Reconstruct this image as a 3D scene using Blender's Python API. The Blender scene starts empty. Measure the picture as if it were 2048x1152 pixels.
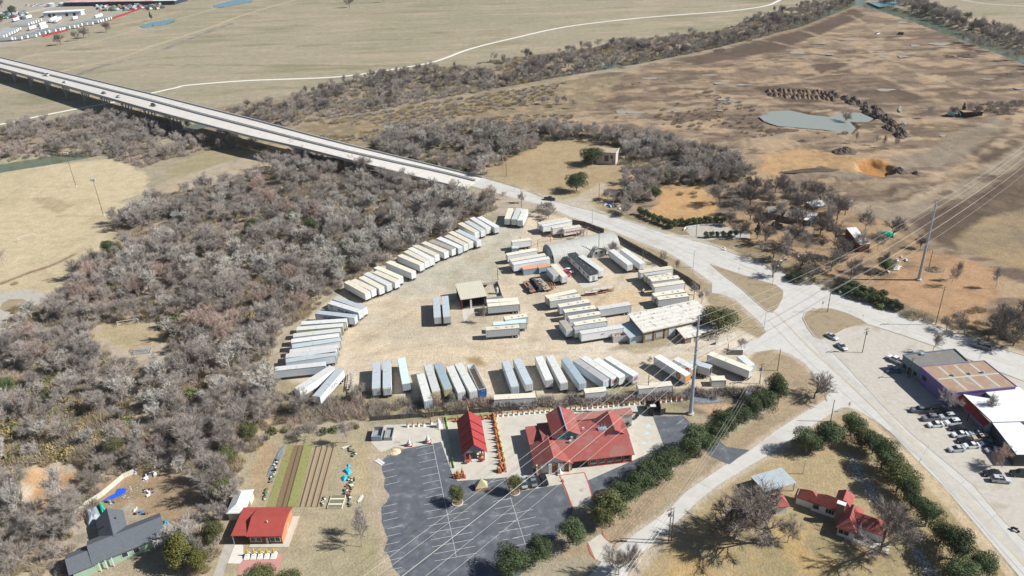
import bpy, bmesh, math, random
import numpy as np
from mathutils import Vector, Matrix
S=bpy.context.scene; C=S.collection
R=math.radians; PI=math.pi
# ---------------- camera, world, sun, exposure ----------------
H=150.0; F=1593.0
_d=np.array([1145-1024,3557-576,F],float); _d/=np.linalg.norm(_d)
_up=-_d; _fw=np.array([0,0,1.])-_d[2]*_d; _fw/=np.linalg.norm(_fw); _rt=np.cross(_fw,_up)
cd=bpy.data.cameras.new('camera'); cam=bpy.data.objects.new('camera',cd); C.objects.link(cam)
cd.sensor_width=36; cd.lens=36*F/2048; cd.clip_start=1; cd.clip_end=20000
_m=Matrix.Identity(4)
for j,(a,s) in enumerate(((0,1),(1,-1),(2,-1))):
    _m[0][j]=s*_rt[a]; _m[1][j]=s*_fw[a]; _m[2][j]=s*_up[a]
_m[2][3]=H
cam.matrix_world=_m; S.camera=cam
SUN_EL=39.5; SUN_AZ=-6.0     # azimuth measured from +X towards +Y
w=bpy.data.worlds.new('World'); S.world=w; w.use_nodes=True
nt=w.node_tree; bg=nt.nodes['Background']; sk=nt.nodes.new('ShaderNodeTexSky'); sk.sky_type='NISHITA'
sk.sun_disc=False; sk.sun_elevation=R(SUN_EL); sk.sun_rotation=R(90-SUN_AZ); sk.altitude=200; sk.air_density=1.0; sk.dust_density=0.6
nt.links.new(sk.outputs[0],bg.inputs[0]); bg.inputs[1].default_value=0.05
sl=bpy.data.lights.new('sun','SUN'); sl.energy=5.0; sl.angle=R(0.5); sl.color=(1,0.973,0.93)
so=bpy.data.objects.new('sun',sl); C.objects.link(so)
_sd=Vector((math.cos(R(SUN_EL))*math.cos(R(SUN_AZ)),math.cos(R(SUN_EL))*math.sin(R(SUN_AZ)),math.sin(R(SUN_EL))))
so.rotation_euler=_sd.to_track_quat('Z','Y').to_euler(); so.location=(0,0,400)
S.view_settings.view_transform='Standard'; S.view_settings.look='None'; S.view_settings.exposure=0.41; S.view_settings.gamma=1
S.cycles.max_bounces=5; S.cycles.diffuse_bounces=2; S.cycles.glossy_bounces=2; S.cycles.transparent_max_bounces=4; S.cycles.use_denoising=True
S.render.resolution_x=1024; S.render.resolution_y=576

# ---------------- photo point -> place on the ground (or at height z) ----------------
def G(x,y,z=0.0):
    r=np.array([x-1024,y-576,F]); t=(H-z)/(r@_d)
    return np.array([r@_rt*t, r@_fw*t])
def Q(o,X,Y,s=8): return (o[0]+X/s,o[1]+Y/s)
TL={k+1:((k%4)*512,(k//4)*288) for k in range(16)}
def T(k,X,Y): return Q(TL[k],X,Y,4)
def gt(k,X,Y,z=0): return G(*T(k,X,Y),z)
def hgt(bx,by,ty):   # real height of an upright thing from its base and the row of its top
    g=G(bx,by); lo,hi=0.,90.
    for _ in range(40):
        m=(lo+hi)/2; v=g[0]*_rt+g[1]*_fw+(m-H)*_up
        y=576+F*v[1]/v[2]
        if y>ty: lo=m
        else: hi=m
    return m

# ---------------- materials ----------------
MATS={}
def mat(name,col,rough=0.85,var=0.12,scale=1.2,bump=0.0,metal=0.0,var2=None,mix=None,stripe=None,spec=0.3,rnd=0.0,coat=0):
    """procedural surface: base colour broken up by two noises; mix=(colour2,threshold,scale) stains; stripe=(axis,freq,depth) corrugation"""
    if name in MATS: return MATS[name]
    m=bpy.data.materials.new(name); m.use_nodes=True; t=m.node_tree; n=t.nodes; L=t.links
    b=n['Principled BSDF']; b.inputs['Roughness'].default_value=rough; b.inputs['Metallic'].default_value=metal
    b.inputs['Specular IOR Level'].default_value=spec
    tc=n.new('ShaderNodeTexCoord'); co=tc.outputs['Object']
    nz=n.new('ShaderNodeTexNoise'); nz.inputs['Scale'].default_value=scale; nz.inputs['Detail'].default_value=5; nz.inputs['Roughness'].default_value=0.62
    L.new(co,nz.inputs['Vector'])
    mr=n.new('ShaderNodeMapRange'); mr.inputs[1].default_value=0.25; mr.inputs[2].default_value=0.75; mr.inputs[3].default_value=1-var; mr.inputs[4].default_value=1+var
    L.new(nz.outputs[0],mr.inputs[0])
    mx=n.new('ShaderNodeMix'); mx.data_type='RGBA'; mx.blend_type='MULTIPLY'; mx.inputs[0].default_value=1
    mx.inputs[6].default_value=(*col,1); L.new(mr.outputs[0],mx.inputs[7]); out=mx.outputs[2]
    if mix:
        c2,th,sc=mix; n2=n.new('ShaderNodeTexNoise'); n2.inputs['Scale'].default_value=sc; n2.inputs['Detail'].default_value=7; n2.inputs['Roughness'].default_value=0.65
        L.new(co,n2.inputs['Vector']); r2=n.new('ShaderNodeMapRange'); r2.inputs[1].default_value=th; r2.inputs[2].default_value=th+0.1
        L.new(n2.outputs[0],r2.inputs[0]); m2=n.new('ShaderNodeMix'); m2.data_type='RGBA'; L.new(r2.outputs[0],m2.inputs[0]); L.new(out,m2.inputs[6]); m2.inputs[7].default_value=(*c2,1); out=m2.outputs[2]
    if rnd:
        oi=n.new('ShaderNodeObjectInfo'); rr=n.new('ShaderNodeMapRange'); rr.inputs[3].default_value=1-rnd; rr.inputs[4].default_value=1+rnd
        L.new(oi.outputs['Random'],rr.inputs[0]); m3=n.new('ShaderNodeMix'); m3.data_type='RGBA'; m3.blend_type='MULTIPLY'; m3.inputs[0].default_value=1
        L.new(out,m3.inputs[6]); L.new(rr.outputs[0],m3.inputs[7]); out=m3.outputs[2]
    if stripe:
        ax,fr,dp=stripe; sp=n.new('ShaderNodeSeparateXYZ'); L.new(co,sp.inputs[0])
        mm=n.new('ShaderNodeMath'); mm.operation='MULTIPLY'; mm.inputs[1].default_value=fr*2*PI; L.new(sp.outputs[ax],mm.inputs[0])
        sn=n.new('ShaderNodeMath'); sn.operation='SINE'; L.new(mm.outputs[0],sn.inputs[0])
        pw=n.new('ShaderNodeMapRange'); pw.inputs[1].default_value=0.2; pw.inputs[2].default_value=1; L.new(sn.outputs[0],pw.inputs[0])
        bp=n.new('ShaderNodeBump'); bp.inputs['Distance'].default_value=dp; L.new(pw.outputs[0],bp.inputs['Height']); L.new(bp.outputs[0],b.inputs['Normal'])
        sc_=n.new('ShaderNodeMapRange'); sc_.inputs[3].default_value=1.0; sc_.inputs[4].default_value=0.86; L.new(pw.outputs[0],sc_.inputs[0])
        m4=n.new('ShaderNodeMix'); m4.data_type='RGBA'; m4.blend_type='MULTIPLY'; m4.inputs[0].default_value=1; L.new(out,m4.inputs[6]); L.new(sc_.outputs[0],m4.inputs[7]); out=m4.outputs[2]
    elif bump:
        bp=n.new('ShaderNodeBump'); bp.inputs['Distance'].default_value=bump; L.new(nz.outputs[0],bp.inputs['Height']); L.new(bp.outputs[0],b.inputs['Normal'])
    L.new(out,b.inputs['Base Color'])
    if coat: b.inputs['Coat Weight'].default_value=coat
    MATS[name]=m; return m
# ---------------- mesh building ----------------
class MB:
    def __init__(s): s.v=[]; s.f=[]; s.m=[]
    def add(s,vs,fs,mi=0):
        o=len(s.v); s.v+= [tuple(map(float,p)) for p in vs]
        for f in fs: s.f.append([o+i for i in f]); s.m.append(mi)
        return s
    def box(s,x0,x1,y0,y1,z0,z1,mi=0,skip=()):
        v=[(x0,y0,z0),(x1,y0,z0),(x1,y1,z0),(x0,y1,z0),(x0,y0,z1),(x1,y0,z1),(x1,y1,z1),(x0,y1,z1)]
        fs={'b':(3,2,1,0),'t':(4,5,6,7),'s':(0,1,5,4),'e':(1,2,6,5),'n':(2,3,7,6),'w':(3,0,4,7)}
        return s.add(v,[fs[k] for k in fs if k not in skip],mi)
    def obox(s,c,ang,lx,ly,z0,z1,mi=0):
        ca,sa=math.cos(ang),math.sin(ang); v=[]
        for z in (z0,z1):
            for x,y in ((-lx/2,-ly/2),(lx/2,-ly/2),(lx/2,ly/2),(-lx/2,ly/2)): v.append((c[0]+x*ca-y*sa,c[1]+x*sa+y*ca,z))
        return s.add(v,[(3,2,1,0),(4,5,6,7),(0,1,5,4),(1,2,6,5),(2,3,7,6),(3,0,4,7)],mi)
    def tube(s,p0,p1,r0,r1=None,n=6,mi=0,cap=True):
        r1=r0 if r1 is None else r1; p0=Vector(p0); p1=Vector(p1); d=(p1-p0)
        if d.length<1e-6: return s
        d.normalize(); a=d.orthogonal().normalized(); b=d.cross(a); v=[]
        for p,r in ((p0,r0),(p1,r1)):
            for i in range(n):
                t=2*PI*i/n; v.append(p+a*r*math.cos(t)+b*r*math.sin(t))
        fs=[(i,(i+1)%n,n+(i+1)%n,n+i) for i in range(n)]
        if cap: fs+=[tuple(range(n-1,-1,-1)),tuple(range(n,2*n))]
        return s.add(v,fs,mi)
    def path(s,pts,r,n=5,mi=0):
        for a,b in zip(pts[:-1],pts[1:]): s.tube(a,b,r,r,n,mi)
        return s
    def prism(s,poly,z0,z1,mi=0,top=None):
        n=len(poly); v=[(x,y,z0) for x,y in poly]+[(x,y,z1) for x,y in poly]
        a=sum(poly[i][0]*poly[(i+1)%n][1]-poly[(i+1)%n][0]*poly[i][1] for i in range(n))
        if a<0: poly=poly[::-1]; return s.prism(poly,z0,z1,mi,top)
        s.add(v,[(i,(i+1)%n,n+(i+1)%n,n+i) for i in range(n)],mi); s.add(v,[tuple(range(n,2*n)),tuple(range(n-1,-1,-1))],mi if top is None else top); return s
    def gable(s,x0,x1,y0,y1,ze,zr,ov=0.4,th=0.18,mi=0,axis='x',hip=0.0):
        """pitched roof slab pair, ridge along axis; hip = inset of the ridge ends"""
        if axis=='y':
            t=MB().gable(y0,y1,x0,x1,ze,zr,ov,th,mi,'x',hip); s.add([(q[1],q[0],q[2]) for q in t.v],[f[::-1] for f in t.f],mi); return s
        a,b,c,d=x0-ov,x1+ov,y0-ov,y1+ov; ym=(c+d)/2; k=(zr-ze)/((y1-y0)/2); zb=ze-ov*k
        v=[]
        for o in (0,-th):
            v+=[(a,c,zb+o),(b,c,zb+o),(b,d,zb+o),(a,d,zb+o),(a+hip,ym,zr+o),(b-hip,ym,zr+o)]
        fs=[(0,1,5,4),(2,3,4,5),(7,6,10,11),(9,8,11,10),(1,0,6,7),(3,2,8,9)]
        if hip: fs+=[(0,4,3),(1,2,5),(6,9,10),(7,11,8),(0,3,9,6),(2,1,7,8)]
        else: fs+=[(0,4,10,6),(4,3,9,10),(1,7,11,5),(5,11,8,2)]
        return s.add(v,fs,mi)
    def ball(s,c,r,nu=8,nv=6,mi=0,sz=1.0):
        v=[];
        for j in range(nv+1):
            p=PI*j/nv
            for i in range(nu): v.append((c[0]+r*math.sin(p)*math.cos(2*PI*i/nu),c[1]+r*math.sin(p)*math.sin(2*PI*i/nu),c[2]+r*sz*math.cos(p)))
        fs=[(j*nu+i,(j+1)*nu+i,(j+1)*nu+(i+1)%nu,j*nu+(i+1)%nu) for j in range(nv) for i in range(nu)]
        return s.add(v,fs,mi)
    def mesh(s,name,mats):
        me=bpy.data.meshes.new(name); me.from_pydata(s.v,[],s.f)
        for k in (mats if isinstance(mats,(list,tuple)) else [mats]): me.materials.append(k)
        if any(s.m): me.polygons.foreach_set('material_index',s.m)
        me.update(); return me
    def build(s,name,mats,parent=None,loc=None,rz=0.0,smooth=False):
        me=s.mesh(name,mats)
        if smooth: me.polygons.foreach_set('use_smooth',[True]*len(me.polygons))
        return put(name,me,parent,loc,rz)
def put(name,me,parent=None,loc=None,rz=0.0,sc=None):
    o=bpy.data.objects.new(name,me); C.objects.link(o)
    if parent: o.parent=parent
    if loc is not None: o.location=loc
    if rz: o.rotation_euler=(0,0,rz)
    if sc: o.scale=sc
    return o
def tag(o,label=None,cat=None,group=None,kind=None):
    if label: o['label']=label
    if cat: o['category']=cat
    if group: o['group']=group
    if kind: o['kind']=kind
    return o
def thing(name,label,cat,loc=(0,0,0),rz=0.0,group=None):
    o=bpy.data.objects.new(name,None); o.empty_display_size=0.3; C.objects.link(o)
    o.location=loc; o.rotation_euler=(0,0,rz); return tag(o,label,cat,group)
def copy_tree(o,parent=None):
    c=o.copy(); C.objects.link(c)
    if parent: c.parent=parent
    for ch in list(o.children): copy_tree(ch,c)
    return c
def sheet(name,pts,z,m,kind='structure',world=False,thick=0.0):
    """flat paved or planted area with an outline taken on the ground"""
    P=[tuple(p) for p in pts] if world else [tuple(G(*p)) for p in pts]
    mb=MB()
    if thick: mb.prism(P,z-thick,z)
    else:
        a=sum(P[i][0]*P[(i+1)%len(P)][1]-P[(i+1)%len(P)][0]*P[i][1] for i in range(len(P)))
        if a<0: P=P[::-1]
        mb.add([(x,y,z) for x,y in P],[tuple(range(len(P)))])
    me=mb.mesh(name,m); bm=bmesh.new(); bm.from_mesh(me); bmesh.ops.triangulate(bm,faces=[f for f in bm.faces if len(f.verts)>4],ngon_method='EAR_CLIP'); bm.to_mesh(me); bm.free()
    o=put(name,me); 
    if kind: o['kind']=kind
    return o
def strip_pts(P,wd):
    P=np.array(P,float); L=[];Rr=[]
    for i in range(len(P)):
        a=P[max(i-1,0)]; b=P[min(i+1,len(P)-1)]; t=(b-a)/np.linalg.norm(b-a); n=np.array([-t[1],t[0]])
        ww=wd[i] if hasattr(wd,'__len__') else wd
        L.append(P[i]+n*ww/2); Rr.append(P[i]-n*ww/2)
    return L,Rr
def smooth_line(P,k=6):
    P=[np.array(p,float) for p in P]; out=[]
    for i in range(len(P)-1):
        p0=P[max(i-1,0)];p1=P[i];p2=P[i+1];p3=P[min(i+2,len(P)-1)]
        for j in range(k):
            t=j/k; out.append(0.5*((2*p1)+(-p0+p2)*t+(2*p0-5*p1+4*p2-p3)*t*t+(-p0+3*p1-3*p2+p3)*t**3))
    out.append(P[-1]); return out
def strip(name,pts,wd,z,m,kind='structure',world=False,k=6):
    P=smooth_line([p if world else G(*p) for p in pts],k); L,Rr=strip_pts(P,wd)
    mb=MB(); n=len(P); mb.add([(p[0],p[1],z) for p in L]+[(p[0],p[1],z) for p in Rr],[(n+i,n+i+1,i+1,i) for i in range(n-1)])
    o=mb.build(name,m)
    if kind: o['kind']=kind
    return o
def words(txt,size,m,parent,loc,rot,name='lettering'):
    cu=bpy.data.curves.new(name,'FONT'); cu.body=txt; cu.size=size; cu.align_x='CENTER'; cu.align_y='CENTER'; cu.extrude=0.01; cu.offset=size*0.018
    t=bpy.data.objects.new('tmp',cu); C.objects.link(t)
    dg=bpy.context.evaluated_depsgraph_get(); me=bpy.data.meshes.new_from_object(t.evaluated_get(dg)); me.name=name
    bpy.data.objects.remove(t); me.materials.clear(); me.materials.append(m)
    o=put(name,me,parent,loc); o.rotation_euler=rot; return o
# ---------------- noise on the ground, in metres ----------------
_rng=np.random.RandomState(7); _tab=_rng.rand(256,256)
def vnoise(x,y):
    xi=np.floor(x).astype(int); yi=np.floor(y).astype(int); fx=x-xi; fy=y-yi; fx=fx*fx*(3-2*fx); fy=fy*fy*(3-2*fy)
    t=lambda i,j:_tab[i&255,j&255]
    return (t(xi,yi)*(1-fx)+t(xi+1,yi)*fx)*(1-fy)+(t(xi,yi+1)*(1-fx)+t(xi+1,yi+1)*fx)*fy
def fbm(x,y,sc,oc=4,off=0):
    s=0;a=1;n=0;f=1/sc
    for k in range(oc): s=s+a*vnoise(x*f+17.3*k+off,y*f+9.1*k+off*1.7); n+=a; a*=0.55; f*=2.03
    return s/n
def sdist(px,py,poly):
    """distance to a polygon's outline, positive inside"""
    P=np.array(poly); d=np.full(px.shape,1e9); ins=np.zeros(px.shape,bool); n=len(P)
    for i in range(n):
        a=P[i]; b=P[(i+1)%n]; e=b-a; wx=px-a[0]; wy=py-a[1]
        t=np.clip((wx*e[0]+wy*e[1])/(e@e+1e-9),0,1); d=np.minimum(d,(wx-t*e[0])**2+(wy-t*e[1])**2)
        c=((a[1]<=py)&(b[1]>py))|((a[1]>py)&(b[1]<=py))
        with np.errstate(divide='ignore',invalid='ignore'): xx=a[0]+(py-a[1])*e[0]/(e[1] if e[1] else 1e-9)
        ins^= c&(px<xx)
    return np.where(ins,1,-1)*np.sqrt(d)
def wpoly(pts): return [tuple(G(*p)) for p in pts]
def lpoly(pts,wd):
    L,Rr=strip_pts(smooth_line([G(*p) for p in pts],4),wd); return [tuple(p) for p in L]+[tuple(p) for p in Rr[::-1]]

def axis(segs):
    out=[segs[0][0]]
    for a,b,s in segs: out+=list(np.linspace(a,b,max(2,int(round((b-a)/s))+1))[1:])
    return np.array(out)
gx=axis([(-6000,-900,300),(-900,-420,5),(-420,-230,1.8),(-230,260,0.75),(260,560,1.8),(560,1100,5),(1100,6000,300)])
gy=axis([(-300,110,12),(110,330,0.7),(330,520,1.1),(520,1000,2.2),(1000,1500,6),(1500,9000,300)])
GX,GY=np.meshgrid(gx,gy); X=GX.ravel(); Y=GY.ravel()
n1=fbm(X,Y,28,5); n2=fbm(X,Y,6,4,5.); n3=fbm(X,Y,90,4,11.); n4=fbm(X,Y,2.2,3,23.); nst=fbm(X*0.35+Y*0.1,Y*1.6,16,4,31.)
def lerp(a,b,t): return a+(b-a)*np.clip(t,0,1)[:,None]
c3=lambda *c: np.array(c,float)[None,:]
col=lerp(c3(.325,.28,.19),c3(.285,.255,.165),(n3-.35)*3)
col=lerp(col,c3(.375,.305,.21),(nst-.50)*4)
col=lerp(col,c3(.24,.215,.13),(fbm(X*0.5,Y*2,30,5,57.)-.56)*5)
Z=np.zeros_like(X)
def zone(poly,c,soft=1.5,rag=2.0,c2=None,nz=None,k=4,th=.5,amt=1.0,dz=None,gate=None):
    global col
    P=np.array(poly); m=soft+rag+1
    s=(X>P[:,0].min()-m)&(X<P[:,0].max()+m)&(Y>P[:,1].min()-m)&(Y<P[:,1].max()+m)
    if not s.any(): return
    d=sdist(X[s],Y[s],poly)+ (n2[s]-.5)*2*rag+(n4[s]-.5)*rag*0.6
    a=np.clip(d/soft+.5,0,1)*amt
    if gate is not None: a=a*np.clip(gate(s),0,1)
    t=c3(*c)
    if c2 is not None: t=lerp(t,c3(*c2),(( n1 if nz is None else nz)[s]-th)*k)
    col[s]=col[s]*(1-a[:,None])+t*a[:,None]
    if dz is not None: Z[s]+= dz(d,s)
# earthworks south-east of the river
EW=[(560,262),(640,240),(760,225),(900,212),(1024,180),(1130,158),(1240,140),(1400,108),(1480,92),(1600,45),(1700,10),(1760,18),(1900,66),(2048,124),(2300,220),(2300,760),(2048,705),(1870,645),(1640,570),(1440,490),(1280,430),(1120,392),(960,350),(800,310)]
zone(wpoly(EW),(.235,.185,.135),4,3,(.335,.27,.19),None,7,.49)
zone(wpoly(EW),(.155,.12,.09),4,3,gate=lambda s:(nst[s]-.54)*9)
zone(wpoly(EW),(.42,.32,.21),4,3,gate=lambda s:(fbm(X[s],Y[s]*1.8,26,5,77.)-.54)*9,amt=.85)
zone(wpoly(EW),(.15,.115,.09),4,3,gate=lambda s:(fbm(X[s]*.8,Y[s]*1.8,13,4,91.)-.60)*10,amt=.8)
zone(wpoly([(560,262),(900,212),(1130,158),(1200,170),(1120,210),(1000,270),(760,300),(600,290)]),(.27,.235,.135),5,4,(.2,.17,.11),None,4)
for P in ([(1300,110),(1480,92),(1600,45),(1700,10),(1730,30),(1640,70),(1560,100),(1400,130)],[(1600,215),(1500,175),(1560,170),(1660,185),(1640,205)],[(1700,180),(1800,178),(1880,195),(1790,205),(1700,195)],
          [(1800,425),(1850,385),(1920,400),(2048,330),(2200,300),(2200,470),(2048,460),(1960,450),(1915,500),(1870,485)],[(1920,250),(1970,240),(2040,265),(1990,275)],[(1935,295),(2010,270),(2060,300),(2048,330),(1960,330)],
          [(1440,80),(1500,78),(1640,60),(1560,95),(1450,110)],[(1620,130),(1700,120),(1700,145),(1640,150)]):
    zone(wpoly(P),(.12,.09,.068),4,3,(.16,.125,.09))
zone(wpoly([(1590,410),(1700,400),(1800,405),(1920,360),(2048,290),(2048,320),(1960,385),(1850,425),(1760,470),(1640,440)]),(.29,.25,.19),4,2,(.34,.29,.22))
for P in ([(1560,352),(1620,348),(1720,360),(1900,330),(2020,250),(1990,230),(1850,300),(1760,320),(1700,340)],): zone(wpoly(P),(.27,.235,.18),6,5,(.22,.185,.14))
# orange dirt
OR=((1318,372),(1400,370),(1425,400),(1442,438),(1400,446),(1340,440),(1310,445),(1285,425),(1316,405))
zone(wpoly(OR),(.50,.33,.165),2,4,(.42,.27,.13),n2)
zone(wpoly([(1520,312),(1600,298),(1660,303),(1716,318),(1780,318),(1800,345),(1740,352),(1640,330),(1600,345),(1560,352),(1516,340)]),(.45,.31,.165),2,6,(.36,.255,.14),n2)
for tr in range(26):
    a_=_rng.rand()*6.28; q_=(1500+_rng.rand()*520,75+_rng.rand()*330); dx_=30+_rng.rand()*60
    zone(lpoly([q_,(q_[0]+dx_*.5,q_[1]+(_rng.rand()-.5)*14),(q_[0]+dx_,q_[1]+(_rng.rand()-.5)*22)],2.5+3*_rng.rand()),[(.13,.10,.075),(.45,.36,.24),(.17,.13,.10)][tr%3],2.5,4,amt=.75)
for tr in range(40):
    x_,y_=1250+_rng.rand()*760,80+_rng.rand()*330; r_=8+_rng.rand()*22
    zone(wpoly([(x_-r_,y_),(x_-r_*.3,y_-r_*.22),(x_+r_*.8,y_-r_*.18),(x_+r_*.9,y_+r_*.12),(x_,y_+r_*.25)]),[(.14,.11,.08),(.18,.14,.10),(.40,.31,.2)][tr%3],2,6,amt=.8)
zone(wpoly([(1715,325),(1745,318),(1780,326),(1782,345),(1740,350)]),(.42,.22,.08),1.5,1)
zone(wpoly([(1690,515),(1760,498),(1850,505),(1930,515),(1990,540),(1998,590),(1960,650),(1900,660),(1800,615),(1720,585)]),(.42,.28,.165),3,2.5,(.33,.22,.13),n2)
zone(wpoly([(1430,445),(1520,410),(1620,400),(1760,440),(1840,470),(1830,520),(1700,600),(1560,545),(1440,500)]),(.37,.27,.165),3,3,(.22,.17,.11),n2,5)
zone(wpoly([(1960,440),(2048,420),(2200,430),(2200,560),(2048,540),(1930,505),(1910,480)]),(.34,.27,.16),4,3,(.24,.2,.14))
zone(wpoly([(1870,655),(1990,640),(2048,640),(2200,680),(2048,712),(1950,682)]),(.3,.23,.14),3,2,(.2,.16,.1),n2)
# homestead verge
zone(wpoly([(1139,400),(1250,440),(1330,465),(1430,488),(1540,530),(1640,572),(1760,612),(1870,650),(1900,640),(1760,590),(1640,545),(1540,505),(1440,455),(1330,440),(1240,425),(1160,395)]),(.25,.2,.12),2,1.5,(.31,.25,.15),n2)
# cleared lawn in the north
zone(wpoly([(970,345),(1010,325),(1100,280),(1170,277),(1300,290),(1330,320),(1240,335),(1250,385),(1200,420),(1130,405),(1040,378)]),(.39,.315,.19),3,3,(.33,.275,.16),n1)
zone(wpoly([(1095,405),(1150,395),(1200,365),(1225,368),(1180,405),(1205,425),(1140,415)]),(.45,.39,.3),2,1)
# park with ball field on the west
zone(wpoly([(-200,360),(0,343),(100,330),(205,317),(262,330),(298,355),(300,385),(240,400),(285,430),(200,500),(225,520),(150,575),(60,600),(-200,620)]),(.50,.41,.255),3,4,(.43,.355,.215),n1)
zone(wpoly([(70,395),(110,395),(150,410),(120,425),(80,415)]),(.33,.26,.15),2,3,amt=.6)
zone(lpoly([(0,568),(60,545),(110,528),(150,508)],2.2),(.24,.16,.09),1.5,.8)
zone(wpoly([(345,330),(420,300),(512,300),(560,320),(480,345),(400,375),(330,370)]),(.31,.265,.15),4,3,(.36,.26,.14),n1)
# woodland floor
for tr in ([(1040,255),(1300,222),(1560,205),(1700,215),(1900,240),(2000,255)],[(1480,75),(1600,95),(1760,150),(1900,215)],[(1600,60),(1700,90),(1760,110),(1850,150),(2048,200)],[(1700,30),(1760,70),(1730,120),(1640,150),(1560,165)],[(1560,120),(1700,125),(1840,105),(1960,120)],[(1180,215),(1340,205),(1440,175),(1640,160)],[(1600,380),(1760,400),(1900,340),(2020,270),(2040,215)],[(1620,395),(1780,415),(1920,355)],[(900,262),(1100,240),(1300,243),(1500,262)]):
    zone(lpoly(tr,5),(.43,.35,.25),3,2.5,amt=.6,gate=lambda s:(n2[s]-.25)*3)
WD=[(60,600),(160,560),(235,500),(225,450),(285,400),(320,365),(420,335),(560,290),(640,290),(760,330),(900,370),(1060,395),(1095,410),(1080,425),(1000,430),(940,440),(880,490),(800,520),(700,560),(600,640),(550,740),(560,800),(720,810),(740,860),(560,870),(500,900),(460,1000),(430,1160),(-200,1160),(-200,650)]
zone(wpoly(WD),(.40,.335,.245),3,3,(.31,.26,.19),n2,5)
zone(wpoly(WD),(.40,.31,.19),3,3,gate=lambda s:(n1[s]-.53)*9,amt=.8)
zone(wpoly([(200,645),(300,645),(330,680),(310,700),(240,700),(200,670)]),(.4,.32,.19),2,2,(.33,.27,.15))
zone(wpoly([(0,740),(120,760),(260,820),(280,920),(150,960),(0,950)]),(.37,.285,.13),3,3,gate=lambda s:(n2[s]-.45)*6)
zone(wpoly([(55,940),(100,925),(160,928),(170,945),(110,975),(60,1010),(40,1010)]),(.42,.26,.13),2,4,(.27,.19,.12),n2)
zone(wpoly([(150,1000),(250,935),(330,940),(420,975),(400,1040),(330,1060),(260,1000),(210,1045)]),(.34,.235,.14),2,2,(.25,.2,.12),n2)
zone(wpoly([(180,1152),(330,1060),(330,1152)]),(.33,.27,.18),2,2)
# river margins
zone(wpoly([(-300,355),(0,318),(140,290),(260,262),(300,235),(200,225),(0,255),(-300,300)]),(.29,.225,.15),3,3,(.22,.18,.11),n2)
zone(wpoly([(260,262),(430,215),(640,180),(800,165),(1000,130),(1200,95),(1400,70),(1580,30),(1690,-5),(1720,12),(1600,60),(1400,110),(1200,140),(1000,185),(800,220),(560,262),(420,280)]),(.255,.205,.145),4,4,(.33,.25,.165),n2,5)
zone(wpoly([(430,290),(560,262),(700,232),(900,195),(1100,165),(1250,150),(1180,215),(1000,262),(800,262),(720,300),(600,290)]),(.25,.21,.14),4,4,(.35,.28,.18),n2,6,.48)
# trailer yard
YD=[(960,470),(1000,432),(1060,425),(1100,428),(1200,455),(1250,475),(1340,525),(1400,570),(1420,600),(1460,605),(1500,650),(1530,690),(1500,715),(1540,760),(1500,785),(1250,772),(1100,790),(960,795),(860,800),(700,790),(600,770),(550,748),(590,660),(690,575),(790,515),(880,480)]
zone(wpoly(YD),(.53,.44,.315),2.5,2.5,(.46,.385,.275),n1,4)
zone(wpoly([(860,480),(960,480),(1010,440),(1060,450),(1000,520),(1000,560),(860,590),(760,590)]),(.44,.40,.31),6,5,(.38,.36,.265),n2)
zone(wpoly([(1130,620),(1300,560),(1340,600),(1240,620),(1180,640)]),(.55,.42,.26),4,3)
zone(wpoly([(1020,690),(1300,680),(1520,660),(1560,690),(1500,705),(1300,715),(1050,712)]),(.60,.53,.43),4,4,(.5,.43,.31),n2,amt=.75)
zone(wpoly([(700,612),(790,600),(870,640),(860,660),(780,615)]),(.42,.33,.2),3,2,amt=.5)
zone(wpoly([(1210,700),(1270,672),(1345,670),(1350,690),(1280,705)]),(.33,.28,.18),2,2)
zone(wpoly([(560,765),(700,770),(790,790),(860,800),(960,800),(1100,795),(1260,775),(1400,780),(1500,785),(1600,775),(1620,790),(1500,800),(1440,835),(1290,815),(1000,818),(880,835),(740,842),(560,850)]),(.30,.26,.15),2.5,2.5,(.2,.165,.1),n2,4)
zone(wpoly([(700,640),(900,600),(1000,690),(1300,700),(1100,740),(760,720),(680,690)]),(.57,.46,.31),5,6,gate=lambda s:(nst[s]-.42)*6,amt=.8)
zone(wpoly([(860,480),(1000,500),(980,560),(1100,640),(1060,690),(1000,700),(900,640),(780,600)]),(.40,.34,.235),5,6,gate=lambda s:(n1[s]-.52)*8,amt=.7)
for tr in ([(700,700),(800,640),(900,560),(960,500)],[(720,715),(860,690),(1060,705),(1250,705),(1480,690)],[(690,690),(780,650),(880,590),(1000,480)],[(1060,700),(1080,640),(1120,600),(1200,590)],[(740,740),(960,735),(1200,730),(1400,735)],[(1000,690),(1130,660),(1240,560),(1260,500)]): zone(lpoly(tr,2.2),(.40,.32,.21),1.5,1.2,amt=.45,gate=lambda s:(n2[s]-.3)*4)
zone(wpoly([(925,713),(960,712),(975,730),(940,735)]),(.33,.24,.12),2,1.5)
# verge between yard fence and road
zone(wpoly([(1215,462),(1264,480),(1336,508),(1374,530),(1420,566),(1422,575),(1395,580),(1330,535),(1250,490)]),(.33,.265,.165),1,.8,(.27,.21,.13),n2)
zone(wpoly([(1410,588),(1440,590),(1470,600),(1520,648),(1534,660),(1520,680),(1480,660),(1430,640)]),(.34,.27,.165),1.2,1,(.28,.22,.14),n2)
zone(wpoly([(1500,722),(1512,705),(1550,700),(1585,710),(1612,735),(1668,790),(1640,812),(1560,855),(1490,905),(1445,930),(1380,975),(1300,1030),(1255,1070),(1200,1110),(1120,1120),(1140,1075),(1250,1010),(1350,950),(1440,880),(1530,830),(1560,790)]),(.35,.265,.165),1.5,1.5,(.29,.235,.15),n2)
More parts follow.
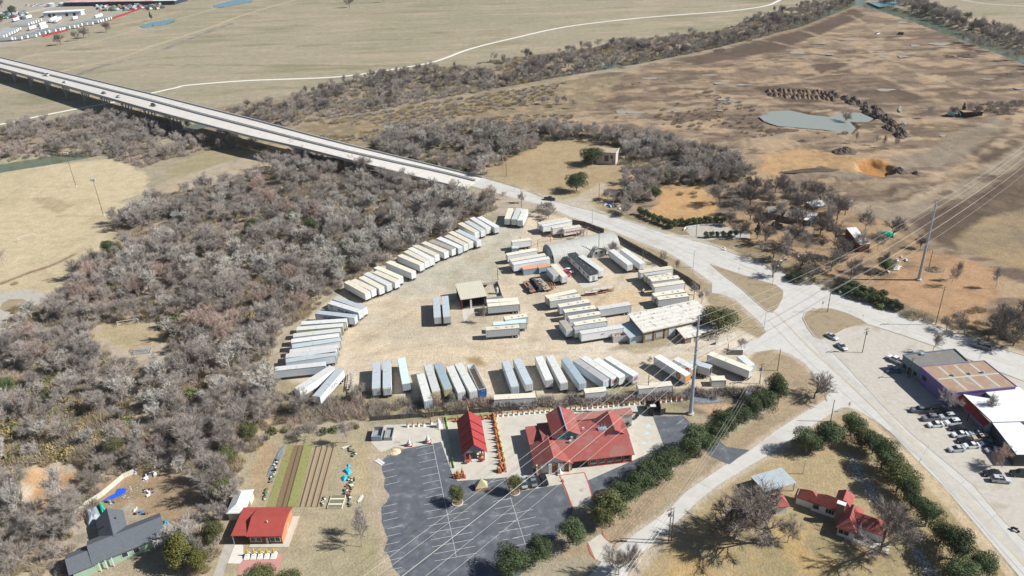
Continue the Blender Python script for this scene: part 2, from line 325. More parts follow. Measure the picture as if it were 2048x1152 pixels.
# field with the vegetable garden
zone(wpoly([(560,868),(740,858),(775,905),(785,1000),(775,1060),(800,1200),(380,1200),(430,1060),(470,960),(510,900)]),(.36,.30,.19),2,2,(.30,.26,.145),n1,4)
zone(wpoly([(520,880),(560,890),(545,930),(520,990),(500,950)]),(.38,.27,.16),2,2)
zone(wpoly([(705,895),(735,893),(740,990),(700,985)]),(.42,.33,.19),1.5,1)
zone(wpoly([(745,895),(790,910),(775,960),(795,990),(770,1010),(790,1060),(780,1100),(800,1160),(760,1160),(740,1000)]),(.40,.32,.22),2,1.5)
zone(wpoly([(1280,815),(1400,835),(1470,800),(1500,815),(1440,850),(1400,870),(1370,835)]),(.36,.29,.185),2,2,(.28,.235,.15),n2)
zone(wpoly([(1360,812),(1395,806),(1470,790),(1480,800),(1440,812),(1400,826)]),(.2,.16,.11),1.5,1)
zone(wpoly([(1395,812),(1445,805),(1460,815),(1430,830)]),(.45,.30,.18),1.5,1.5)
# big lawn with leaves in the south-east
zone(wpoly([(1690,826),(1776,870),(1832,930),(1880,978),(1950,1060),(2034,1156),(1980,1220),(1100,1220),(1255,1156),(1340,1068),(1400,1006),(1500,938),(1600,874)]),(.37,.285,.155),1.2,1.2,(.29,.235,.12),n1,4)
zone(wpoly([(1400,1050),(1700,1060),(1750,1152),(1300,1200)]),(.42,.29,.13),4,4,gate=lambda s:(n2[s]-.45)*6)
zone(wpoly([(1776,866),(1838,926),(1886,973),(1956,1056),(2036,1152),(2020,1160),(1940,1070),(1870,990),(1820,930),(1740,850),(1705,828),(1712,816)]),(.50,.39,.25),.8,.8)
for e_ in ([(1020,396),(1091,412),(1139,434),(1224,462),(1264,479),(1336,506),(1374,530),(1424,568)],[(1440,590),(1469,599),(1524,649),(1532,665)],[(1548,700),(1580,709),(1611,730),(1656,788)],[(1661,796),(1551,864),(1449,932),(1339,1020),(1214,1115)],[(1682,816),(1598,869),(1499,933),(1434,972),(1334,1065),(1256,1150)],[(1046,379),(1194,422),(1336,466),(1400,482),(1536,530),(1643,572),(1766,614),(1873,649),(2048,709)]): zone(lpoly(e_,3.),(.47,.39,.285),1.2,1.2,amt=.8)
# far north-west trailer depot ground, tracks and dry creek
zone(wpoly([(-500,150),(0,95),(130,62),(330,8),(420,-30),(-500,-60)]),(.36,.32,.25),4,2,(.31,.27,.2))
zone(lpoly([(-60,155),(60,112),(110,105),(260,100),(300,93),(420,55),(512,22),(700,-30)],4.5),(.42,.35,.235),2,1.5)
zone(lpoly([(60,110),(110,104),(160,92),(300,52),(420,20),(520,-20)],3.5),(.38,.34,.26),2,1)
zone(lpoly([(90,155),(140,138),(230,118),(300,95)],5),(.4,.33,.215),2,1.5)
zone(lpoly([(100,85),(180,62),(260,45),(300,38),(360,22)],14),(.38,.30,.2),4,4,(.3,.24,.15),n2)
zone(lpoly([(150,152),(210,130),(300,108),(400,70),(470,45)],5),(.2,.18,.17),3,3,gate=lambda s:(n2[s]-.42)*6)
zone(lpoly([(290,130),(420,130),(620,131),(800,132)],3),(.22,.2,.11),3,2)
zone(lpoly([(600,20),(700,30),(800,55),(900,75),(1100,110)],5),(.33,.275,.17),4,4,amt=.6)
# ---- relief: river bed, ponds, pits, low banks ----
RIV=[[(-330,372),(-100,345),(0,332),(100,316),(180,302),(250,282),(330,262),(430,240),(560,222),(645,208),(800,188),(1000,166),(1100,148),(1250,124),(1400,92),(1480,73),(1575,50),(1650,22),(1700,2),(1760,-30)],
     [(1690,2),(1730,8),(1780,20),(1840,38),(1905,62),(1980,88),(2060,118),(2200,175)]]
rw=[[17]*6+[13]*8+[17]*6,[15]*8]
RP=[]
for pts,wds in zip(RIV,rw):
    P=[G(*p) for p in pts]; L,Rr=strip_pts(P,wds); poly=[tuple(p) for p in L]+[tuple(p) for p in Rr[::-1]]; RP.append(poly)
POND=[[(1518,232),(1540,221),(1580,219),(1620,228),(1660,232),(1690,222),(1722,224),(1748,236),(1735,243),(1700,242),(1712,255),(1700,266),(1650,258),(1600,254),(1555,250),(1530,242)]]
SMALL=[[(278,52),(300,44),(345,37),(350,41),(330,49),(290,56)],[(425,10),(470,-2),(500,-4),(505,3),(460,12),(430,15)],[(1735,4),(1790,0),(1800,8),(1760,14)]]
def dig(poly,depth,slope,rag=1.2):
    P=np.array(poly); m=slope+6; s=(X>P[:,0].min()-m)&(X<P[:,0].max()+m)&(Y>P[:,1].min()-m)&(Y<P[:,1].max()+m)
    d=sdist(X[s],Y[s],poly)+(n2[s]-.5)*2*rag; Z[s]=np.minimum(Z[s],-depth*np.clip(d/slope+1,0,1))
for p in RP: dig(p,3.2,6)
for p in POND: dig(wpoly(p),1.6,2.5)
for p in SMALL: dig(wpoly(p),1.0,1.5)
dig(wpoly([(1722,330),(1745,324),(1772,332),(1778,342),(1760,350),(1730,345)]),3,4,3.5)
dig(wpoly([(40,985),(90,945),(150,932),(160,945),(110,972),(70,1010)]),3,5,1)
rough=np.clip((sdist(X,Y,wpoly(EW))-8)/25,0,1)*np.clip(sdist(X,Y,wpoly([(1000,200),(1500,110),(1750,25),(2300,150),(2300,430),(1850,440),(1600,400),(1500,330),(1200,260)]))/15,0,1)
Z+=rough*((n1-.5)*2.6+(n2-.5)*.9)
Z-=3.0*np.clip((Y-1500)/3000,0,1)
_ew=np.clip(sdist(X,Y,wpoly(EW))/8,0,1)[:,None]; col=col*(1-_ew*np.array([[.06,.13,.20]]))
_l=(col@np.array([.3,.59,.11]))[:,None]; col=np.clip((_l+(col-_l)*.96)*np.array([[.99,1.,1.03]]),0.01,.9)
me=bpy.data.meshes.new('ground'); nx,ny=len(gx),len(gy)
me.vertices.add(nx*ny); co=np.stack([X,Y,Z],1).astype(np.float32); me.vertices.foreach_set('co',co.ravel())
ii=(np.arange(ny-1)[:,None]*nx+np.arange(nx-1)[None,:]).ravel(); fc=np.stack([ii,ii+1,ii+nx+1,ii+nx],1).astype(np.int32)
me.loops.add(fc.size); me.loops.foreach_set('vertex_index',fc.ravel()); me.polygons.add(len(fc)); me.polygons.foreach_set('loop_start',np.arange(0,fc.size,4,dtype=np.int32))
me.polygons.foreach_set('use_smooth',np.ones(len(fc),bool)); me.update()
ca=me.color_attributes.new('soil','FLOAT_COLOR','POINT'); ca.data.foreach_set('color',np.concatenate([col,np.ones((len(col),1))],1).astype(np.float32).ravel())
def ground_mat():
    m=bpy.data.materials.new('ground'); m.use_nodes=True; t=m.node_tree; n=t.nodes; L=t.links; b=n['Principled BSDF']; b.inputs['Roughness'].default_value=.95; b.inputs['Specular IOR Level'].default_value=.1
    at=n.new('ShaderNodeAttribute'); at.attribute_name='soil'; ge=n.new('ShaderNodeNewGeometry')
    out=at.outputs['Color']
    for sc,lo,hi,st in ((1.3,.86,1.14,None),(.16,.84,1.16,None),(.32,.90,1.09,(1.,3.,1.)),(5.,.84,1.16,None),(.55,.82,1.2,None)):
        nz=n.new('ShaderNodeTexNoise'); nz.inputs['Scale'].default_value=sc; nz.inputs['Detail'].default_value=8 if sc==.55 else 4; nz.inputs['Roughness'].default_value=.75 if sc==.55 else .65
        if st:
            mp=n.new('ShaderNodeMapping'); mp.inputs['Scale'].default_value=st; mp.inputs['Rotation'].default_value=(0,0,.22); L.new(ge.outputs['Position'],mp.inputs[0]); L.new(mp.outputs[0],nz.inputs['Vector'])
        else: L.new(ge.outputs['Position'],nz.inputs['Vector'])
        mr=n.new('ShaderNodeMapRange'); mr.inputs[1].default_value=.25; mr.inputs[2].default_value=.75; mr.inputs[3].default_value=lo; mr.inputs[4].default_value=hi; L.new(nz.outputs[0],mr.inputs[0])
        mx=n.new('ShaderNodeMix'); mx.data_type='RGBA'; mx.blend_type='MULTIPLY'; mx.inputs[0].default_value=1; L.new(out,mx.inputs[6]); L.new(mr.outputs[0],mx.inputs[7]); out=mx.outputs[2]
        if sc==1.3: fine=nz
    L.new(out,b.inputs['Base Color']); bp=n.new('ShaderNodeBump'); bp.inputs['Distance'].default_value=.25; L.new(fine.outputs[0],bp.inputs['Height']); L.new(bp.outputs[0],b.inputs['Normal'])
    return m
me.materials.append(ground_mat()); o=put('ground',me); o['kind']='structure'
del GX,GY
# ---- water ----
def water(name,c,rough=.08):
    m=bpy.data.materials.new(name); m.use_nodes=True; b=m.node_tree.nodes['Principled BSDF']; b.inputs['Base Color'].default_value=(*c,1); b.inputs['Roughness'].default_value=rough; b.inputs['Specular IOR Level'].default_value=.5
    nz=m.node_tree.nodes.new('ShaderNodeTexNoise'); nz.inputs['Scale'].default_value=.5; bp=m.node_tree.nodes.new('ShaderNodeBump'); bp.inputs['Distance'].default_value=.03
    m.node_tree.links.new(nz.outputs[0],bp.inputs['Height']); m.node_tree.links.new(bp.outputs[0],b.inputs['Normal']); return m
MW=water('river_water',(.13,.16,.105)); MP=water('pond_water',(.29,.315,.27),.15); MF=water('puddle_water',(.33,.30,.26),.45)
def wide(pts,wds,k=5):
    P=[G(*p) for p in pts]; return strip_pts(P,[a+k for a in wds])
for pts,wds,zz in zip(RIV,rw,(-1.9,-1.92)):
    L,Rr=wide(pts,wds); sheet('river',[tuple(p) for p in L]+[tuple(p) for p in Rr[::-1]],zz,MW,world=True)
for p in POND: sheet('pond',p,-.55,MP)
MS=water('far_pond_sky_tint',(.15,.27,.31),.15)  # cyan-blue of the reflected sky is painted into this water's base colour
for p in SMALL: sheet('pond',p,-.3,MS)
def blob(cx,cy,rx,ry,n=18,seed=0):
    r=random.Random(seed); c=G(cx,cy); a=G(cx+rx,cy)-c; b=G(cx,cy-ry)-c; out=[]
    for i in range(n):
        t=2*PI*i/n; k=1+.35*(r.random()-.5)+.18*math.sin(3*t+seed); out.append(tuple(c+a*k*math.cos(t)+b*k*math.sin(t)))
    return out
gz=lambda c: 0
def zat(x,y):
    i=min(max(int(np.searchsorted(gx,x)),1),nx-1); j=min(max(int(np.searchsorted(gy,y)),1),ny-1); return float(max(Z[(j-a)*nx+i-b] for a in (0,1) for b in (0,1)))
for k,(x,y,a,b) in enumerate([(1300,157,22,2.5),(1440,167,20,3),(1485,170,18,2.5),(1420,150,22,2),(1596,107,20,4),(1655,109,18,2.5),(1880,88,28,4),(1770,180,26,4),(1830,92,12,3),(1805,45,14,2.5),(1700,80,22,2),(1640,88,18,2),(1880,163,14,2.5),(1975,158,18,2),(1250,225,26,4),(1345,225,16,3),(1450,200,20,5),(1800,218,4,9),(1810,243,6,7),(2040,177,16,3),(1805,115,12,3),(1765,115,10,2),(1270,227,20,3),(1440,222,8,2),(1760,105,14,2),(1885,272,8,3)]):
    P=blob(x,y,a*.8,b*.7,16,k); zz=min(zat(*p) for p in P); 
    for p in P: pass
    s=sheet('puddle',P,max(zat(*p) for p in P)+.05,MF,world=True)
# ---------------- roads and paved areas ----------------
M_conc=mat('road_concrete',(.53,.515,.48),.9,.10,.35,.01,mix=((.47,.44,.40),.53,.07))
M_lane=mat('worn_lane',(.47,.45,.42),.9,.09,.5,mix=((.52,.49,.44),.5,.3))
M_park=mat('gravel_paving',(.475,.44,.385),.95,.12,.8,.02,mix=((.41,.36,.29),.55,.16))
M_asph=mat('old_asphalt',(.112,.122,.14),.9,.34,.35,.01,mix=((.20,.205,.205),.57,.35))
M_slab=mat('concrete_slab',(.52,.49,.42),.9,.12,.4,mix=((.36,.33,.26),.58,.2))
M_path=mat('trail_concrete',(.72,.69,.63),.9,.06,.3)
M_grav=mat('driveway_gravel',(.42,.39,.34),.95,.12,.7,mix=((.33,.28,.21),.55,.3))
M_yel=mat('yellow_paint',(.60,.48,.26),.8,.25,1.5); M_wht=mat('white_paint',(.60,.60,.58),.8,.15,1.5); M_red=mat('red_paint',(.45,.09,.07),.8,.15,1.5)
M_blue=mat('light_blue_paint',(.45,.62,.66),.8,.2,2)
M_vgr=mat('verge_grass',(.31,.25,.165),.95,.16,.9,.05,mix=((.26,.21,.12),.52,.3)); M_kerb=mat('kerb_concrete',(.5,.45,.37),.9,.1,2)
NE=[(966,356),(1046,380),(1092,399),(1139,411),(1194,424),(1260,443),(1336,468),(1384,480),(1424,490),(1470,508),(1536,532),(1643,574),(1700,592),(1766,616),(1820,634),(1873,651),(1936,676),(2048,711),(2140,742),(2300,795)]
ROAD=NE+[(2300,860),(2140,790),(2048,762),(1990,740),(1900,703),(1800,668),(1736,648),(1691,656),(1650,676),(1664,704),(1700,742),(1760,807),(1818,864),(1880,916),(1946,971),(2008,1044),(2048,1081),(2160,1190),(2090,1215),(2038,1152),(1956,1054),(1886,971),(1838,924),(1781,864),(1745,838),(1714,820),(1694,815),(1676,816),(1652,797),(1656,786),(1611,728),(1580,708),(1548,699),(1500,706),(1470,704),(1480,684),(1512,682),(1532,664),(1524,648),(1469,598),(1440,588),(1424,586),(1424,566),(1374,529),(1336,505),(1264,478),(1224,461),(1139,433),(1091,411),(1020,394),(930,368)]
sheet('road',ROAD,.03,M_conc)
STW=[(1661,794),(1600,830),(1551,862),(1491,908),(1449,931),(1369,986),(1339,1019),(1269,1069),(1214,1114),(1150,1180)]
STE=[(1100,1240),(1245,1170),(1274,1114),(1334,1064),(1394,1004),(1434,971),(1499,932),(1536,911),(1598,868),(1682,815)]
sheet('side_street',STW+STE,.045,M_conc)
sheet('gravel_forecourt',[(1691,657),(1736,650),(1800,670),(1900,705),(1990,743),(2060,768),(2200,840),(2200,1200),(2160,1188),(2048,1080),(2008,1043),(1946,970),(1818,863),(1760,806),(1700,741),(1664,703),(1648,678)],.04,M_park)
strip('worn_road_lane',[T(12,300,330),T(12,480,560),T(12,640,720),(1760,806+12),T(16,1060,0),(1868,929),(1926,992),(1990,1060),(2048,1118),(2110,1190)],3.0,.055,M_lane)
strip('worn_road_lane',[(1380,502),(1470,532),(1560,564),(1660,602),(1760,640),(1860,672),(1960,706),(2060,740)],2.5,.055,mat('worn_lane_pale',(.52,.5,.455),.9,.09,.5,mix=((.56,.53,.475),.5,.3)))
for off in (-1.0,1.0):
    P=smooth_line([G(*p) for p in [(1500,575),(1536,611),(1570,645),(1611,688),(1654,728),(1696,766),(1745,812),(1791,851),(1858,917),(1926,989),(1985,1056),(2048,1129),(2100,1190)]],5)
    L,Rr=strip_pts(P,abs(off)*.5); strip('yellow_centre_line',L if off>0 else Rr,.16,.065,M_yel,world=True,k=1)
for (a,b) in (((1611,728),(1664,704)),((1700,775),(1735,772)),((1838,924),(1858,890)),((1900,985),(1935,958)),((1960,1056),(1995,1028)),((1536,608),(1520,640)),((1250,474),(1275,449)),((1340,506),(1372,476)),((1440,560),(1475,510)),((1180,445),(1210,428)),((1650,600),(1690,590)),((1800,668),(1830,637)),((1930,710),(1960,685)),((1560,860),(1600,866)),((1400,966),(1425,978)),((1310,1036),(1345,1056))):
    strip('expansion_joint',[a,b],.07,.07,mat('joint_tar',(.33,.31,.28),.9,.1,2),k=1)
for P_ in ([(960,368),(1046,388),(1100,403),(1224,443),(1336,487),(1424,527),(1500,560)],[(1139,420),(1224,450),(1336,497),(1400,532)],[(1100,399),(1224,434),(1336,476),(1424,506),(1536,552),(1643,594),(1766,640),(1873,674),(1960,702),(2048,735)],[(1180,432),(1260,462),(1340,494)],[(1536,640),(1600,706),(1680,780),(1760,848),(1840,916),(1920,1004),(1990,1084),(2050,1152)],[(1730,800),(1800,866),(1900,950),(1960,1008),(2040,1100)]): strip('slab_joint',P_,.13,.06,mat('joint_line',(.37,.35,.315),.9,.15,1))
def island(name,pts):
    o=sheet(name,pts,.16,[M_vgr],thick=.15); P=[G(*p) for p in pts]; P=P+[P[0],P[1]]; L,_=strip_pts(P,.0)
    a=sum(P[i][0]*P[i+1][1]-P[i+1][0]*P[i][1] for i in range(len(pts))); W,V=strip_pts(P,.35)
    mb=MB(); n=len(pts)
    for i in range(n): mb.add([(W[i][0],W[i][1],.03),(W[i+1][0],W[i+1][1],.03),(W[i+1][0],W[i+1][1],.17),(W[i][0],W[i][1],.17),(V[i][0],V[i][1],.03),(V[i+1][0],V[i+1][1],.03),(V[i+1][0],V[i+1][1],.17),(V[i][0],V[i][1],.17)],[(0,1,2,3),(5,4,7,6),(3,2,6,7)])
    tag(mb.build('kerb',M_kerb),kind='structure')
island('traffic_island',[(1421,529),(1470,545),(1520,561),(1552,570),(1567,582),(1566,596),(1556,616),(1546,625),(1536,624),(1520,611),(1481,576),(1450,553)])
island('traffic_island',[(1606,636),(1610,627),(1622,620),(1640,617),(1661,617),(1680,622),(1698,628),(1720,638),(1737,649),(1715,652),(1691,658),(1668,670),(1648,678),(1638,677),(1628,673),(1615,655)])
# kerb along the north side
for pts in ([(1139,411),(1194,424),(1260,443),(1336,468)],[(1384,480),(1424,490),(1470,508),(1536,532),(1643,574),(1766,616),(1873,651),(1936,676),(2048,711)]):
    P=smooth_line([G(*p) for p in pts],3); L,Rr=strip_pts(P,.5); mb=MB()
    for i in range(len(P)-1): mb.add([(*L[i],.02),(*L[i+1],.02),(*L[i+1],.16),(*L[i],.16),(*Rr[i],.02),(*Rr[i+1],.02),(*Rr[i+1],.16),(*Rr[i],.16)],[(0,1,2,3),(5,4,7,6),(3,2,6,7)])
    tag(mb.build('kerb',M_kerb),kind='structure')
sheet('driveway',[(1336,470),(1380,470),(1372,462),(1380,452),(1430,452),(1470,456),(1500,464),(1500,480),(1440,478),(1400,482),(1384,484)],.02,M_grav)
# trail across the floodplain
strip('path',[(-200,290),(0,249),(100,228),(180,213),(225,205)],3.3,.04,M_path)
strip('path',[(225,205),(262,196),(300,187),(350,176),(380,170),(500,161),(640,156),(710,150),(790,138),(870,123),(940,98),(1024,77),(1130,54),(1260,38),(1380,28),(1460,22),(1530,12),(1556,2),(1570,-8)],3.6,.04,M_path)
strip('path',[(1900,-5),(1960,6),(2048,12),(2200,15)],5,.04,M_grav)
strip('dirt_road',[(-60,40),(40,28),(110,12),(160,0),(240,-20)],9,.04,mat('depot_road',(.45,.42,.37),.9,.1,.3))
# park turning loop
sheet('park_road',[(-60,592),(0,584),(45,580),(80,582),(97,592),(100,600),(85,612),(60,622),(50,640),(30,652),(-60,680)],.03,M_grav)
sheet('park_island',[(5,606),(20,599),(45,598),(57,604),(52,614),(30,622),(10,624),(0,618)],.05,M_vgr)
# temple grounds
sheet('temple_plaza',[(748,862),(772,850),(880,846),(1000,828),(1140,815),(1272,808),(1305,832),(1328,893),(1275,917),(1176,961),(1170,946),(1119,951),(1124,969),(1075,978),(1015,957),(1012,955),(915,963),(905,950),(882,885),(812,898),(790,893),(762,905),(742,885)],.03,M_slab)
sheet('parking_lot',[(764,922),(775,910),(812,897),(882,884),(905,950),(915,962),(1012,955),(1026,986),(1075,977),(1124,968),(1146,1020),(1130,1050),(1090,1100),(1040,1150),(1000,1200),(808,1200),(800,1150),(786,1135),(778,1110),(768,1101),(776,1078),(770,1062),(764,1046),(763,1014),(774,1004),(780,990),(768,975),(770,955),(764,940)],.035,M_asph)
sheet('asphalt_drive',[(1305,832),(1340,833),(1366,831),(1385,850),(1365,880),(1300,940),(1240,990),(1190,1018),(1182,985),(1176,961),(1275,917),(1328,893)],.04,M_asph)
sheet('asphalt_drive',[(1400,880),(1425,872),(1454,894),(1499,900),(1480,913),(1459,929),(1446,924),(1419,911)],.05,M_asph)
sheet('concrete_driveway',[(1119,951),(1169,946),(1178,970),(1186,1002),(1160,1015),(1146,1014),(1134,985)],.05,M_slab)
sheet('concrete_driveway',[(1176,1085),(1200,1068),(1222,1085),(1235,1105),(1250,1120),(1226,1135),(1190,1118)],.05,M_slab)
for pts in ([(1119,951),(1134,985),(1145,1018)],[(1169,946),(1178,970),(1186,1002)],[(1119,951),(1169,945)],[(1176,1088),(1180,1105),(1190,1118)],[(1205,1060),(1208,1075),(1222,1085)]): strip('red_kerb_line',pts,.3,.065,M_red,k=2)
# stall lines
def line(a,b,wd=.095,m=M_wht,z=.055,nm='stall_line'): strip(nm,[a,b],wd,z,m,k=1)
line(T(14,1412,88),T(14,1603,1000))
for i in range(17):
    t=i/16; cx=1422+(1600-1422)*t; cy=105+(1000-105)*t
    yl={0:0}.get(i,0)
    if i in (11,): pass
    l=140+10*t; r=0 if i<8 else 165
    if i in (7,8): r=0
    line(T(14,cx-l-(0 if i<8 else 20),cy+28+6*t),T(14,cx+r,cy-(30 if r else 0)))
for (x,y) in ((980,275),(990,325),(1010,375),(1030,425),(1010,600),(1010,660),(1020,712),(1050,775),(1040,838),(1030,905),(1030,968),(1060,1030),(1050,1110)): line(T(14,x,y),T(14,x+118,y-26))
line(T(14,1985,365),(1024+110/4,864+910/4))
for y0,y1 in ((395,370),(550,530),(608,588),(665,645),(728,708),(795,775),(860,845)): line(T(14,1890+(y0-500)*.17,y0+8),T(14,2040+(y0-500)*.17,y1))
for (x,y) in ((170,620),(190,680),(215,740),(150,820),(130,890)): line(T(15,x,y),T(15,x-185,y+40))
for a,b in (((1354,849),(1368,838)),((1369,855),(1380,847)),((1380,862),(1390,855))): line(a,b)
V17=(1170,790)
for a,b in (((865,390),(755,745)),((865,390),(1110,475)),((1060,345),(1262,835)),((755,760),(980,835)),((850,800),(940,985))): line(Q(V17,*a),Q(V17,*b),.12,M_yel,.05,'yellow_bay_line')
for (x0,y0,x1,y1,n) in ((850,490,1060,560,9),(810,620,1010,700,10),(800,820,870,960,5)):
    for i in range(n):
        t=i/(n-1); x=x0+(x1-x0)*t; y=y0+(y1-y0)*t; line(Q(V17,x,y),Q(V17,x-8,y+36),.12,M_yel,.05,'yellow_hatching')
for x,y in ((1015,495),(990,612),(935,770)): 
    c=Q(V17,x,y); o=sheet('disabled_bay_mark',blob(c[0],c[1],4.5,2.8,12,3),.05,M_blue,world=True)
sheet('red_flower_bed_paving',[Q((400,1040),690,610),Q((400,1040),1340,545),Q((400,1040),1225,860),Q((400,1040),580,850)],.03,mat('pink_paving',(.50,.25,.22),.9,.08,2))
sheet('white_paving',[Q((400,1040),560,385),Q((400,1040),690,400),Q((400,1040),700,620),Q((400,1040),640,700),Q((400,1040),440,695)],.035,mat('white_slab',(.66,.63,.56),.9,.07,1))
sheet('driveway',[Q((400,1040),400,370),Q((400,1040),560,375),Q((400,1040),430,690),Q((400,1040),370,896),Q((400,1040),330,1000),Q((400,1040),170,1000),Q((400,1040),300,650)],.03,M_grav)
sheet('concrete_pad',[Q((840,540),665,620),Q((840,540),1040,600),Q((840,540),860,640),Q((840,540),850,690),Q((840,540),770,740),Q((840,540),750,800),Q((840,540),780,880),Q((840,540),700,830)],.03,M_slab)
sheet('concrete_pad',[Q((1000,460),1240,850),Q((1000,460),1500,800),Q((1000,460),1620,870),Q((1000,460),1330,935)],.03,M_slab)
# vegetable garden
G3=(500,870)
M_soil=mat('tilled_soil',(.215,.145,.085),.95,.15,2,.06); M_soild=mat('furrow_soil',(.10,.07,.045),.95,.15,2,.03); M_crop=mat('green_crop',(.27,.27,.10),.95,.28,2.5,.15,mix=((.19,.22,.07),.55,1)); M_crop2=mat('olive_crop',(.27,.255,.10),.95,.25,2.5,.15,mix=((.2,.165,.09),.55,.8))
M_bed=mat('dry_bed',(.36,.275,.18),.95,.12,2,.05)
def gstrip(nm,a,b,c,d,m,z=.06): sheet(nm,[Q(G3,*a),Q(G3,*b),Q(G3,*c),Q(G3,*d)],z,m)
gstrip('crop_bed',(600,165),(700,165),(410,1150),(260,1150),M_crop2); gstrip('tilled_bed',(700,165),(860,160),(570,1150),(415,1150),M_soil,.07)
gstrip('crop_bed',(860,150),(1010,150),(760,1150),(570,1150),M_crop,.09)
for k,(xa,xb) in enumerate(((1030,1110),(1130,1200),(1220,1290),(1310,1380))): gstrip('dry_bed',(xa-10,200),(xb,200),(xb-255,1150),(xa-265,1150),M_bed,.05+.004*k)
for xa in (775,850,1060,1150,1240,1335): gstrip('furrow',(xa-7,185),(xa+10,185),(xa-250,1150),(xa-272,1150),M_soild,.10)
mb=MB()
# ---------------- trees ----------------
M_bark=mat('bark_grey',(.34,.30,.26),.95,.2,3,rnd=.25); M_twig=mat('twigs_grey',(.385,.34,.305),.95,.25,.35,rnd=.25); M_twigw=mat('twigs_pale',(.52,.49,.44),.95,.2,.4,rnd=.15)
M_barkw=mat('bark_pale',(.60,.56,.49),.9,.15,2); M_barkd=mat('bark_dark',(.12,.10,.085),.95,.2,3); M_twigd=mat('twigs_dark',(.215,.185,.165),.95,.2,.4,rnd=.2); M_twigr=mat('twigs_reddish',(.46,.35,.30),.95,.25,.5,rnd=.2)
M_gold=mat('golden_leaves',(.34,.265,.12),.95,.35,.5,mix=((.24,.21,.12),.52,.4)); M_scrub=mat('scrub_twigs',(.38,.32,.24),.95,.3,.6,rnd=.25,mix=((.22,.21,.10),.6,.5))
M_leaf=mat('oak_leaves',(.075,.105,.045),.8,.4,.5,rnd=.3,mix=((.125,.145,.06),.54,.6),spec=.25); M_leafy=mat('yellowish_oak_leaves',(.13,.135,.05),.8,.4,.6,rnd=.2,mix=((.07,.095,.035),.5,.6)); M_cedar=mat('cedar_leaves',(.14,.135,.035),.9,.4,.9,mix=((.08,.085,.025),.52,.8),rnd=.15)
M_cedard=mat('dark_cedar_leaves',(.06,.085,.045),.85,.35,.7,rnd=.2)
def rdir(d,ang,r):
    d=d.normalized(); a=d.orthogonal().normalized(); b=d.cross(a); t=r.uniform(0,2*PI); return (d*math.cos(ang)+(a*math.cos(t)+b*math.sin(t))*math.sin(ang)).normalized()
def bare(seed,hh=10.,spread=.55,splits=(4,4,3),tw=16,trunk=.28,tr=.15,twl=1.3,tww=.021,upb=.25):
    """branching skeleton: (limbs mesh builder, twig mesh builder)"""
    r=random.Random(seed); A=MB(); B=MB()
    def twigs(p,d,n,l):
        for _ in range(n):
            q=p+d*r.uniform(-.7,.3)*l*.8; e=rdir(d,r.uniform(.25,1.15),r); e.z+=upb*.6; e.normalize(); ll=l*r.uniform(.6,1.25); s=e.orthogonal().normalized()*(tww*r.uniform(.6,1.2)); s.rotate(Matrix.Rotation(r.uniform(0,PI),3,e))
            m=q+e*ll*.5+rdir(e,PI/2,r)*ll*.09; B.add([q-s,q+s,m+s*.7,m-s*.7,q+e*ll],[(0,1,2,3),(3,2,4)])
    def go(p,d,l,rad,k):
        n=3 if k<2 else 2; q=p
        for i in range(n):
            nd=rdir(d,r.uniform(.03,.2),r); nd.z+=.04*k; nd.normalize(); e=q+nd*l/n; (A if k<2 else B).tube(q,e,rad*(1-.35*i/n),rad*(1-.35*(i+1)/n),5 if k==0 else (4 if k==1 else 3),cap=False)
            if k>=2: twigs(e,nd,tw//2,twl*.85)
            q=e;d=nd
            if k in(1,2) and k<len(splits): go(q,rdir(d,r.uniform(.5,1.1),r),l*.55,rad*.45,k+1)
        if k<len(splits):
            for _ in range(splits[k]):
                a=r.uniform(.45,1.)*spread*1.5 if k else r.uniform(.5,1.1)*spread*1.4; nd=rdir(d,a,r); nd.z+=upb; nd.normalize(); go(q-d*l*r.uniform(0,.25),nd,l*r.uniform(.62,.9) if k else hh*r.uniform(.26,.36),rad*.55,k+1)
        else: twigs(q,d,tw,twl)
    go(Vector((0,0,-.1)),Vector((0,0,1)),hh*trunk,tr,0)
    z=max(v[2] for v in B.v); k=hh/z; A.v=[(x*k,y*k,w_*k) for x,y,w_ in A.v]; B.v=[(x*k,y*k,w_*k) for x,y,w_ in B.v]
    return A,B
def leafy(seed,rx=5.,h=9.,trunk=1.6,n=7000,ls=.23,lobes=11,cone=0,dens=1.0):
    r=random.Random(seed); A=MB(); B=MB(); cz=(h+trunk)/2; hz=(h-trunk)/2
    A.tube((0,0,-.1),(0,0,trunk+1.2),.28,.2,7)
    L=[]
    for i in range(lobes):
        t=r.uniform(0,2*PI); u=r.uniform(.3,.72); zz=r.uniform(-.55,.6); k=math.sqrt(max(.1,1-zz*zz)); 
        if cone: k=(1-(zz+1)/2)*1.05+.05
        c=Vector((math.cos(t)*rx*u*k,math.sin(t)*rx*u*k,cz+zz*hz)); L.append((c,rx*r.uniform(.32,.5)*(k if cone else 1)))
        A.tube((0,0,trunk),c,.12,.04,4,cap=False)
    L.append((Vector((0,0,cz+hz*.3)),rx*.5*(0.6 if cone else 1))); L.append((Vector((0,0,cz-hz*.2)),rx*.6))
    W=[l[1]**2 for l in L]
    for _ in range(int(n*dens)):
        c,rad=r.choices(L,W)[0]; d=Vector((r.gauss(0,1),r.gauss(0,1),r.gauss(0,1)+.35)).normalized(); q=c+Vector((d.x,d.y,d.z*.78))*rad*(r.uniform(.72,1.08) if r.random()<.8 else r.uniform(.3,1.18))
        q.z=max(q.z,trunk*.55); e=rdir(d,r.uniform(0,1.),r); a=e.orthogonal().normalized(); b=e.cross(a); s=ls*r.uniform(.55,1.25); a*=s; b*=s*.6
        B.add([q-a,q+b*.8,q+a,q-b*.8],[(0,1,2,3)])
    return A,B
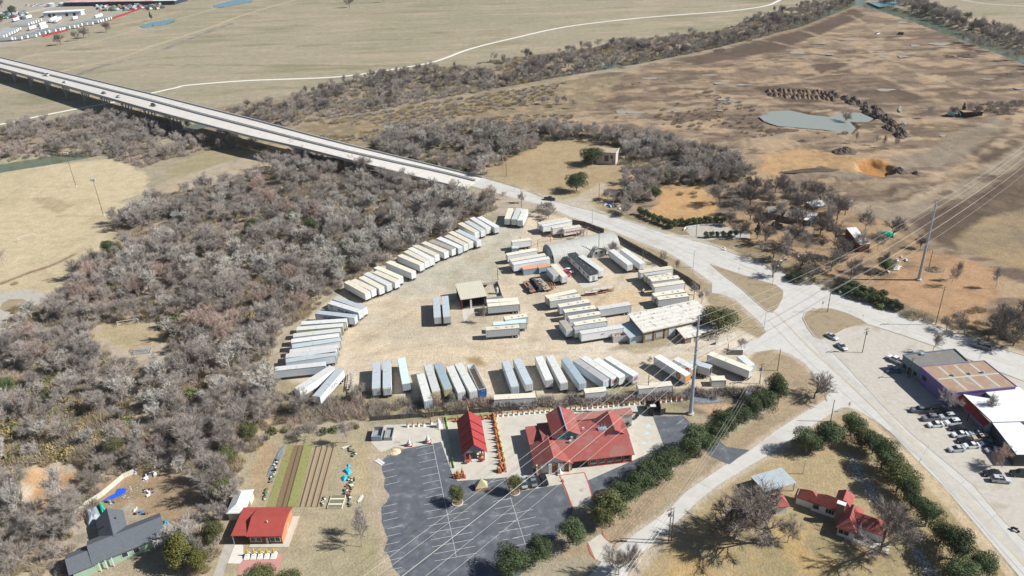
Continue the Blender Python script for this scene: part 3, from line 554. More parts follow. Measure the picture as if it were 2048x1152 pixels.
def meshes(pair,n1,m1,n2,m2): return (pair[0].mesh(n1,m1),pair[1].mesh(n2,m2))
def tree(name,ms,loc,sc,rz,label,group,cat='tree',names=('trunk','crown')):
    t=thing(name,label,cat,loc,rz,group); t.scale=sc if hasattr(sc,'__len__') else (sc,sc,sc)
    for nm,me in zip(names,ms): put(nm,me,t)
    return t
PR=dict(
 grey=[meshes(bare(s,10,sp,spl,tw,tk),'trunk',M_bark,'crown',M_twig) for s,sp,spl,tw,tk in ((1,.55,(4,3,3),17,.22),(2,.66,(5,3,2),22,.2),(3,.48,(3,4,3),16,.26),(4,.72,(4,4,2),18,.18),(5,.6,(3,3,3),18,.3))],
 pale=[meshes(bare(s,10,sp,spl,13,tk,tww=.036,twl=1.05,tr=.2),'trunk',M_barkw,'crown',M_twigw) for s,sp,spl,tk in ((11,.55,(4,4,2),.22),(12,.5,(4,3,3),.25))],
 red=[meshes(bare(21,10,.6,(5,3,2),20,.18),'trunk',M_bark,'crown',M_twigr)],
 dark=[meshes(bare(s,10,.78,(5,4,3),14,.24,.26,1.05,.022,.18),'trunk',M_barkd,'crown',M_twigd) for s in (31,32,33)],
 thin=[meshes(bare(s,10,.5,(4,3,2),14,.3,.12,1.2,.02),'trunk',M_bark,'crown',M_twig) for s in (41,42)],
 oak=[meshes(leafy(s),'trunk',M_bark,'crown',M_leaf) for s in (51,52,53,54)], oaky=[meshes(leafy(s),'trunk',M_bark,'crown',M_leafy) for s in (55,56)],
 cedar=[meshes(leafy(61,4.4,9.5,.8,8000,.2,16,1),'trunk',M_bark,'crown',M_cedar)], cone=[meshes(leafy(62,2.3,9,.9,4500,.19,14,1),'trunk',M_bark,'crown',M_cedard)],
 shrub=[meshes(leafy(s,2.2,3.2,.2,1900,.18,7),'stem',M_bark,'foliage',M_leaf) for s in (63,64)])
def scrub(seed,m_=None):
    r=random.Random(seed); B=MB()
    for _ in range(330):
        t=r.uniform(0,2*PI); u=math.sqrt(r.random())*1.6; q=Vector((math.cos(t)*u,math.sin(t)*u,r.uniform(0,.5))); e=Vector((math.cos(t)*r.uniform(-.2,.9),math.sin(t)*r.uniform(-.2,.9),r.uniform(.4,1.2))).normalized(); l=r.uniform(.7,2.0)*(1.3-u*.45); s=rdir(e,PI/2,r)*.04
        B.add([q-s,q+s,q+e*l],[(0,1,2)])
    return B
def leafbush(seed):
    r=random.Random(seed); B=MB()
    for _ in range(420):
        d=Vector((r.gauss(0,1),r.gauss(0,1),abs(r.gauss(0,1))*.8)).normalized(); q=Vector((d.x*1.5,d.y*1.5,d.z*1.5))*r.uniform(.5,1.05); e=rdir(d,r.uniform(0,1.2),r); a=e.orthogonal().normalized()*.2*r.uniform(.6,1.3); b=e.cross(a)*.7; B.add([q-a,q+b,q+a,q-b],[(0,1,2,3)])
    return B
SB=dict(scrub=[scrub(s).mesh('scrub',M_scrub) for s in (1,2)],redscrub=[scrub(3).mesh('scrub',M_twigr)],grey=[scrub(4).mesh('scrub',M_twig)],gold=[leafbush(5).mesh('bush',M_gold)],green=[leafbush(6).mesh('bush',mat('bush_leaves',(.13,.155,.06),.9,.3,.8,rnd=.3))],straw=[scrub(7).mesh('scrub',mat('straw_stems',(.42,.34,.2),.95,.2,.6,rnd=.2))])
def gn_scatter(name,variants,pts,label,cat):
    """one object: variants (lists of meshes) stood at pts=(x,y,z,scale,rot,variant)"""
    coll=bpy.data.collections.new(name+'_kinds')
    for k,ms in enumerate(variants):
        if len(ms)==1: me=ms[0]
        else:
            bm=bmesh.new(); me=bpy.data.meshes.new('kind')
            mats=[]
            for i,m in enumerate(ms):
                n0=len(bm.faces); bm.from_mesh(m); bm.faces.ensure_lookup_table()
                for f in bm.faces[n0:]: f.material_index=i
                mats.append(m.materials[0])
            bm.to_mesh(me); bm.free()
            for m in mats: me.materials.append(m)
        o=bpy.data.objects.new('k%02d'%k,me); coll.objects.link(o)
    a=np.array(pts,float); me=bpy.data.meshes.new(name); me.vertices.add(len(a)); me.vertices.foreach_set('co',a[:,:3].astype(np.float32).ravel())
    for nm,ty,ix in (('size','FLOAT',3),('turn','FLOAT',4),('pick','INT',5)):
        at=me.attributes.new(nm,ty,'POINT'); at.data.foreach_set('value',a[:,ix].astype(np.int32 if ty=='INT' else np.float32))
    for k in variants: 
        for m in k: 
            if m.materials[0].name not in me.materials: me.materials.append(m.materials[0])
    o=put(name,me); ng=bpy.data.node_groups.new(name,'GeometryNodeTree'); ng.interface.new_socket('Geometry',in_out='INPUT',socket_type='NodeSocketGeometry'); ng.interface.new_socket('Geometry',in_out='OUTPUT',socket_type='NodeSocketGeometry')
    n=ng.nodes; L=ng.links; gi=n.new('NodeGroupInput'); go=n.new('NodeGroupOutput'); ip=n.new('GeometryNodeInstanceOnPoints'); ci=n.new('GeometryNodeCollectionInfo'); ci.inputs['Collection'].default_value=coll; ci.inputs['Separate Children'].default_value=True; ci.inputs['Reset Children'].default_value=True
    def at(nm,ty):
        q=n.new('GeometryNodeInputNamedAttribute'); q.data_type=ty; q.inputs['Name'].default_value=nm; return q.outputs['Attribute']
    ip.inputs['Pick Instance'].default_value=True; L.new(gi.outputs[0],ip.inputs['Points']); L.new(ci.outputs[0],ip.inputs['Instance']); L.new(at('pick','INT'),ip.inputs['Instance Index']); L.new(at('size','FLOAT'),ip.inputs['Scale'])
    cx=n.new('ShaderNodeCombineXYZ'); L.new(at('turn','FLOAT'),cx.inputs[2]); L.new(cx.outputs[0],ip.inputs['Rotation']); L.new(ip.outputs[0],go.inputs[0])
    md=o.modifiers.new('scatter','NODES'); md.node_group=ng
    return tag(o,label,cat,kind='stuff')
def fill(poly,step,seed,holes=(),jit=.9,clump=0.,world=False):
    r=np.random.RandomState(seed); P=poly if world else wpoly(poly); A=np.array(P); xs=np.arange(A[:,0].min(),A[:,0].max(),step); ys=np.arange(A[:,1].min(),A[:,1].max(),step)
    gx_,gy_=np.meshgrid(xs,ys); x=gx_.ravel()+r.uniform(-jit,jit,gx_.size)*step/2; y=gy_.ravel()+r.uniform(-jit,jit,gx_.size)*step/2
    k=sdist(x,y,P)>0
    for h in holes: k&=sdist(x,y,h if world else wpoly(h))<0
    if clump: k&=fbm(x,y,22,3,seed)>clump
    return list(zip(x[k],y[k]))
HS=[(150,1130),(165,1040),(230,945),(330,938),(430,970),(400,1050),(335,1070),(330,1152),(150,1152)]
HOLE=[[(188,648),(318,642),(340,690),(335,735),(260,742),(215,720),(188,680)],HS,[(35,932),(170,915),(195,950),(140,1000),(70,1050),(25,1040)]]
GOLD=wpoly([(0,735),(110,745),(260,800),(300,880),(250,925),(60,960),(0,960)])
BR=[(-50,128),(150,160),(300,200),(512,250),(687,290),(862,333),(1000,365),(1000,400),(862,372),(687,320),(512,290),(300,240),(150,200),(-50,165)]
RG=[ # polygon, step, mix of kinds, height range, label
 ([(0,700),(60,640),(120,612),(150,600),(140,570),(200,515),(235,480),(225,455),(285,410),(310,388),(380,384),(440,372),(520,352),(565,325),(600,306),(700,335),(860,382),(985,405),(1000,424),(950,440),(890,485),(800,520),(690,572),(640,610),(560,670),(545,735),(555,790),(600,800),(640,830),(560,850),(490,880),(480,960),(440,1040),(420,1152),(-60,1152),(-80,700)],6.0,('grey','grey','grey','grey','grey','grey','pale','grey','red','thin','thin'),(5.5,11.5),'bare grey tree in the dense winter woodland west of the trailer yard','woodland'),
 ([(735,300),(790,270),(880,262),(1000,262),(1130,262),(1300,280),(1440,312),(1512,338),(1500,362),(1430,372),(1320,372),(1300,400),(1255,405),(1240,350),(1236,322),(1240,300),(1180,280),(1100,282),(1020,318),(970,352),(880,345)],5.8,('grey','grey','thin','grey','pale'),(8,11),'bare grey tree in the belt of woodland around the northern lawn','belt'),
 ([(0,262),(90,250),(200,232),(300,238),(420,262),(545,292),(510,302),(420,300),(350,316),(300,332),(280,335),(215,312),(150,305),(0,320)],7,('grey','thin','grey','grey'),(7,10),'bare tree on the river bank beside the bridge','bank'),
 ([(430,222),(560,205),(700,165),(790,148),(1000,122),(1130,105),(1300,78),(1440,62),(1560,22),(1700,-8),(1710,4),(1600,52),(1500,82),(1400,104),(1240,132),(1100,158),(900,195),(700,232),(560,255)],7.5,('grey','thin','grey','thin','dark'),(5.5,10),'bare tree lining the river through the floodplain','river'),
 ([(1730,-8),(1850,12),(1900,30),(1980,58),(2060,85),(2200,130),(2200,190),(2060,108),(1980,78),(1905,52),(1840,30)],8,('thin','grey','dark'),(8,12),'bare tree on the far bank of the eastern river bend','bend'),
 ([(1900,72),(1980,96),(2060,128),(2200,185),(2200,200),(2060,142),(1980,108),(1890,78)],7,('thin',),(8,11),'slender bare tree between earthworks and the eastern river bend','bend2'),
 ([(985,392),(1040,402),(1092,418),(1122,434),(1096,440),(1050,424),(1010,426),(975,418)],4.2,('grey','thin','grey'),(4.5,7),'grey bare thicket tree between the road and the top of the yard','thicket'),
 ([(1198,398),(1250,386),(1305,405),(1300,438),(1262,436),(1225,420)],5,('grey','grey','thin'),(5,8),'bare tree in the brushy verge beside the orange clearing','verge'),
 ([(1000,225),(1080,205),(1150,205),(1150,216),(1060,222)],8,('thin','grey'),(7,9),'slender bare tree at the edge of the brown earthworks','ew'),
]
allt=[]
for k,(poly,st,kinds,hr,lab,gn) in enumerate(RG):
    r=random.Random(100+k); pts=fill(poly,st,40+k,HOLE+[BR],clump=(.33,.36,.44,.50,.46,.44,.4,.3,.3)[k] if False else (.33 if k==0 else .36 if k==1 else .49 if 'lining the river' in lab else .42))
    for x,y in pts:
        kd=r.choice(kinds); h=r.uniform(*hr)
        nx_=fbm(np.array([x]),np.array([y]),45,2,3.)[0]
        if k==0 and r.random()<.12: h*=1.3
        if k==0 and r.random()<.42 and sdist(np.array([x]),np.array([y]),GOLD)[0]>0: continue
        if k==0 and nx_>.60: kd=r.choice(('pale','grey','grey'))
        allt.append((math.hypot(x,y),x,y,max(zat(x,y),-1.2),h,kd,r.uniform(0,6.28),lab,gn,r.randrange(9)))
    print('region',k,len(pts))
# the pale cottonwoods that overhang the trailers
for (x,y,h) in ((880,425,15),(845,440,15),(915,430,14),(800,455,14),(840,480,13),(930,415,13),(790,490,12),(900,460,12),(870,395,12),(760,500,12),(950,425,12),(540,560,13),(330,500,13),(270,545,13),(300,590,12),(460,560,12),(680,560,11),(720,530,12),(600,600,11),(530,650,11),(640,560,12),(480,520,12),(820,500,12),(560,480,12)):
    g=G(x,y); allt.append((0,g[0],g[1],0,h,'pale',x*.37,'tall pale-barked cottonwood overhanging the line of trailers','overhang',x%2))
allt.sort(key=lambda a:a[0])
KI=['grey','pale','red','dark','thin']; VAR=[]; VI={}
for kd in KI:
    for i,ms in enumerate(PR[kd]): VI[(kd,i)]=len(VAR); VAR.append(ms)
first={}
NIND=250
for d,x,y,z,h,kd,rz,lab,gn,vi in allt[:NIND]:
    v=vi%len(PR[kd]); t=tree('bare_tree',PR[kd][v],(x,y,z),(h/10*random.Random(int(x*7+y)).uniform(.9,1.15),)*2+(h/10,),rz,lab,lab)
gn_scatter('woodland',VAR,[(x,y,z,h/10,rz,VI[(kd,vi%len(PR[kd]))]) for d,x,y,z,h,kd,rz,lab,gn,vi in allt[NIND:]],'bare grey winter woodland stretching back from the yard to the river','woodland')
# undergrowth
und=[]; UV=[]; UI={}
for kd in SB:
    for i,me_ in enumerate(SB[kd]): UI[(kd,i)]=len(UV); UV.append([me_])
def under(poly,step,mix_,sr,seed,clump=0.,holes=HOLE+[BR]):
    r=random.Random(seed)
    for x,y in fill(poly,step,seed,holes,clump=clump):
        kd=r.choice(mix_); und.append((x,y,max(zat(x,y),-1.5),r.uniform(*sr),r.uniform(0,6.28),UI[(kd,r.randrange(len(SB[kd])))]))
under(RG[0][0],3.3,('scrub','scrub','grey','straw','redscrub','scrub','straw','grey'),(.6,1.5),201,.2)
under([(0,760),(120,760),(230,810),(280,900),(200,935),(60,1000),(0,1010)],2.8,('gold','gold','gold','scrub','green','scrub','straw','grey'),(.9,2.0),202,.28)
under([(20,560),(0,700),(120,720),(200,640),(140,610)],5,('gold','scrub','straw'),(.8,1.5),221,.5)
under([(430,430),(620,420),(720,470),(700,540),(560,560),(470,500)],5,('green','gold','scrub'),(.8,1.6),203,.5)
under([(300,640),(520,620),(540,760),(420,840),(250,820),(200,740)],4.5,('gold','green','scrub','straw'),(.9,1.9),213,.45)
under(RG[1][0],4,('scrub','grey','green','grey'),(.8,1.5),204,.3)
under(RG[2][0],4.5,('scrub','grey','redscrub'),(.8,1.6),205,.3); under(RG[3][0],5.5,('scrub','grey','grey','straw'),(.9,1.8),206,.3); under(RG[4][0],6,('scrub','grey'),(.9,1.6),207,.35)
under([(600,790),(740,800),(860,808),(1000,806),(1000,815),(880,826),(740,838),(620,845),(560,850)],2.6,('grey','scrub','redscrub','grey'),(.8,1.5),208,.3)
under([(500,870),(560,860),(735,850),(730,862),(560,872),(540,880),(510,910),(480,900)],2.6,('scrub','green','grey'),(.6,1.2),209,.3)
under([(1095,330),(1240,300),(1290,330),(1240,350)],9,('scrub',),(.5,.9),210,.5)
under([(1340,395),(1400,372),(1470,352),(1520,352),(1600,380),(1560,420),(1450,430)],7,('grey','scrub','straw'),(.6,1.1),211,.52)
under([(1430,455),(1560,430),(1700,455),(1760,520),(1700,580),(1560,540)],7,('scrub','grey','straw'),(.5,1.2),212,.45)
under([(1565,565),(1680,592),(1780,625),(1870,655),(1880,640),(1780,605),(1680,570),(1560,545)],3.5,('scrub','green','grey'),(.7,1.3),214,.35)
under([(1880,655),(1960,665),(2060,700),(2060,640),(1960,610)],5,('scrub','straw','grey'),(.6,1.3),215,.4)
under([(900,262),(1000,232),(1130,225),(1180,245),(1000,262)],4.6,('straw','scrub','grey'),(.5,1.2),216,.4)
under([(640,245),(900,200),(1130,165),(1100,200),(900,240),(700,290),(600,285)],4.6,('straw','scrub','grey','grey','straw'),(.5,1.4),217,.36)
under([(1280,240),(1420,180),(1480,200),(1560,240),(1700,270),(1600,290),(1400,270)],6,('straw','scrub','redscrub','grey'),(.4,1.2),218,.45)
under([(1960,205),(2060,200),(2060,230),(1990,235)],4.5,('grey','scrub'),(.8,1.3),219,.35)
gn_scatter('undergrowth',UV,und,'scrubby grey and golden undergrowth beneath the bare woodland','undergrowth')
print('trees',len(allt),'under',len(und))
# vine-covered hedge along the yard's south fence: countable bushes
HG=[]
for i in range(34):
    t=i/33; x=985+(1520-985)*t; y=814-(814-783)*t+4*math.sin(i*1.7)
    HG.append((x,y))
M_vine=mat('grey_vines',(.215,.185,.17),.95,.3,1.2,mix=((.16,.15,.08),.6,1.0))
hv=[scrub(90+i) for i in range(2)]; hb=[]
for i in range(3):
    b=scrub(95+i); b2=leafbush(97+i); b2.v=[(x*.9,y*.9,z*.8) for x,y,z in b2.v]; hb.append((b.mesh('stem',M_twig),b2.mesh('foliage',M_vine)))
for i,(x,y) in enumerate(HG): g=G(x,y); tree('hedge_bush',hb[i%3],(g[0],g[1],0),(1.5+.35*math.sin(i*2.1),1.3,1.15+.3*math.sin(i*1.3)),i*1.1,'vine-tangled grey bush in the hedge between the trailer yard and the temple','hedge bushes along the yard fence','bush',('stem','foliage'))
# evergreens one can point to
EV=[('oak',1398,908,5.2,9),('oak',1372,920,4.8,8.6),('oak',1343,938,4.8,8),('oak',1318,958,5,8.6),('oak',1292,975,5,8.5),('oak',1268,990,5,8.8),('oak',1246,1008,5,8.4),('oaky',1222,1035,5.3,9),('oaky',1203,1052,4.2,7.5),('oak',1146,1085,4.9,8.2),('oak',1078,1118,4.4,7.5),('oak',1026,1152,5.6,8.8),
 ('oak',1428,886,4.5,8),('oak',1452,868,4.8,8),('oak',1478,850,4.8,8.2),('oak',1502,836,4.6,8.5),('oak',1528,822,5,9),('oak',1556,808,5.2,9.6)]
EL='dark green live oak in the hedge row between the temple lot and the side street'
for i,(kd,x,y,rr,h) in enumerate(EV): g=G(x,y); tree('live_oak',PR[kd][i%len(PR[kd])],(g[0],g[1],0),(rr/5*(.9+.14*math.sin(i*2.9)),rr/5*(.9+.14*math.cos(i*1.9)),h/9*(.95+.16*math.sin(i*3.1))),i*1.3,EL,EL)
EV2=[(1722,898,4.6,7.5),(1744,908,4.6,7.8),(1763,935,5.2,8.6),(1781,955,5.2,9),(1793,983,5.4,9),(1815,1000,4.8,8.4),(1821,1020,4.4,7.8),(1850,1053,4.4,7.6),(1880,1088,4.8,8.4),(1909,1118,5.6,8.8),(1960,1150,5.2,8),(1915,1170,5.2,8)]
EL2='dark green live oak in the row lining the main road by the red-roofed house'
for i,(x,y,rr,h) in enumerate(EV2): g=G(x,y); tree('live_oak',PR['oak' if i%4 else 'oaky'][(i+1)%(4 if i%4 else 2)],(g[0],g[1],0),(rr/5*(.86+.16*math.sin(i*2.3)),rr/5*(.86+.16*math.cos(i*1.7)),h/9*(.95+.15*math.sin(i*3.7))),i*1.9,EL2,EL2)
EV3=[('oak',1612,905,4.4,7.5,'round live oak casting shade on the side street, at the street end of the lawn'),('oak',1644,894,5.4,8.6,'broad live oak at the top of the lawn beside the round street-side one'),('oak',1700,872,4.2,7.6,'upright live oak at the corner of main road and side street'),
 ('oak',1185,329,7.2,10.5,'large round live oak standing against the small pale building'),('oak',1153,382,6.4,10,'spreading live oak alone on the dry lawn north of the road'),('oaky',1438,660,7.6,9.5,'wide live oak shading the east end of the white-roofed warehouse'),
 ('cedar',368,1130,6,12.5,'tall golden-green cedar beside the grey-shingled house'),('cedar',400,1140,4,9,'smaller green cedar behind the tall golden one'),('oaky',520,1175,4.4,6,'bronze-green bush at the foot of the pink paving'),('oaky',580,1180,4,5.4,'bronze-green bush on the grass south-east of the pink paving'),
 ('cone',1514,478,2.3,9.5,'dark conical cedar beside the homestead drive'),('oak',625,470,4.6,9,'green live oak deep in the bare woodland'),('oak',222,512,3.4,8,'dark green juniper at the edge of the ball field'),('oak',145,598,3,6.5,'bushy green juniper above the park turning loop'),('oak',700,520,4,9,'dark green tree behind the pale cottonwoods near the trailers'),('oak',505,470,3.8,8,'green tree in the middle of the grey woods'),('oak',585,455,3.5,8,'smaller green tree next to the deep-woods oak'),('oaky',100,812,3.5,7,'olive tree in the golden brush, northern one'),('oaky',230,905,3.2,6,'olive tree in the golden brush, nearest the white board fence'),('oaky',360,885,3,6,'olive tree between the golden brush and the garden field'),('oak',15,790,3.5,7,'green tree in the golden brush at the frame edge'),('oaky',690,505,3.4,8,'yellow-green tree behind the pale cottonwoods'),
 ('oak',1770,545,4.4,6.5,'dark live oak beside the brown container house'),('oak',1590,560,3,4,'low green shrub by the road verge under the wires'),('oaky',500,880,3.4,6,'green shrub at the north-west corner of the garden field'),('oaky',455,930,3.4,7,'ivy-green tree on the edge of the woods above the shed'),('oaky',445,1000,3.2,8,'green vine-covered tree beside the grey shed'),('oaky',430,1085,3.5,7,'green vine-covered tree beside the red-roofed house'),
 ('oak',995,300,3.4,8,'dark evergreen in the belt of woods, nearest the northern lawn'),('oak',1253,392,3,7,'dark evergreen among bare trees east of the northern lawn'),('oak',1310,400,3.2,7,'dark evergreen beside the orange dirt clearing'),('cone',1925,228,1.8,9,'lone dark conifer by the machinery in the earthworks'),('cone',303,42,2.6,13,'pointed dark conifer beside the small blue pond')]
for i,(kd,x,y,rr,h,lb) in enumerate(EV3):
    g=G(x,y); me_=PR[kd][i%len(PR[kd])]; b_,hh_={'cedar':(4.4,9.5),'cone':(2.3,9)}.get(kd,(5,9)); tree('conifer' if kd in('cedar','cone') else 'live_oak',me_,(g[0],g[1],0),(rr/b_,rr/b_,h/hh_),i*.7,lb,None)
M_plant=mat('planter_kerb',(.55,.48,.38),.9,.1,2); M_dirt=mat('planter_soil',(.2,.14,.09),.95,.2,2)
for x,y,lb in ((915,1006,'young live oak in the ring planter beside the stall lines'),(1029,985,'young live oak in the ring planter by the three parked cars')):
    g=G(x,y); tree('live_oak',PR['oaky'][0],(g[0],g[1],.25),(.52,.52,.62),x,lb,None)
    p=thing('ring_planter','round pale kerb planter on the asphalt '+('beside the stall lines' if x<1000 else 'by the three parked cars'),'planter',(g[0],g[1],0)); m_=MB()
    for k in range(20):
        a,b=2*PI*k/20,2*PI*(k+1)/20; m_.add([(r_*math.cos(t),r_*math.sin(t),z_) for t in (a,b) for r_,z_ in ((1.55,.03),(1.55,.3),(1.3,.3),(1.3,.03))],[(0,4,5,1),(1,5,6,2),(2,6,7,3)])
    m_.build('kerb',M_plant,p); MB().prism([(1.3*math.cos(2*PI*k/16),1.3*math.sin(2*PI*k/16)) for k in range(16)],.03,.2).build('soil',M_dirt,p)
# individual bare trees
BT=[('dark',1628,797,9.5,1.15,'big gnarled dark bare tree at the corner by the junction'),('grey',1238,1150,10,1,'rounded bare tree at the south mouth of the temple driveway'),('dark',1757,1108,14,1.15,'huge spreading bare tree casting a fan shadow beside the red-roofed house'),('dark',1537,1088,19,1.15,'huge bare tree hanging over the white-walled red-roofed house'),('dark',1470,1075,13,1.1,'bare tree with shadow across the leafy lawn west of the red-roofed house'),('grey',1575,1085,9,1,'small bare tree in front of the white-walled house'),
 ('thin',727,1070,10,.8,'slim bare tree in the field, nearer the garden'),('thin',724,1094,11,.7,'slim leaning bare tree in the field, the southern one of two'),('thin',695,885,9,1,'bare tree at the north-east corner of the vegetable garden'),('thin',630,880,8,1,'bare tree behind the green crop bed'),
 ('thin',1864,706,9,1.05,'wide bare tree behind the grey-blue shop'),('thin',1893,823,9,1,'bare tree against the purple shop wall'),('thin',1977,838,9,.9,'bare tree rising through the white roof by the red awning'),('red',1997,931,8,.9,'russet bare tree at the edge of the car lot'),
 ('thin',972,645,8,.8,'bare tree beside the open garage apron'),('thin',1163,480,6,.9,'small bare tree among rusty frames behind the half-round hut'),('grey',1224,511,7,.9,'bare tree leaning on the east end of the half-round hut'),('thin',1327,527,6.5,.9,'small bare tree on the verge by the yard fence, northern one'),('thin',1352,545,6.5,.9,'small bare tree on the verge by the yard fence, southern one'),('grey',1403,606,7,1,'bushy bare tree at the warehouse road corner'),('grey',1388,590,6,1,'bushy bare tree behind the ribbed trailers'),('thin',1482,704,6,.9,'bare tree beside the yard gate'),('grey',1300,728,3,1,'low bare bush beside the trailers'),
 ('thin',8,531,9,1,'lone bare tree on the ball field'),('thin',903,810,5.5,1,'bare bush tree behind the five angled trailers'),('red',875,815,6,1,'reddish bare tree between trailers and temple fence'),('grey',720,800,6.5,.9,'bare bush tree beside the empty chassis racks'),('pale',535,800,13,1.15,'large pale cottonwood beside the last angled trailer'),('pale',130,1000,13,.7,'white-trunked tree on the orange bank'),('pale',40,1040,13,.6,'white-trunked tree at the frame edge of the orange bank'),('grey',425,965,13,1.1,'large bare tree overhanging the grey-shingled house yard'),('grey',455,905,10,1.1,'bare tree north of the big one over the yard'),
 ('thin',1911,562,9,.8,'leaning bare tree on orange soil behind the dark mound'),('thin',1901,572,9,.7,'leaning bare tree on orange soil before the dark mound'),('thin',1991,577,10,.7,'tall thin bare tree east of the orange clearing'),('thin',1740,566,8,.6,'thin bare tree between container house and pylon'),('dark',1840,499,7,.8,'small dark bare tree just below the far pylon'),
 ('thin',1860,236,9,.7,'lone bare sapling on the earthworks track'),('thin',1710,287,8,.7,'bare sapling between pond and earthworks, first'),('thin',1750,290,8,.7,'bare sapling between pond and earthworks, second'),('thin',1768,296,8,.7,'bare sapling between pond and earthworks, third'),('thin',1790,298,8,.7,'bare sapling between pond and earthworks, fourth'),
 ('red',1690,240,8,1.2,'round reddish bush on the spit in the earthworks pond'),('dark',1905,232,7,1,'bare tree by the machinery in the earthworks'),('dark',1950,232,8,1,'bushy bare tree behind the machinery in the earthworks'),('thin',1937,228,9,.7,'thin bare tree behind the machinery in the earthworks'),
 ('dark',122,90,13,.9,'bare tree on the floodplain below the red fence of the far depot, westernmost'),('dark',153,82,12,.6,'thin bare tree on the floodplain below the far depot'),('dark',168,76,14,.9,'bare tree on the floodplain below the blue far trailers'),('dark',213,65,13,.8,'bare tree on the floodplain below the far depot, easternmost'),('dark',699,15,14,.8,'lone bare tree on the far grass field'),('dark',768,5,13,.7,'bare tree cut by the frame top on the far grass field'),('dark',4,15,12,1.2,'dark tree at the far depot corner')]
for i,(kd,x,y,h,wd_,lb) in enumerate(BT):
    g=G(x,y); ms=PR[kd][i%len(PR[kd])]; tree('bare_tree',ms,(g[0],g[1],max(zat(*g),-1)),(h/10*wd_,h/10*wd_,h/10),i*.9+.4,lb,None)
HT=[(1656,446,10,1.1),(1674,440,9,1),(1613,426,9,.9),(1730,462,9.5,1),(1785,475,8,1),(1661,542,8,1.1),(1611,505,8.5,1.1),(1583,488,8,1),(1546,517,8.5,1.1),(1560,440,9,1),(1595,425,9,1),(1520,460,8,.9),(1470,430,9,1),(1500,410,9,1),(1440,410,9,1),(1530,395,8,1),(1570,400,9,1),(1625,400,8,1),(1480,395,8,1),(1545,555,6,1),(1700,560,7,1),(1715,545,6,1),(1640,470,8,1),(1480,475,7,.8),(1770,540,8,.7),(1460,450,6,.8),(1630,535,6,1),(1580,410,10,1),(1640,405,9,1),(1690,430,8,1),(1540,420,9,1),(1510,390,8,1),(1600,460,9,1),(1570,500,8,1),(1530,490,8,1),(1680,520,8,1),(1720,500,8,1),(1600,540,7,1),(1550,385,9,1),(1605,395,9,1),(1655,425,9,1),(1500,440,8,1),(1565,525,8,1),(1620,560,6,1),(1670,480,8,1),(1755,500,8,1)]
for i,(x,y,h,wd_) in enumerate(HT): g=G(x,y); lb='bare grey oak in the grove around the homestead'; tree('bare_tree',PR[('dark','grey')[i%3==0]][i%3],(g[0],g[1],0),(h/7.8*wd_,h/7.8*wd_,h/7.8),i*1.7,lb,lb)
ET=[(1975,682,9),(2003,668,9),(2026,692,9),(1928,668,5),(2058,668,9),(1893,660,4.5),(2040,632,6)]
for i,(x,y,h) in enumerate(ET): g=G(x,y); lb='dark many-limbed bare oak beyond the eastern road'; tree('bare_tree',PR['dark'][i%3],(g[0],g[1],0),(h/7.5*.9,h/7.5*.9,h/7.5),i*1.1,lb,lb)
# hedge shrubs
def shrubs(pts,lb,sc,nm='shrub'):
    for i,(x,y) in enumerate(pts): g=G(x,y); tree(nm,PR['shrub'][i%2],(g[0],g[1],0),(sc[0]*(1+.15*math.sin(i*2)),)*2+(sc[1]*(1+.2*math.sin(i*3.1)),),i,lb,lb,'shrub',('stem','foliage'))
seg=lambda a,b,n:[(a[0]+(b[0]-a[0])*i/(n-1),a[1]+(b[1]-a[1])*i/(n-1)) for i in range(n)]
shrubs(seg((1280,430),(1345,457),8)+seg((1352,452),(1445,446),9),'dark green hedge shrub along the homestead drive wall',(.95,1.15))
shrubs(seg((1412,476),(1470,472),6),'small green shrub in the bed beside the homestead drive',(.7,.9))
shrubs(seg((1690,588),(1800,622),9),'green shrub on the verge north of the eastern road',(1.0,1.1))
shrubs(seg((1690,578),(1760,598),5),'green shrub in the back row of the verge, north of the eastern road',(1.1,1.2))
shrubs([(25,28),(0,45)],'dark green round bush at the far depot corner',(3,3))
# ---------------- trailers ----------------
def M_side(nm,c,**k): return mat('trailer_side_'+nm,c,.55,.05,.7,spec=.4,mix=(tuple(.78*a for a in c),.57,.8),rnd=.08,**k)
SIDE=dict(white=M_side('white',(.76,.77,.77)),blue=M_side('pale_blue',(.60,.67,.72)),grey=M_side('grey',(.58,.60,.61)),rib=M_side('ribbed',(.50,.53,.56),stripe=(0,1.65,.06)),ribw=M_side('ribbed_white',(.64,.66,.66),stripe=(0,1.65,.06)),yellow=M_side('yellowish',(.62,.60,.36)),brown=M_side('brown',(.30,.25,.21)),steel=M_side('steel_blue',(.28,.40,.50),stripe=(0,3.2,.05)),orange=M_side('orange',(.60,.24,.11)))
def M_rf(nm,c,**k): return mat('trailer_roof_'+nm,c,.75,.08,.8,rnd=.08,mix=(tuple(.72*a for a in c),.55,.5),**k)
ROOF=dict(tan=M_rf('tan',(.62,.57,.46)),cream=M_rf('cream',(.68,.64,.52)),grey=M_rf('grey',(.50,.51,.50)),blue=M_rf('blue_grey',(.44,.49,.52)),dblue=M_rf('blue',(.33,.42,.47)),white=M_rf('white',(.80,.80,.78)),lgrey=M_rf('light_grey',(.62,.63,.60)),dark=M_rf('dark_grey',(.36,.35,.34)),cyan=M_rf('cyan',(.56,.70,.73)),brown=M_rf('brown',(.38,.34,.29)),orange=M_rf('orange',(.66,.30,.15)),corr=M_rf('corrugated',(.42,.42,.42),stripe=(0,3,.04)))
M_frame=mat('chassis_steel',(.045,.045,.05),.8,.2,2); M_tyre=mat('tyre_rubber',(.02,.02,.022),.9,.1,3); M_rim=mat('wheel_rim',(.45,.45,.45),.5,.1,3); M_trim=mat('trailer_trim',(.30,.32,.34),.6,.1,2); M_blk=mat('black_void',(.012,.012,.014),.9,.1,1)
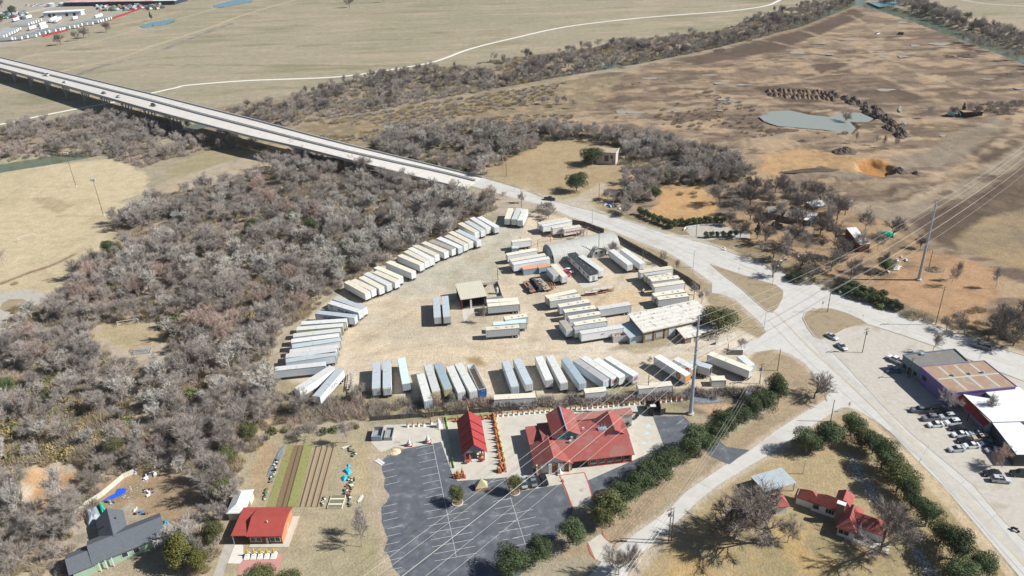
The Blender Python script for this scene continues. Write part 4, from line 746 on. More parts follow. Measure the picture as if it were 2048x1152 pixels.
TM={}
def tmesh(L,side,roof,kind,Hh,zb):
    key=(round(L,1),side,roof,kind,round(Hh,1),zb)
    if key in TM: return TM[key]
    W=2.6; h=L/2; r=[]
    sm=SIDE[side]; rm=ROOF[roof]
    if kind=='opentop':
        b=MB()
        for s in (-1,1): b.box(-h,h,s*1.3-(.08 if s>0 else 0),s*1.3+(.08 if s<0 else 0),zb,Hh)
        b.box(-h,-h+.1,-1.22,1.22,zb,Hh).box(h-.1,h,-1.22,1.22,zb,Hh).box(-h+.1,h-.1,-1.22,1.22,zb,zb+.15); r.append(('body',b.mesh('body',sm)))
        b=MB().box(-h+.1,h-.1,-1.22,1.22,zb+.15,zb+.75); r.append(('load',b.mesh('load',mat('brown_load',(.33,.25,.17),.95,.25,1.2))))
    else:
        b=MB().box(-h,h,-1.3,1.3,zb,Hh-.06); r.append(('body',b.mesh('body',sm)))
        b=MB()
        if kind=='ribsroof':
            b.box(-h,h,-1.25,1.25,Hh-.06,Hh-.03)
            n=int(L/.62)
            for i in range(n): x=-h+.3+i*(L-.6)/(n-1); b.box(x-.1,x+.1,-1.3,1.3,Hh-.03,Hh+.16)
        elif kind=='crumple':
            n=26
            for i in range(n): 
                z0,z1=(.0,.12)[i%2],(.12,.0)[i%2]; x0,x1=-h+L*i/n,-h+L*(i+1)/n; b.add([(x0,-1.3,Hh-.06+z0),(x1,-1.3,Hh-.06+z1),(x1,1.3,Hh-.04+z1),(x0,1.3,Hh-.04+z0)],[(0,1,2,3)])
        else:
            b.box(-h,h,-1.3,1.3,Hh-.06,Hh)
            if kind=='vents':
                for x in (-h*.35,h*.25,h*.6): b.box(x-.35,x+.35,-.5,.3,Hh,Hh+.07,1)
        r.append(('roof',b.mesh('roof',[rm,M_trim])))
        b=MB()
        for s in (-1,1): b.box(-h-.01,h+.01,s*1.31-.04,s*1.31+.04,Hh-.16,Hh-.04); b.box(-h-.01,h+.01,s*1.31-.03,s*1.31+.03,zb-.06,zb+.1)
        for x in (-h,h):
            for s in (-1,1): b.box(x-.05,x+.05,s*1.3-.05,s*1.3+.05,zb,Hh-.05)
        r.append(('edge_trim',b.mesh('edge_trim',M_trim)))
        b=MB().box(h,h+.05,-1.2,-.02,zb+.1,Hh-.2); r.append(('door',b.mesh('door',sm))); b=MB().box(h,h+.05,.02,1.2,zb+.1,Hh-.2); r.append(('door',b.mesh('door',sm)))
        b=MB()
        for y in (-.85,-.3,.3,.85): b.tube((h+.09,y,zb+.15),(h+.09,y,Hh-.25),.03,n=4)
        r.append(('lock_rods',b.mesh('lock_rods',M_trim)))
    if zb>.6:
        b=MB().box(-h+.5,h-.2,-.55,-.4,zb-.3,zb-.01).box(-h+.5,h-.2,.4,.55,zb-.3,zb-.01).box(h-3.9,h-.4,-.9,.9,zb-.32,zb-.1).box(h-.12,h,-1.1,1.1,.5,.62).box(h-.12,h-.05,-.6,-.5,.6,zb).box(h-.12,h-.05,.5,.6,.6,zb)
        r.append(('chassis',b.mesh('chassis',M_frame)))
        r.append(('landing_leg',MB().box(-h+3,-h+3.15,-.8,-.65,.03,zb-.05).mesh('landing_leg',M_frame))); r.append(('landing_leg',MB().box(-h+3,-h+3.15,.65,.8,.03,zb-.05).mesh('landing_leg',M_frame)))
        for x in (h-1.3,h-2.6):
            for s in (-1,1): r.append(('wheel',MB().tube((x,s*.7,.52),(x,s*1.27,.52),.5,n=12).tube((x,s*1.1,.52),(x,s*1.29,.52),.26,n=8,mi=1).mesh('wheel',[M_tyre,M_rim])))
    TM[key]=r; return r
TRAILERS=[]
def trailer(o,a,b,side,roof,lab,kind='van',Hh=4.1,zb=1.2,name='semi_trailer',cat='trailer',group=None,parts=None,px=8,Lfix=None,Lmin=None):
    A=G(*Q(o,*a,px),Hh); B=G(*Q(o,*b,px),Hh); L=float(np.linalg.norm(B-A))
    if Lfix: L=Lfix
    L=round(L*2)/2; c=(A+B)/2; an=math.atan2(B[1]-A[1],B[0]-A[0])
    if Lfix: u=np.array([math.cos(an),math.sin(an)]); c=B-u*L/2
    t=thing(name,lab,cat,(c[0],c[1],0),an,group)
    for nm,me in tmesh(L,side,roof,kind,Hh,zb):
        if parts and nm not in parts: continue
        put(nm,me,t)
    TRAILERS.append((lab,round(L,1))); t['_len']=L; return t
V1,V2,V3,V4,V5,V6,V7,V8=(540,560),(660,470),(780,400),(980,400),(540,690),(780,690),(1000,680),(1200,680)
V9,V10,V11,V12,V13,V14,V15,V16=(840,540),(1060,560),(1000,460),(1180,460),(1240,570),(1380,660),(740,810),(960,800)
ORD=['first','second','third','fourth','fifth','sixth','seventh','eighth','ninth','tenth','eleventh','twelfth','thirteenth','fourteenth','fifteenth']
RN=dict(tan='tan roof',cream='cream roof',grey='grey roof',blue='blue-grey roof',dblue='blue roof',white='white roof',lgrey='light grey roof',dark='dark grey roof',cyan='cyan roof',brown='brown roof',orange='orange roof',corr='corrugated grey roof')
def row(o,items,phrase,group,px=8):
    out=[]
    for i,it in enumerate(items):
        a,b,side,roof=it[:4]; kw=it[4] if len(it)>4 else {}
        lb=kw.pop('lab',None) or '%s trailer with %s, %s %s'%({'white':'white','blue':'pale blue','grey':'grey','rib':'grey ribbed','ribw':'white ribbed','yellow':'yellowish','brown':'brown','steel':'steel blue','orange':'orange'}[side],RN[roof],ORD[i],phrase)
        out.append(trailer(o,a,b,side,roof,lb,group=group,px=px,**kw))
    return out
arc1=row(V3,[((1425,267),(1712,430),'ribw','lgrey'),((1308,280),(1572,442),'white','lgrey'),((1225,335),(1490,490),'white','grey'),((1120,365),(1390,515),'white','tan')],'from the road in the arc top four','trailers in the arc beside the woods')
arc2=row(V3,[((1075,480),(1420,648),'white','blue'),((965,505),(1297,675),'white','tan'),((905,565),(1210,712),'white','tan'),((775,600),(1125,755),'blue','lgrey'),((650,645),(1020,785),'white','brown'),((530,672),(902,832),'white','tan'),((390,718),(750,880),'white','tan'),((320,765),(670,945),'white','lgrey'),((250,812),(590,980),'white','tan'),((152,877),(507,1027),'white','cream')],'from top in the arc long middle group','trailers in the arc beside the woods')
trailer(V2,(925,422),(1337,592),'white','cream','white trailer with cream roof standing alone between two groups of the arc',group='trailers in the arc beside the woods')
arc3=row(V2,[((730,507),(1132,678),'white','cream'),((715,582),(1072,738),'white','tan'),((570,607),(945,790),'ribw','lgrey'),((495,665),(825,840),'white','cream'),((360,715),(700,875),'white','tan'),((262,737),(602,922),'white','tan')],'from top in the arc group of six','trailers in the arc beside the woods')
w22=trailer(V1,(1030,280),(1520,450),'white','blue','white trailer with blue-grey roof touching the blue-lettered one',group='trailers in the arc beside the woods')
w23=trailer(V1,(955,350),(1450,500),'blue','lgrey','trailer lettered in blue capitals with a blue stripe and rider mark',group='trailers in the arc beside the woods')
w24=trailer(V1,(745,510),(1372,582),'blue','blue','trailer lettered in blue with a wide blue-grey roof, over the westernmost fan',group='trailers in the arc beside the woods')
fan=row(V1,[((503,688),(1222,640),'white','lgrey'),((432,778),(1160,717),'yellow','lgrey'),((376,885),(1118,798),'white','lgrey'),((345,975),(1095,880),'blue','lgrey'),((360,1060),(1118,945),'white','blue'),((318,1140),(1085,1058),'blue','lgrey'),((250,1212),(1060,1125),'white','grey'),((258,1290),(1040,1175),'blue','blue'),((80,1420),(890,1335),'blue','lgrey')],'from top in the western fan','trailers in the western fan')
trailer(V5,(170,360),(1040,215),'ribw','lgrey','white ribbed trailer wedged between the two lowest of the western fan',group='trailers in the western fan') if False else None
e1=trailer(V5,(422,712),(1003,340),'white','lgrey','plain white trailer angled against the bottom of the western fan',group=None)
e2=trailer(V5,(738,822),(1128,378),'white','blue','white trailer with big grey letters on its side, blue-grey roof')
SR=row(V6,[((184-2080+240,262),(176-2080+240,690),'white','blue')],'x','y') if False else None
s1=row(V5,[((1704,264),(1696,690),'white','blue'),((1868,250),(1870,682),'white','blue')],'from west along the south hedge','trailers along the south hedge')
ph='from west along the south hedge'
def south(o,a,b,side,roof,n,**k): return trailer(o,a,b,side,roof,'%s trailer with %s, %s %s'%({'white':'white','blue':'pale blue','grey':'grey','rib':'ribbed','yellow':'yellow-sided'}[side],RN[roof],n,ph),group='trailers along the south hedge',**k)
south(V6,(180,200),(260,612),'blue','cyan','third',kind='crumple'); south(V6,(485,452),(612,888),'blue','lgrey','fourth',kind='crumple')
b5=south(V6,(605,310),(738,735),'yellow','grey','fifth'); south(V6,(762,287),(930,695),'yellow','dblue','sixth'); south(V6,(955,332),(1145,750),'white','lgrey','seventh'); south(V6,(1095,292),(1332,732),'white','lgrey','eighth')
b9=trailer(V6,(1290,302),(1482,702),'white','grey','open-topped white trailer with brown load and a blue mountain picture on its end',kind='opentop',group='trailers along the south hedge')
south(V7,(90,330),(240,740),'blue','blue','tenth'); south(V7,(272,300),(464,692),'white','blue','eleventh'); south(V7,(622,264),(787,632),'white','lgrey','twelfth'); south(V7,(795,247),(1022,677),'white','lgrey','thirteenth'); south(V7,(1040,292),(1320,677),'blue','dblue','fourteenth')
trailer(V7,(1215,312),(1702,642),'blue','corr','pale blue trailer with dark corrugated roof in the line along the south hedge',group='trailers along the south hedge')
b16=trailer(V7,(1330,267),(1827,597),'white','lgrey','light-roofed white trailer with red patches on its doors, beside the corrugated-roofed one',group='trailers along the south hedge')
trailer(V7,(1530,302),(1955,582),'white','white','white trailer with torn roof, its front open, between two closed ones',group='trailers along the south hedge')
b18=trailer(V8,(112,272),(572,557),'blue','lgrey','pale blue trailer with red lettering block on its rear doors',group='trailers along the south hedge')
b19=trailer(V8,(912,250),(1405,552),'white','white','bright white trailer with red oval emblem and orange doors',group='trailers along the south hedge')
b20=trailer(V8,(1212,290),(1500,440),'white','lgrey','short box trailer with an orange round emblem, beside the bright white one',group='trailers along the south hedge')
b21=trailer(V8,(1440,330),(1775,432),'grey','blue','grey box trailer with green and yellow fruit mark and an open rear',group='trailers along the south hedge')
b22=trailer(V14,(312,367),(977,627),'white','cream','long white trailer parked askew by the yard gate',group='trailers along the south hedge')
trailer(V14,(808,412),(985,560),'white','lgrey','short white box trailer behind the long one by the yard gate',Hh=3.4,zb=.9)
for a,b,o,hh,lb in (((600,745),(1150,690),V8,2.9,'low white storage container sunk in the hedge, below the power pole'),((1350,815),(1700,780),V7,2.9,'low white storage container in the hedge beside the corrugated-roofed trailer'),((1660,835),(2330,800),V6,2.6,'low white storage container at the west end of the hedge'),((340,772),(560,765),V14,2.4,'small white container top in the hedge below the open-rear box')):
    trailer(o,a,b,'white','cream',lb,Hh=hh,zb=.15,name='storage_container',cat='container',group='containers in the hedge')
# middle of the yard
mg='trailers in the middle of the yard'
trailer(V9,(257,424),(278,750),'grey','blue','blue-grey roofed trailer, western of the pair left of the open garage',group=mg); trailer(V9,(397,413),(428,745),'grey','blue','blue-grey roofed trailer, eastern of the pair, nearer the open garage',group=mg)
trailer(V9,(1065,498),(1572,463),'rib','cream','cream-roofed ribbed trailer against the garage fence',group=mg); trailer(V9,(1078,562),(1590,517),'rib','cream','cream-roofed ribbed trailer behind the bare tree by the garage',group=mg)
trailer(V9,(1350,775),(1712,718),'ribw','cream','short cream-roofed trailer behind the cyan-roofed one',group=mg,kind='vents'); trailer(V9,(1165,858),(1700,812),'grey','cyan','trailer with bright cyan roof',group=mg,Hh=3.6); trailer(V9,(1052,937),(1582,897),'rib','cream','cream-roofed ribbed trailer in front of the cyan-roofed one',group=mg,kind='vents')
rows=[((265,272),(735,167),'rib','cream',{}),((305,317),(800,242),'ribw','cream',{'kind':'vents'}),((455,412),(948,330),'rib','cream',{'kind':'vents'}),((540,497),(1048,427),'rib','cream',{'kind':'vents'}),((620,602),(1118,522),'grey','cream',{'kind':'vents'}),((705,702),(1217,622),'rib','cream',{'kind':'vents'}),((700,782),(1217,702),'grey','lgrey',{'kind':'ribsroof','lab':'roofless trailer whose bare roof ribs show, beside the long white one'}),((803,842),(1475,737),'white','lgrey',{'lab':'long white trailer with a small dark emblem, beside the white-roofed warehouse'})]
mid=row(V10,rows,'from top in the block west of the warehouse',mg)
trailer(V10,(1092,452),(1597,372),'rib','lgrey','grey ribbed trailer standing alone above the white-roofed warehouse',group=mg)
trailer(V10,(520,642),(632,792),'blue','brown','short battered trailer with brown roof across the block end',group=mg)
north=row(V4,[((330,130),(275,300),'white','cream'),((467,125),(385,307),'white','grey'),((567,145),(478,327),'white','lgrey')],'from west of three at the yard top','trailers at the top of the yard')
q1=row(V4,[((775,375),(1240,290),'white','tan'),((830,410),(1300,320),'white','lgrey'),((990,440),(1290,395),'white','tan')],'from top of three by the fence corner','trailers at the top of the yard')
m24=trailer(V4,(1168,460),(1450,410),'white','cream','white trailer with a red block of lettering on its side',group='trailers at the top of the yard')
trailer(V4,(345,662),(650,622),'white','cream','short white trailer behind a wooden pole north of the long pair',group=mg); trailer(V4,(350,755),(455,750),'steel','grey','small blue-grey storage box behind the long white trailers',Hh=2.6,zb=.15,name='storage_container',cat='container')
row(V4,[((268,872),(745,787),'white','cream'),((322,967),(885,867),'white','tan'),((365,1020),(945,922),'white','lgrey')],'from top of the trio before the hut',mg)
trailer(V11,(462,600),(588,582),'steel','orange','rust-orange topped container nearer the long trio',Hh=2.7,zb=.15,name='storage_container',cat='container',Lfix=6); trailer(V11,(600,595),(800,548),'steel','orange','rust-orange topped container behind the grey short trailer',Hh=2.7,zb=.15,name='storage_container',cat='container')
trailer(V11,(790,603),(898,722),'blue','dark','short trailer with dark grey roof beside the red car',group=mg); trailer(V11,(852,548),(1035,738),'white','cream','cream-roofed trailer between the dark-roofed short one and the red car',group=mg)
trailer(V11,(1285,402),(1625,642),'white','lgrey','white trailer alongside the black-roofed office',group=mg)
row(V12,[((340,312),(642,547),'white','lgrey'),((522,297),(837,527),'white','lgrey')],'of the pair between hut and fence',mg)
row(V12,[((792,667),(1312,592),'white','tan'),((1310-430,722),(1215,668),'yellow','grey',{'lab':'yellow-edged trailer in the stack by the east fence'}),((922,755),(1310,702),'ribw','cream',{'kind':'vents'}),((972,802),(1420,745),'ribw','cream',{'kind':'vents'}),((1015,892),(1502,822),'white','cream'),((1012,1037),(1502,962),'rib','cream',{'kind':'vents'}),((1082,1092),(1562,1032),'rib','cream',{'kind':'vents'})],'from top in the east fence stack','trailers stacked by the east fence')
# office trailer
ot=(V11,(1145,367),(1500,707)); A=G(*Q(V11,1145,367),3.7); B=G(*Q(V11,1500,707),3.7); L=float(np.linalg.norm(B-A)); t=thing('office_trailer','long white mobile office with black roof and row of small windows','mobile office',((A[0]+B[0])/2,(A[1]+B[1])/2,0),math.atan2(B[1]-A[1],B[0]-A[0]))
M_owall=mat('office_wall',(.70,.71,.70),.7,.05,1,stripe=(0,2.5,.02)); M_oroof=mat('black_roofing',(.045,.05,.055),.9,.15,1.5); M_glass=mat('window_glass',(.03,.04,.05),.15,.1,1,spec=.6)
MB().box(-L/2,L/2,-1.8,1.8,.7,3.5).build('wall',M_owall,t); rf=MB().box(-L/2-.15,L/2+.15,-1.95,1.95,3.5,3.7).build('roof',M_oroof,t)
for i in range(6): MB().tube((-L/2+2+i*(L-4)/5,.2*(-1)**i,3.7),(-L/2+2+i*(L-4)/5,.2*(-1)**i,4.0),.13,n=8).build('roof_vent',M_rim,rf)
for x in (-.42,-.2,.05,.25,.42): wv=MB().box(L*x-.45,L*x+.45,-1.86,-1.8,1.7,2.6).build('window',M_glass,t); MB().box(L*x-.55,L*x+.55,-1.84,-1.8,2.6,2.7).build('sill',M_trim,wv)
MB().box(L/2,L/2+.06,-.5,.5,.8,2.9).build('door',M_trim,t); MB().box(L/2-.5,L/2+.02,-1.85,1.85,.4,.7).box(-L/2+.3,L/2-.3,-1.2,1.2,.35,.7).build('chassis',M_frame,t)
for x in (-1,0,1):
    for s in (-1,1): MB().tube((x*1.1,s*1.2,.4),(x*1.1,s*1.6,.4),.38,n=12).build('wheel',M_tyre,t)
# lettering on the sides
M_let=mat('blue_lettering',(.02,.07,.28),.7,.05,1); M_gry=mat('grey_lettering',(.16,.2,.25),.7,.05,1); M_rl=mat('red_lettering',(.5,.05,.04),.7,.1,1)
words('WAL·MART',1.55,M_let,w23,(1.2,-1.33,2.55),(PI/2,0,0)); MB().box(-w23['_len']/2+.2,w23['_len']/2-.2,-1.335,-1.315,1.75,1.9).build('stripe',M_let,w23)
mbx=MB()
for k in range(10): a,b=PI*.1+k*.5,PI*.1+(k+1)*.5; mbx.add([(-5.6+.75*math.cos(a),-1.33,2.75+.6*math.sin(a)),(-5.6+.75*math.cos(b),-1.33,2.75+.6*math.sin(b)),(-5.6+.5*math.cos(b),-1.33,2.75+.4*math.sin(b)),(-5.6+.5*math.cos(a),-1.33,2.75+.4*math.sin(a))],[(0,1,2,3)])
mbx.box(-6.6,-5.6,-1.34,-1.32,3.3,3.5).build('emblem',M_let,w23)
words('Walmart',1.7,M_let,w24,(-1.8,-1.33,2.7),(PI/2,0,0)); words('ΞLKQ',1.7,M_gry,e2,(.8,-1.33,2.6),(PI/2,0,0))
def patch(t,x,z,w_,h_,m,side=-1,nm='emblem',end=False,n=14):
    b=MB(); h=t['_len']/2+.07
    for i in range(n):
        a,c=2*PI*i/n,2*PI*(i+1)/n
        f=(lambda u:(h,x+w_*math.cos(u),z+h_*math.sin(u))) if end else (lambda u:(x+w_*math.cos(u),side*1.325,z+h_*math.sin(u)))
        f0=(h,x,z) if end else (x,side*1.325,z); b.add([f0,f(a),f(c)],[(0,1,2)])
    return b.build(nm,m,t)
M_or=mat('orange_panel',(.75,.33,.06),.6,.1,1.5); M_grn=mat('green_mark',(.1,.38,.08),.7,.1,1); M_dkr=mat('dark_red_mark',(.4,.06,.03),.6,.1,1)
patch(b19,4.2,2.7,1.0,1.25,M_dkr); patch(b19,4.2,2.7,.62,.8,M_or).location=(0,-.012,0); MB().box(b19['_len']/2+.06,b19['_len']/2+.1,-1.15,1.15,1.4,3.8).build('door_panel',M_or,b19)
patch(b20,2.3,2.8,.9,1.0,M_dkr); patch(b20,2.3,2.8,.55,.65,M_or).location=(0,-.012,0); MB().box(b20['_len']/2+.06,b20['_len']/2+.1,-1.15,1.15,1.4,3.8).build('door_panel',M_or,b20)
patch(b21,-2.5,3.1,.8,.6,M_grn); patch(b21,-3.1,2.3,.8,.8,M_or); MB().box(b21['_len']/2+.06,b21['_len']/2+.1,-1.0,1.0,1.4,3.8).build('open_doorway',M_blk,b21)
for tt in (b16,b18):
    for i in range(3):
        for j in range(3): MB().box(tt['_len']/2+.12,tt['_len']/2+.14,-.8+i*.55,-.4+i*.55,2.1+j*.45,2.4+j*.45).build('red_mark',M_rl,tt)
words('SERVICES',1.25,M_rl,m24,(.3,-1.33,2.6),(PI/2,0,0)) if False else None
for i in range(9): MB().box(-3.4+i*.75,-2.85+i*.75,-1.335,-1.315,2.2+.1*(i%2),3.1-.12*(i%3)).build('red_mark',M_rl,m24)
for i,(x,w_) in enumerate(((-.5,.5),(.15,.35),(.7,.2))): MB().box(x,x+w_,-1.335,-1.315,2.6+.15*i,3.1).build('emblem',M_gry,mid[7])
hb9=b9['_len']/2; MB().box(hb9+.01,hb9+.05,-1.25,1.25,1.3,4.0).build('picture_panel',mat('blue_picture',(.03,.12,.36),.6,.4,1.2,mix=((.65,.68,.7),.55,1.0)),b9)
hb5=b5['_len']/2; MB().box(hb5+.06,hb5+.1,-1.2,1.2,1.4,3.85).build('picture_panel',mat('yellow_picture',(.68,.64,.32),.6,.2,1.2,mix=((.35,.25,.1),.62,1.5)),b5)
# empty racks and flatbeds
def flat(name,lab,o,a,b,z,wd,deck,load=None,cat='flatbed'):
    A=G(*Q(o,*a),z); B=G(*Q(o,*b),z); L=float(np.linalg.norm(B-A)); t=thing(name,lab,cat,((A[0]+B[0])/2,(A[1]+B[1])/2,0),math.atan2(B[1]-A[1],B[0]-A[0]))
    if deck=='ladder':
        MB().box(-L/2,L/2,-wd/2,-wd/2+.18,z-.3,z).build('rail',M_wr,t); MB().box(-L/2,L/2,wd/2-.18,wd/2,z-.3,z).build('rail',M_wr,t)
        for i in range(8): MB().box(-L/2+.5+i*(L-1)/7-.09,-L/2+.5+i*(L-1)/7+.09,-wd/2+.18,wd/2-.18,z-.26,z-.04).build('cross_member',M_wr,t)
    else: MB().box(-L/2,L/2,-wd/2,wd/2,z-.22,z).build('deck',deck,t); MB().box(-L/2+.3,L/2-.3,-.5,.5,z-.6,z-.22).build('chassis',M_frame,t)
    for x in (L/2-1.2,L/2-2.4):
        for s in (-1,1): MB().tube((x,s*(wd/2-.45),.5),(x,s*(wd/2-.02),.5),.48,n=12).build('wheel',M_tyre,t)
    return t,L
M_wr=mat('pale_rail',(.55,.52,.47),.8,.2,2); M_rust=mat('rusty_steel',(.33,.17,.10),.9,.3,2); M_wood=mat('plank_deck',(.46,.36,.24),.9,.2,1.5,stripe=(1,3,.02)); M_rr=mat('red_rail',(.5,.12,.1),.8,.2,2)
t,_=flat('trailer_chassis','empty pale ladder chassis beside the last hedge trailers',V5,(1330,420),(1300,790),1.2,1.3,'ladder')
t,_=flat('trailer_chassis','empty ladder chassis with red rail next to the pale one',V5,(1285,440),(1255,700),1.2,1.1,'ladder'); t.children[0].data.materials[0]=M_rr
t,L=flat('flatbed_trailer','rust-red flatbed carrying machinery on the yard',V11,(400,815),(530,985),1.2,2.3,M_rust); MB().box(1.0,3.4,-.9,.7,1.2,2.0).tube((-3,0,1.4),(1,0,1.5),.2,n=8).build('machinery',mat('grey_machinery',(.14,.15,.17),.6,.3,2),t)
t,L=flat('flatbed_trailer','wooden-decked flatbed with scrap on the yard',V11,(620,770),(760,950),1.2,2.6,M_wood); r_=random.Random(4); m_=MB()
for i in range(26): x=r_.uniform(-L/2+1,L/2-1); y=r_.uniform(-1,1); m_.obox((x,y),r_.uniform(0,3),r_.uniform(.3,1.4),r_.uniform(.15,.5),1.2,1.2+r_.uniform(.1,.5))
m_.build('scrap',mat('scrap_metal',(.36,.32,.28),.8,.4,2),t)
t,L=flat('flatbed_trailer','dark flatbed with a dismantled engine between the other two',V11,(500,770),(650,960),1.2,2.3,M_frame); m_=MB()
for i in range(12): m_.obox((-L/2+1.2+i*.8,.2*math.sin(i*2)),i*.3,.9,1.1,1.2,1.9+.5*abs(math.sin(i*1.3)))
m_.build('engine',mat('dark_engine',(.09,.095,.11),.6,.4,2),t)
for i in range(4): A=G(*Q(V11,740+i*38,830-2*i),1.2); B=G(*Q(V11,815+i*25,950-12*i),1.2); tag(MB().tube((A[0],A[1],1.0),(B[0],B[1],1.0),.22,n=8).build('steel_beam',M_rust),'rusty beam, %s of the four on the ground beside the flatbeds'%ORD[i],'beam','rusty beams beside the flatbeds'); C.objects[-1] if False else None
t=thing('scrap_skip','open-topped pale bin with rusty contents beside the warehouse corner','skip',(*((G(*Q(V10,1310,880),2.6)+G(*Q(V10,1605,850),2.6))/2),0),math.atan2(*(G(*Q(V10,1605,850),2.6)-G(*Q(V10,1310,880),2.6))[::-1]))
m_=MB(); m_.box(-3.1,3.1,-1.2,-1.1,.1,2.6).box(-3.1,3.1,1.1,1.2,.1,2.6).box(-3.1,-3,-1.1,1.1,.1,2.6).box(3,3.1,-1.1,1.1,.1,2.6).box(-3,3,-1.1,1.1,.1,.3); m_.build('body',SIDE['ribw'],t); MB().box(-3,3,-1.1,1.1,.3,1.7).build('load',mat('orange_rust',(.55,.3,.15),.9,.35,1.2),t); 
for x in (-1,1): MB().box(x-.06,x+.06,-1.1,1.1,2.3,2.5).build('brace',M_rust,t)
# metal racks on the yard
for i,(x,y,w_,h_) in enumerate(((1460,1040,100,1.5),(1595,1010,120,2.2),(1710,980,100,1.9))):
    g=G(*Q(V11,x,y)); t=thing('metal_rack','open steel pallet rack on the yard, %s from the west'%ORD[i],'rack',(g[0],g[1],0),.1,'pallet racks on the yard'); k=w_/8/8*1.6
    for sx in (-1,0,1):
        for sy in (-1,1): MB().box(sx*k-.05,sx*k+.05,sy*.6-.05,sy*.6+.05,0,h_).build('post',M_rust,t)
    for z_ in (.5,h_-.1): MB().box(-k,k,-.65,.65,z_-.05,z_).build('shelf',M_wr if z_>1 else M_rust,t)
g=G(*Q(V12,840,1000)); t=thing('cement_mixer','small white drum mixer on legs by the stacked trailers','mixer',(g[0],g[1],0)); MB().tube((0,0,.8),(.5,0,1.5),.5,.3,10).build('drum',SIDE['white'],t); MB().box(-.6,.6,-.4,.4,.3,.5).box(-.6,-.5,-.4,.4,0,.3).box(.5,.6,-.4,.4,0,.3).build('stand',M_frame,t)

# ---------------- cars ----------------
CARM={}
def paint(nm,c): return mat('paint_'+nm,c,.3,.03,.5,spec=.5,coat=.4)
PAINT=dict(white=paint('white',(.78,.79,.8)),silver=paint('silver',(.50,.53,.56)),grey=paint('grey',(.20,.21,.23)),black=paint('black',(.02,.021,.025)),blue=paint('blue',(.10,.17,.27)),tan=paint('tan',(.52,.42,.30)),red=paint('red',(.48,.03,.05)),teal=paint('teal',(.10,.34,.33)),lblue=paint('light_blue',(.34,.42,.47)),dred=paint('dark_red',(.18,.03,.04)),orange=paint('orange',(.65,.22,.04)),green=paint('green',(.04,.22,.12)))
M_hl=mat('headlight_glass',(.7,.72,.75),.2,.05,1); M_tlt=mat('taillight_red',(.4,.02,.02),.3,.05,1); M_bump=mat('bumper_plastic',(.06,.06,.065),.6,.1,1)
def loft(prof):
    """prof: list of (x, z_low, z_high, half_width_low, half_width_high)"""
    b=MB(); v=[]
    for x,zl,zh,wl,wh in prof: v+=[(x,-wl,zl),(x,wl,zl),(x,wh,zh),(x,-wh,zh)]
    n=len(prof); f=[]
    for i in range(n-1):
        a=4*i; c=a+4
        for j in range(4): f.append((a+j,a+(j+1)%4,c+(j+1)%4,c+j))
    f+= [(3,2,1,0),(4*n-4,4*n-3,4*n-2,4*n-1)]
    return b.add(v,f)
CT=dict(sedan=(4.75,.90,[(-2.37,.45,.72,.78,.72),(-2.2,.3,.98,.88,.80),(-1.2,.25,1.02,.92,.84),(.8,.25,1.0,.92,.84),(2.05,.28,.84,.9,.76),(2.37,.42,.62,.72,.62)],[(-1.75,1.0,1.02,.80,.78),(-1.05,1.0,1.42,.82,.62),(.1,1.0,1.46,.82,.62),(1.05,.98,1.0,.80,.76)],(-.95,.0)),
 suv=(4.8,.95,[(-2.4,.5,.95,.85,.82),(-2.3,.35,1.12,.93,.86),(.9,.3,1.12,.95,.88),(2.1,.32,1.0,.93,.82),(2.4,.45,.75,.78,.7)],[(-2.25,1.1,1.12,.86,.84),(-1.95,1.1,1.74,.86,.70),(.15,1.1,1.76,.86,.70),(1.0,1.1,1.12,.84,.80)],(-1.85,.1)),
 pickup=(5.7,.98,[(-2.85,.5,1.1,.95,.92),(-2.8,.4,1.18,.96,.93),(1.2,.35,1.18,.97,.92),(2.55,.38,1.1,.95,.85),(2.85,.5,.85,.85,.78)],[(-.95,1.15,1.17,.88,.86),(-.8,1.15,1.82,.88,.72),(.65,1.15,1.84,.88,.72),(1.45,1.15,1.18,.86,.82)],(-.7,.6)),
 van=(5.6,1.0,[(-2.8,.45,1.2,.98,.98),(-2.75,.35,1.3,1.0,1.0),(1.6,.3,1.3,1.0,.98),(2.5,.35,1.05,.95,.88),(2.8,.5,.8,.85,.8)],[(-2.78,1.28,1.3,.98,.97),(-2.75,1.28,2.3,.98,.9),(1.2,1.28,2.3,.98,.9),(2.0,1.25,1.28,.92,.88)],(-2.7,1.15)))
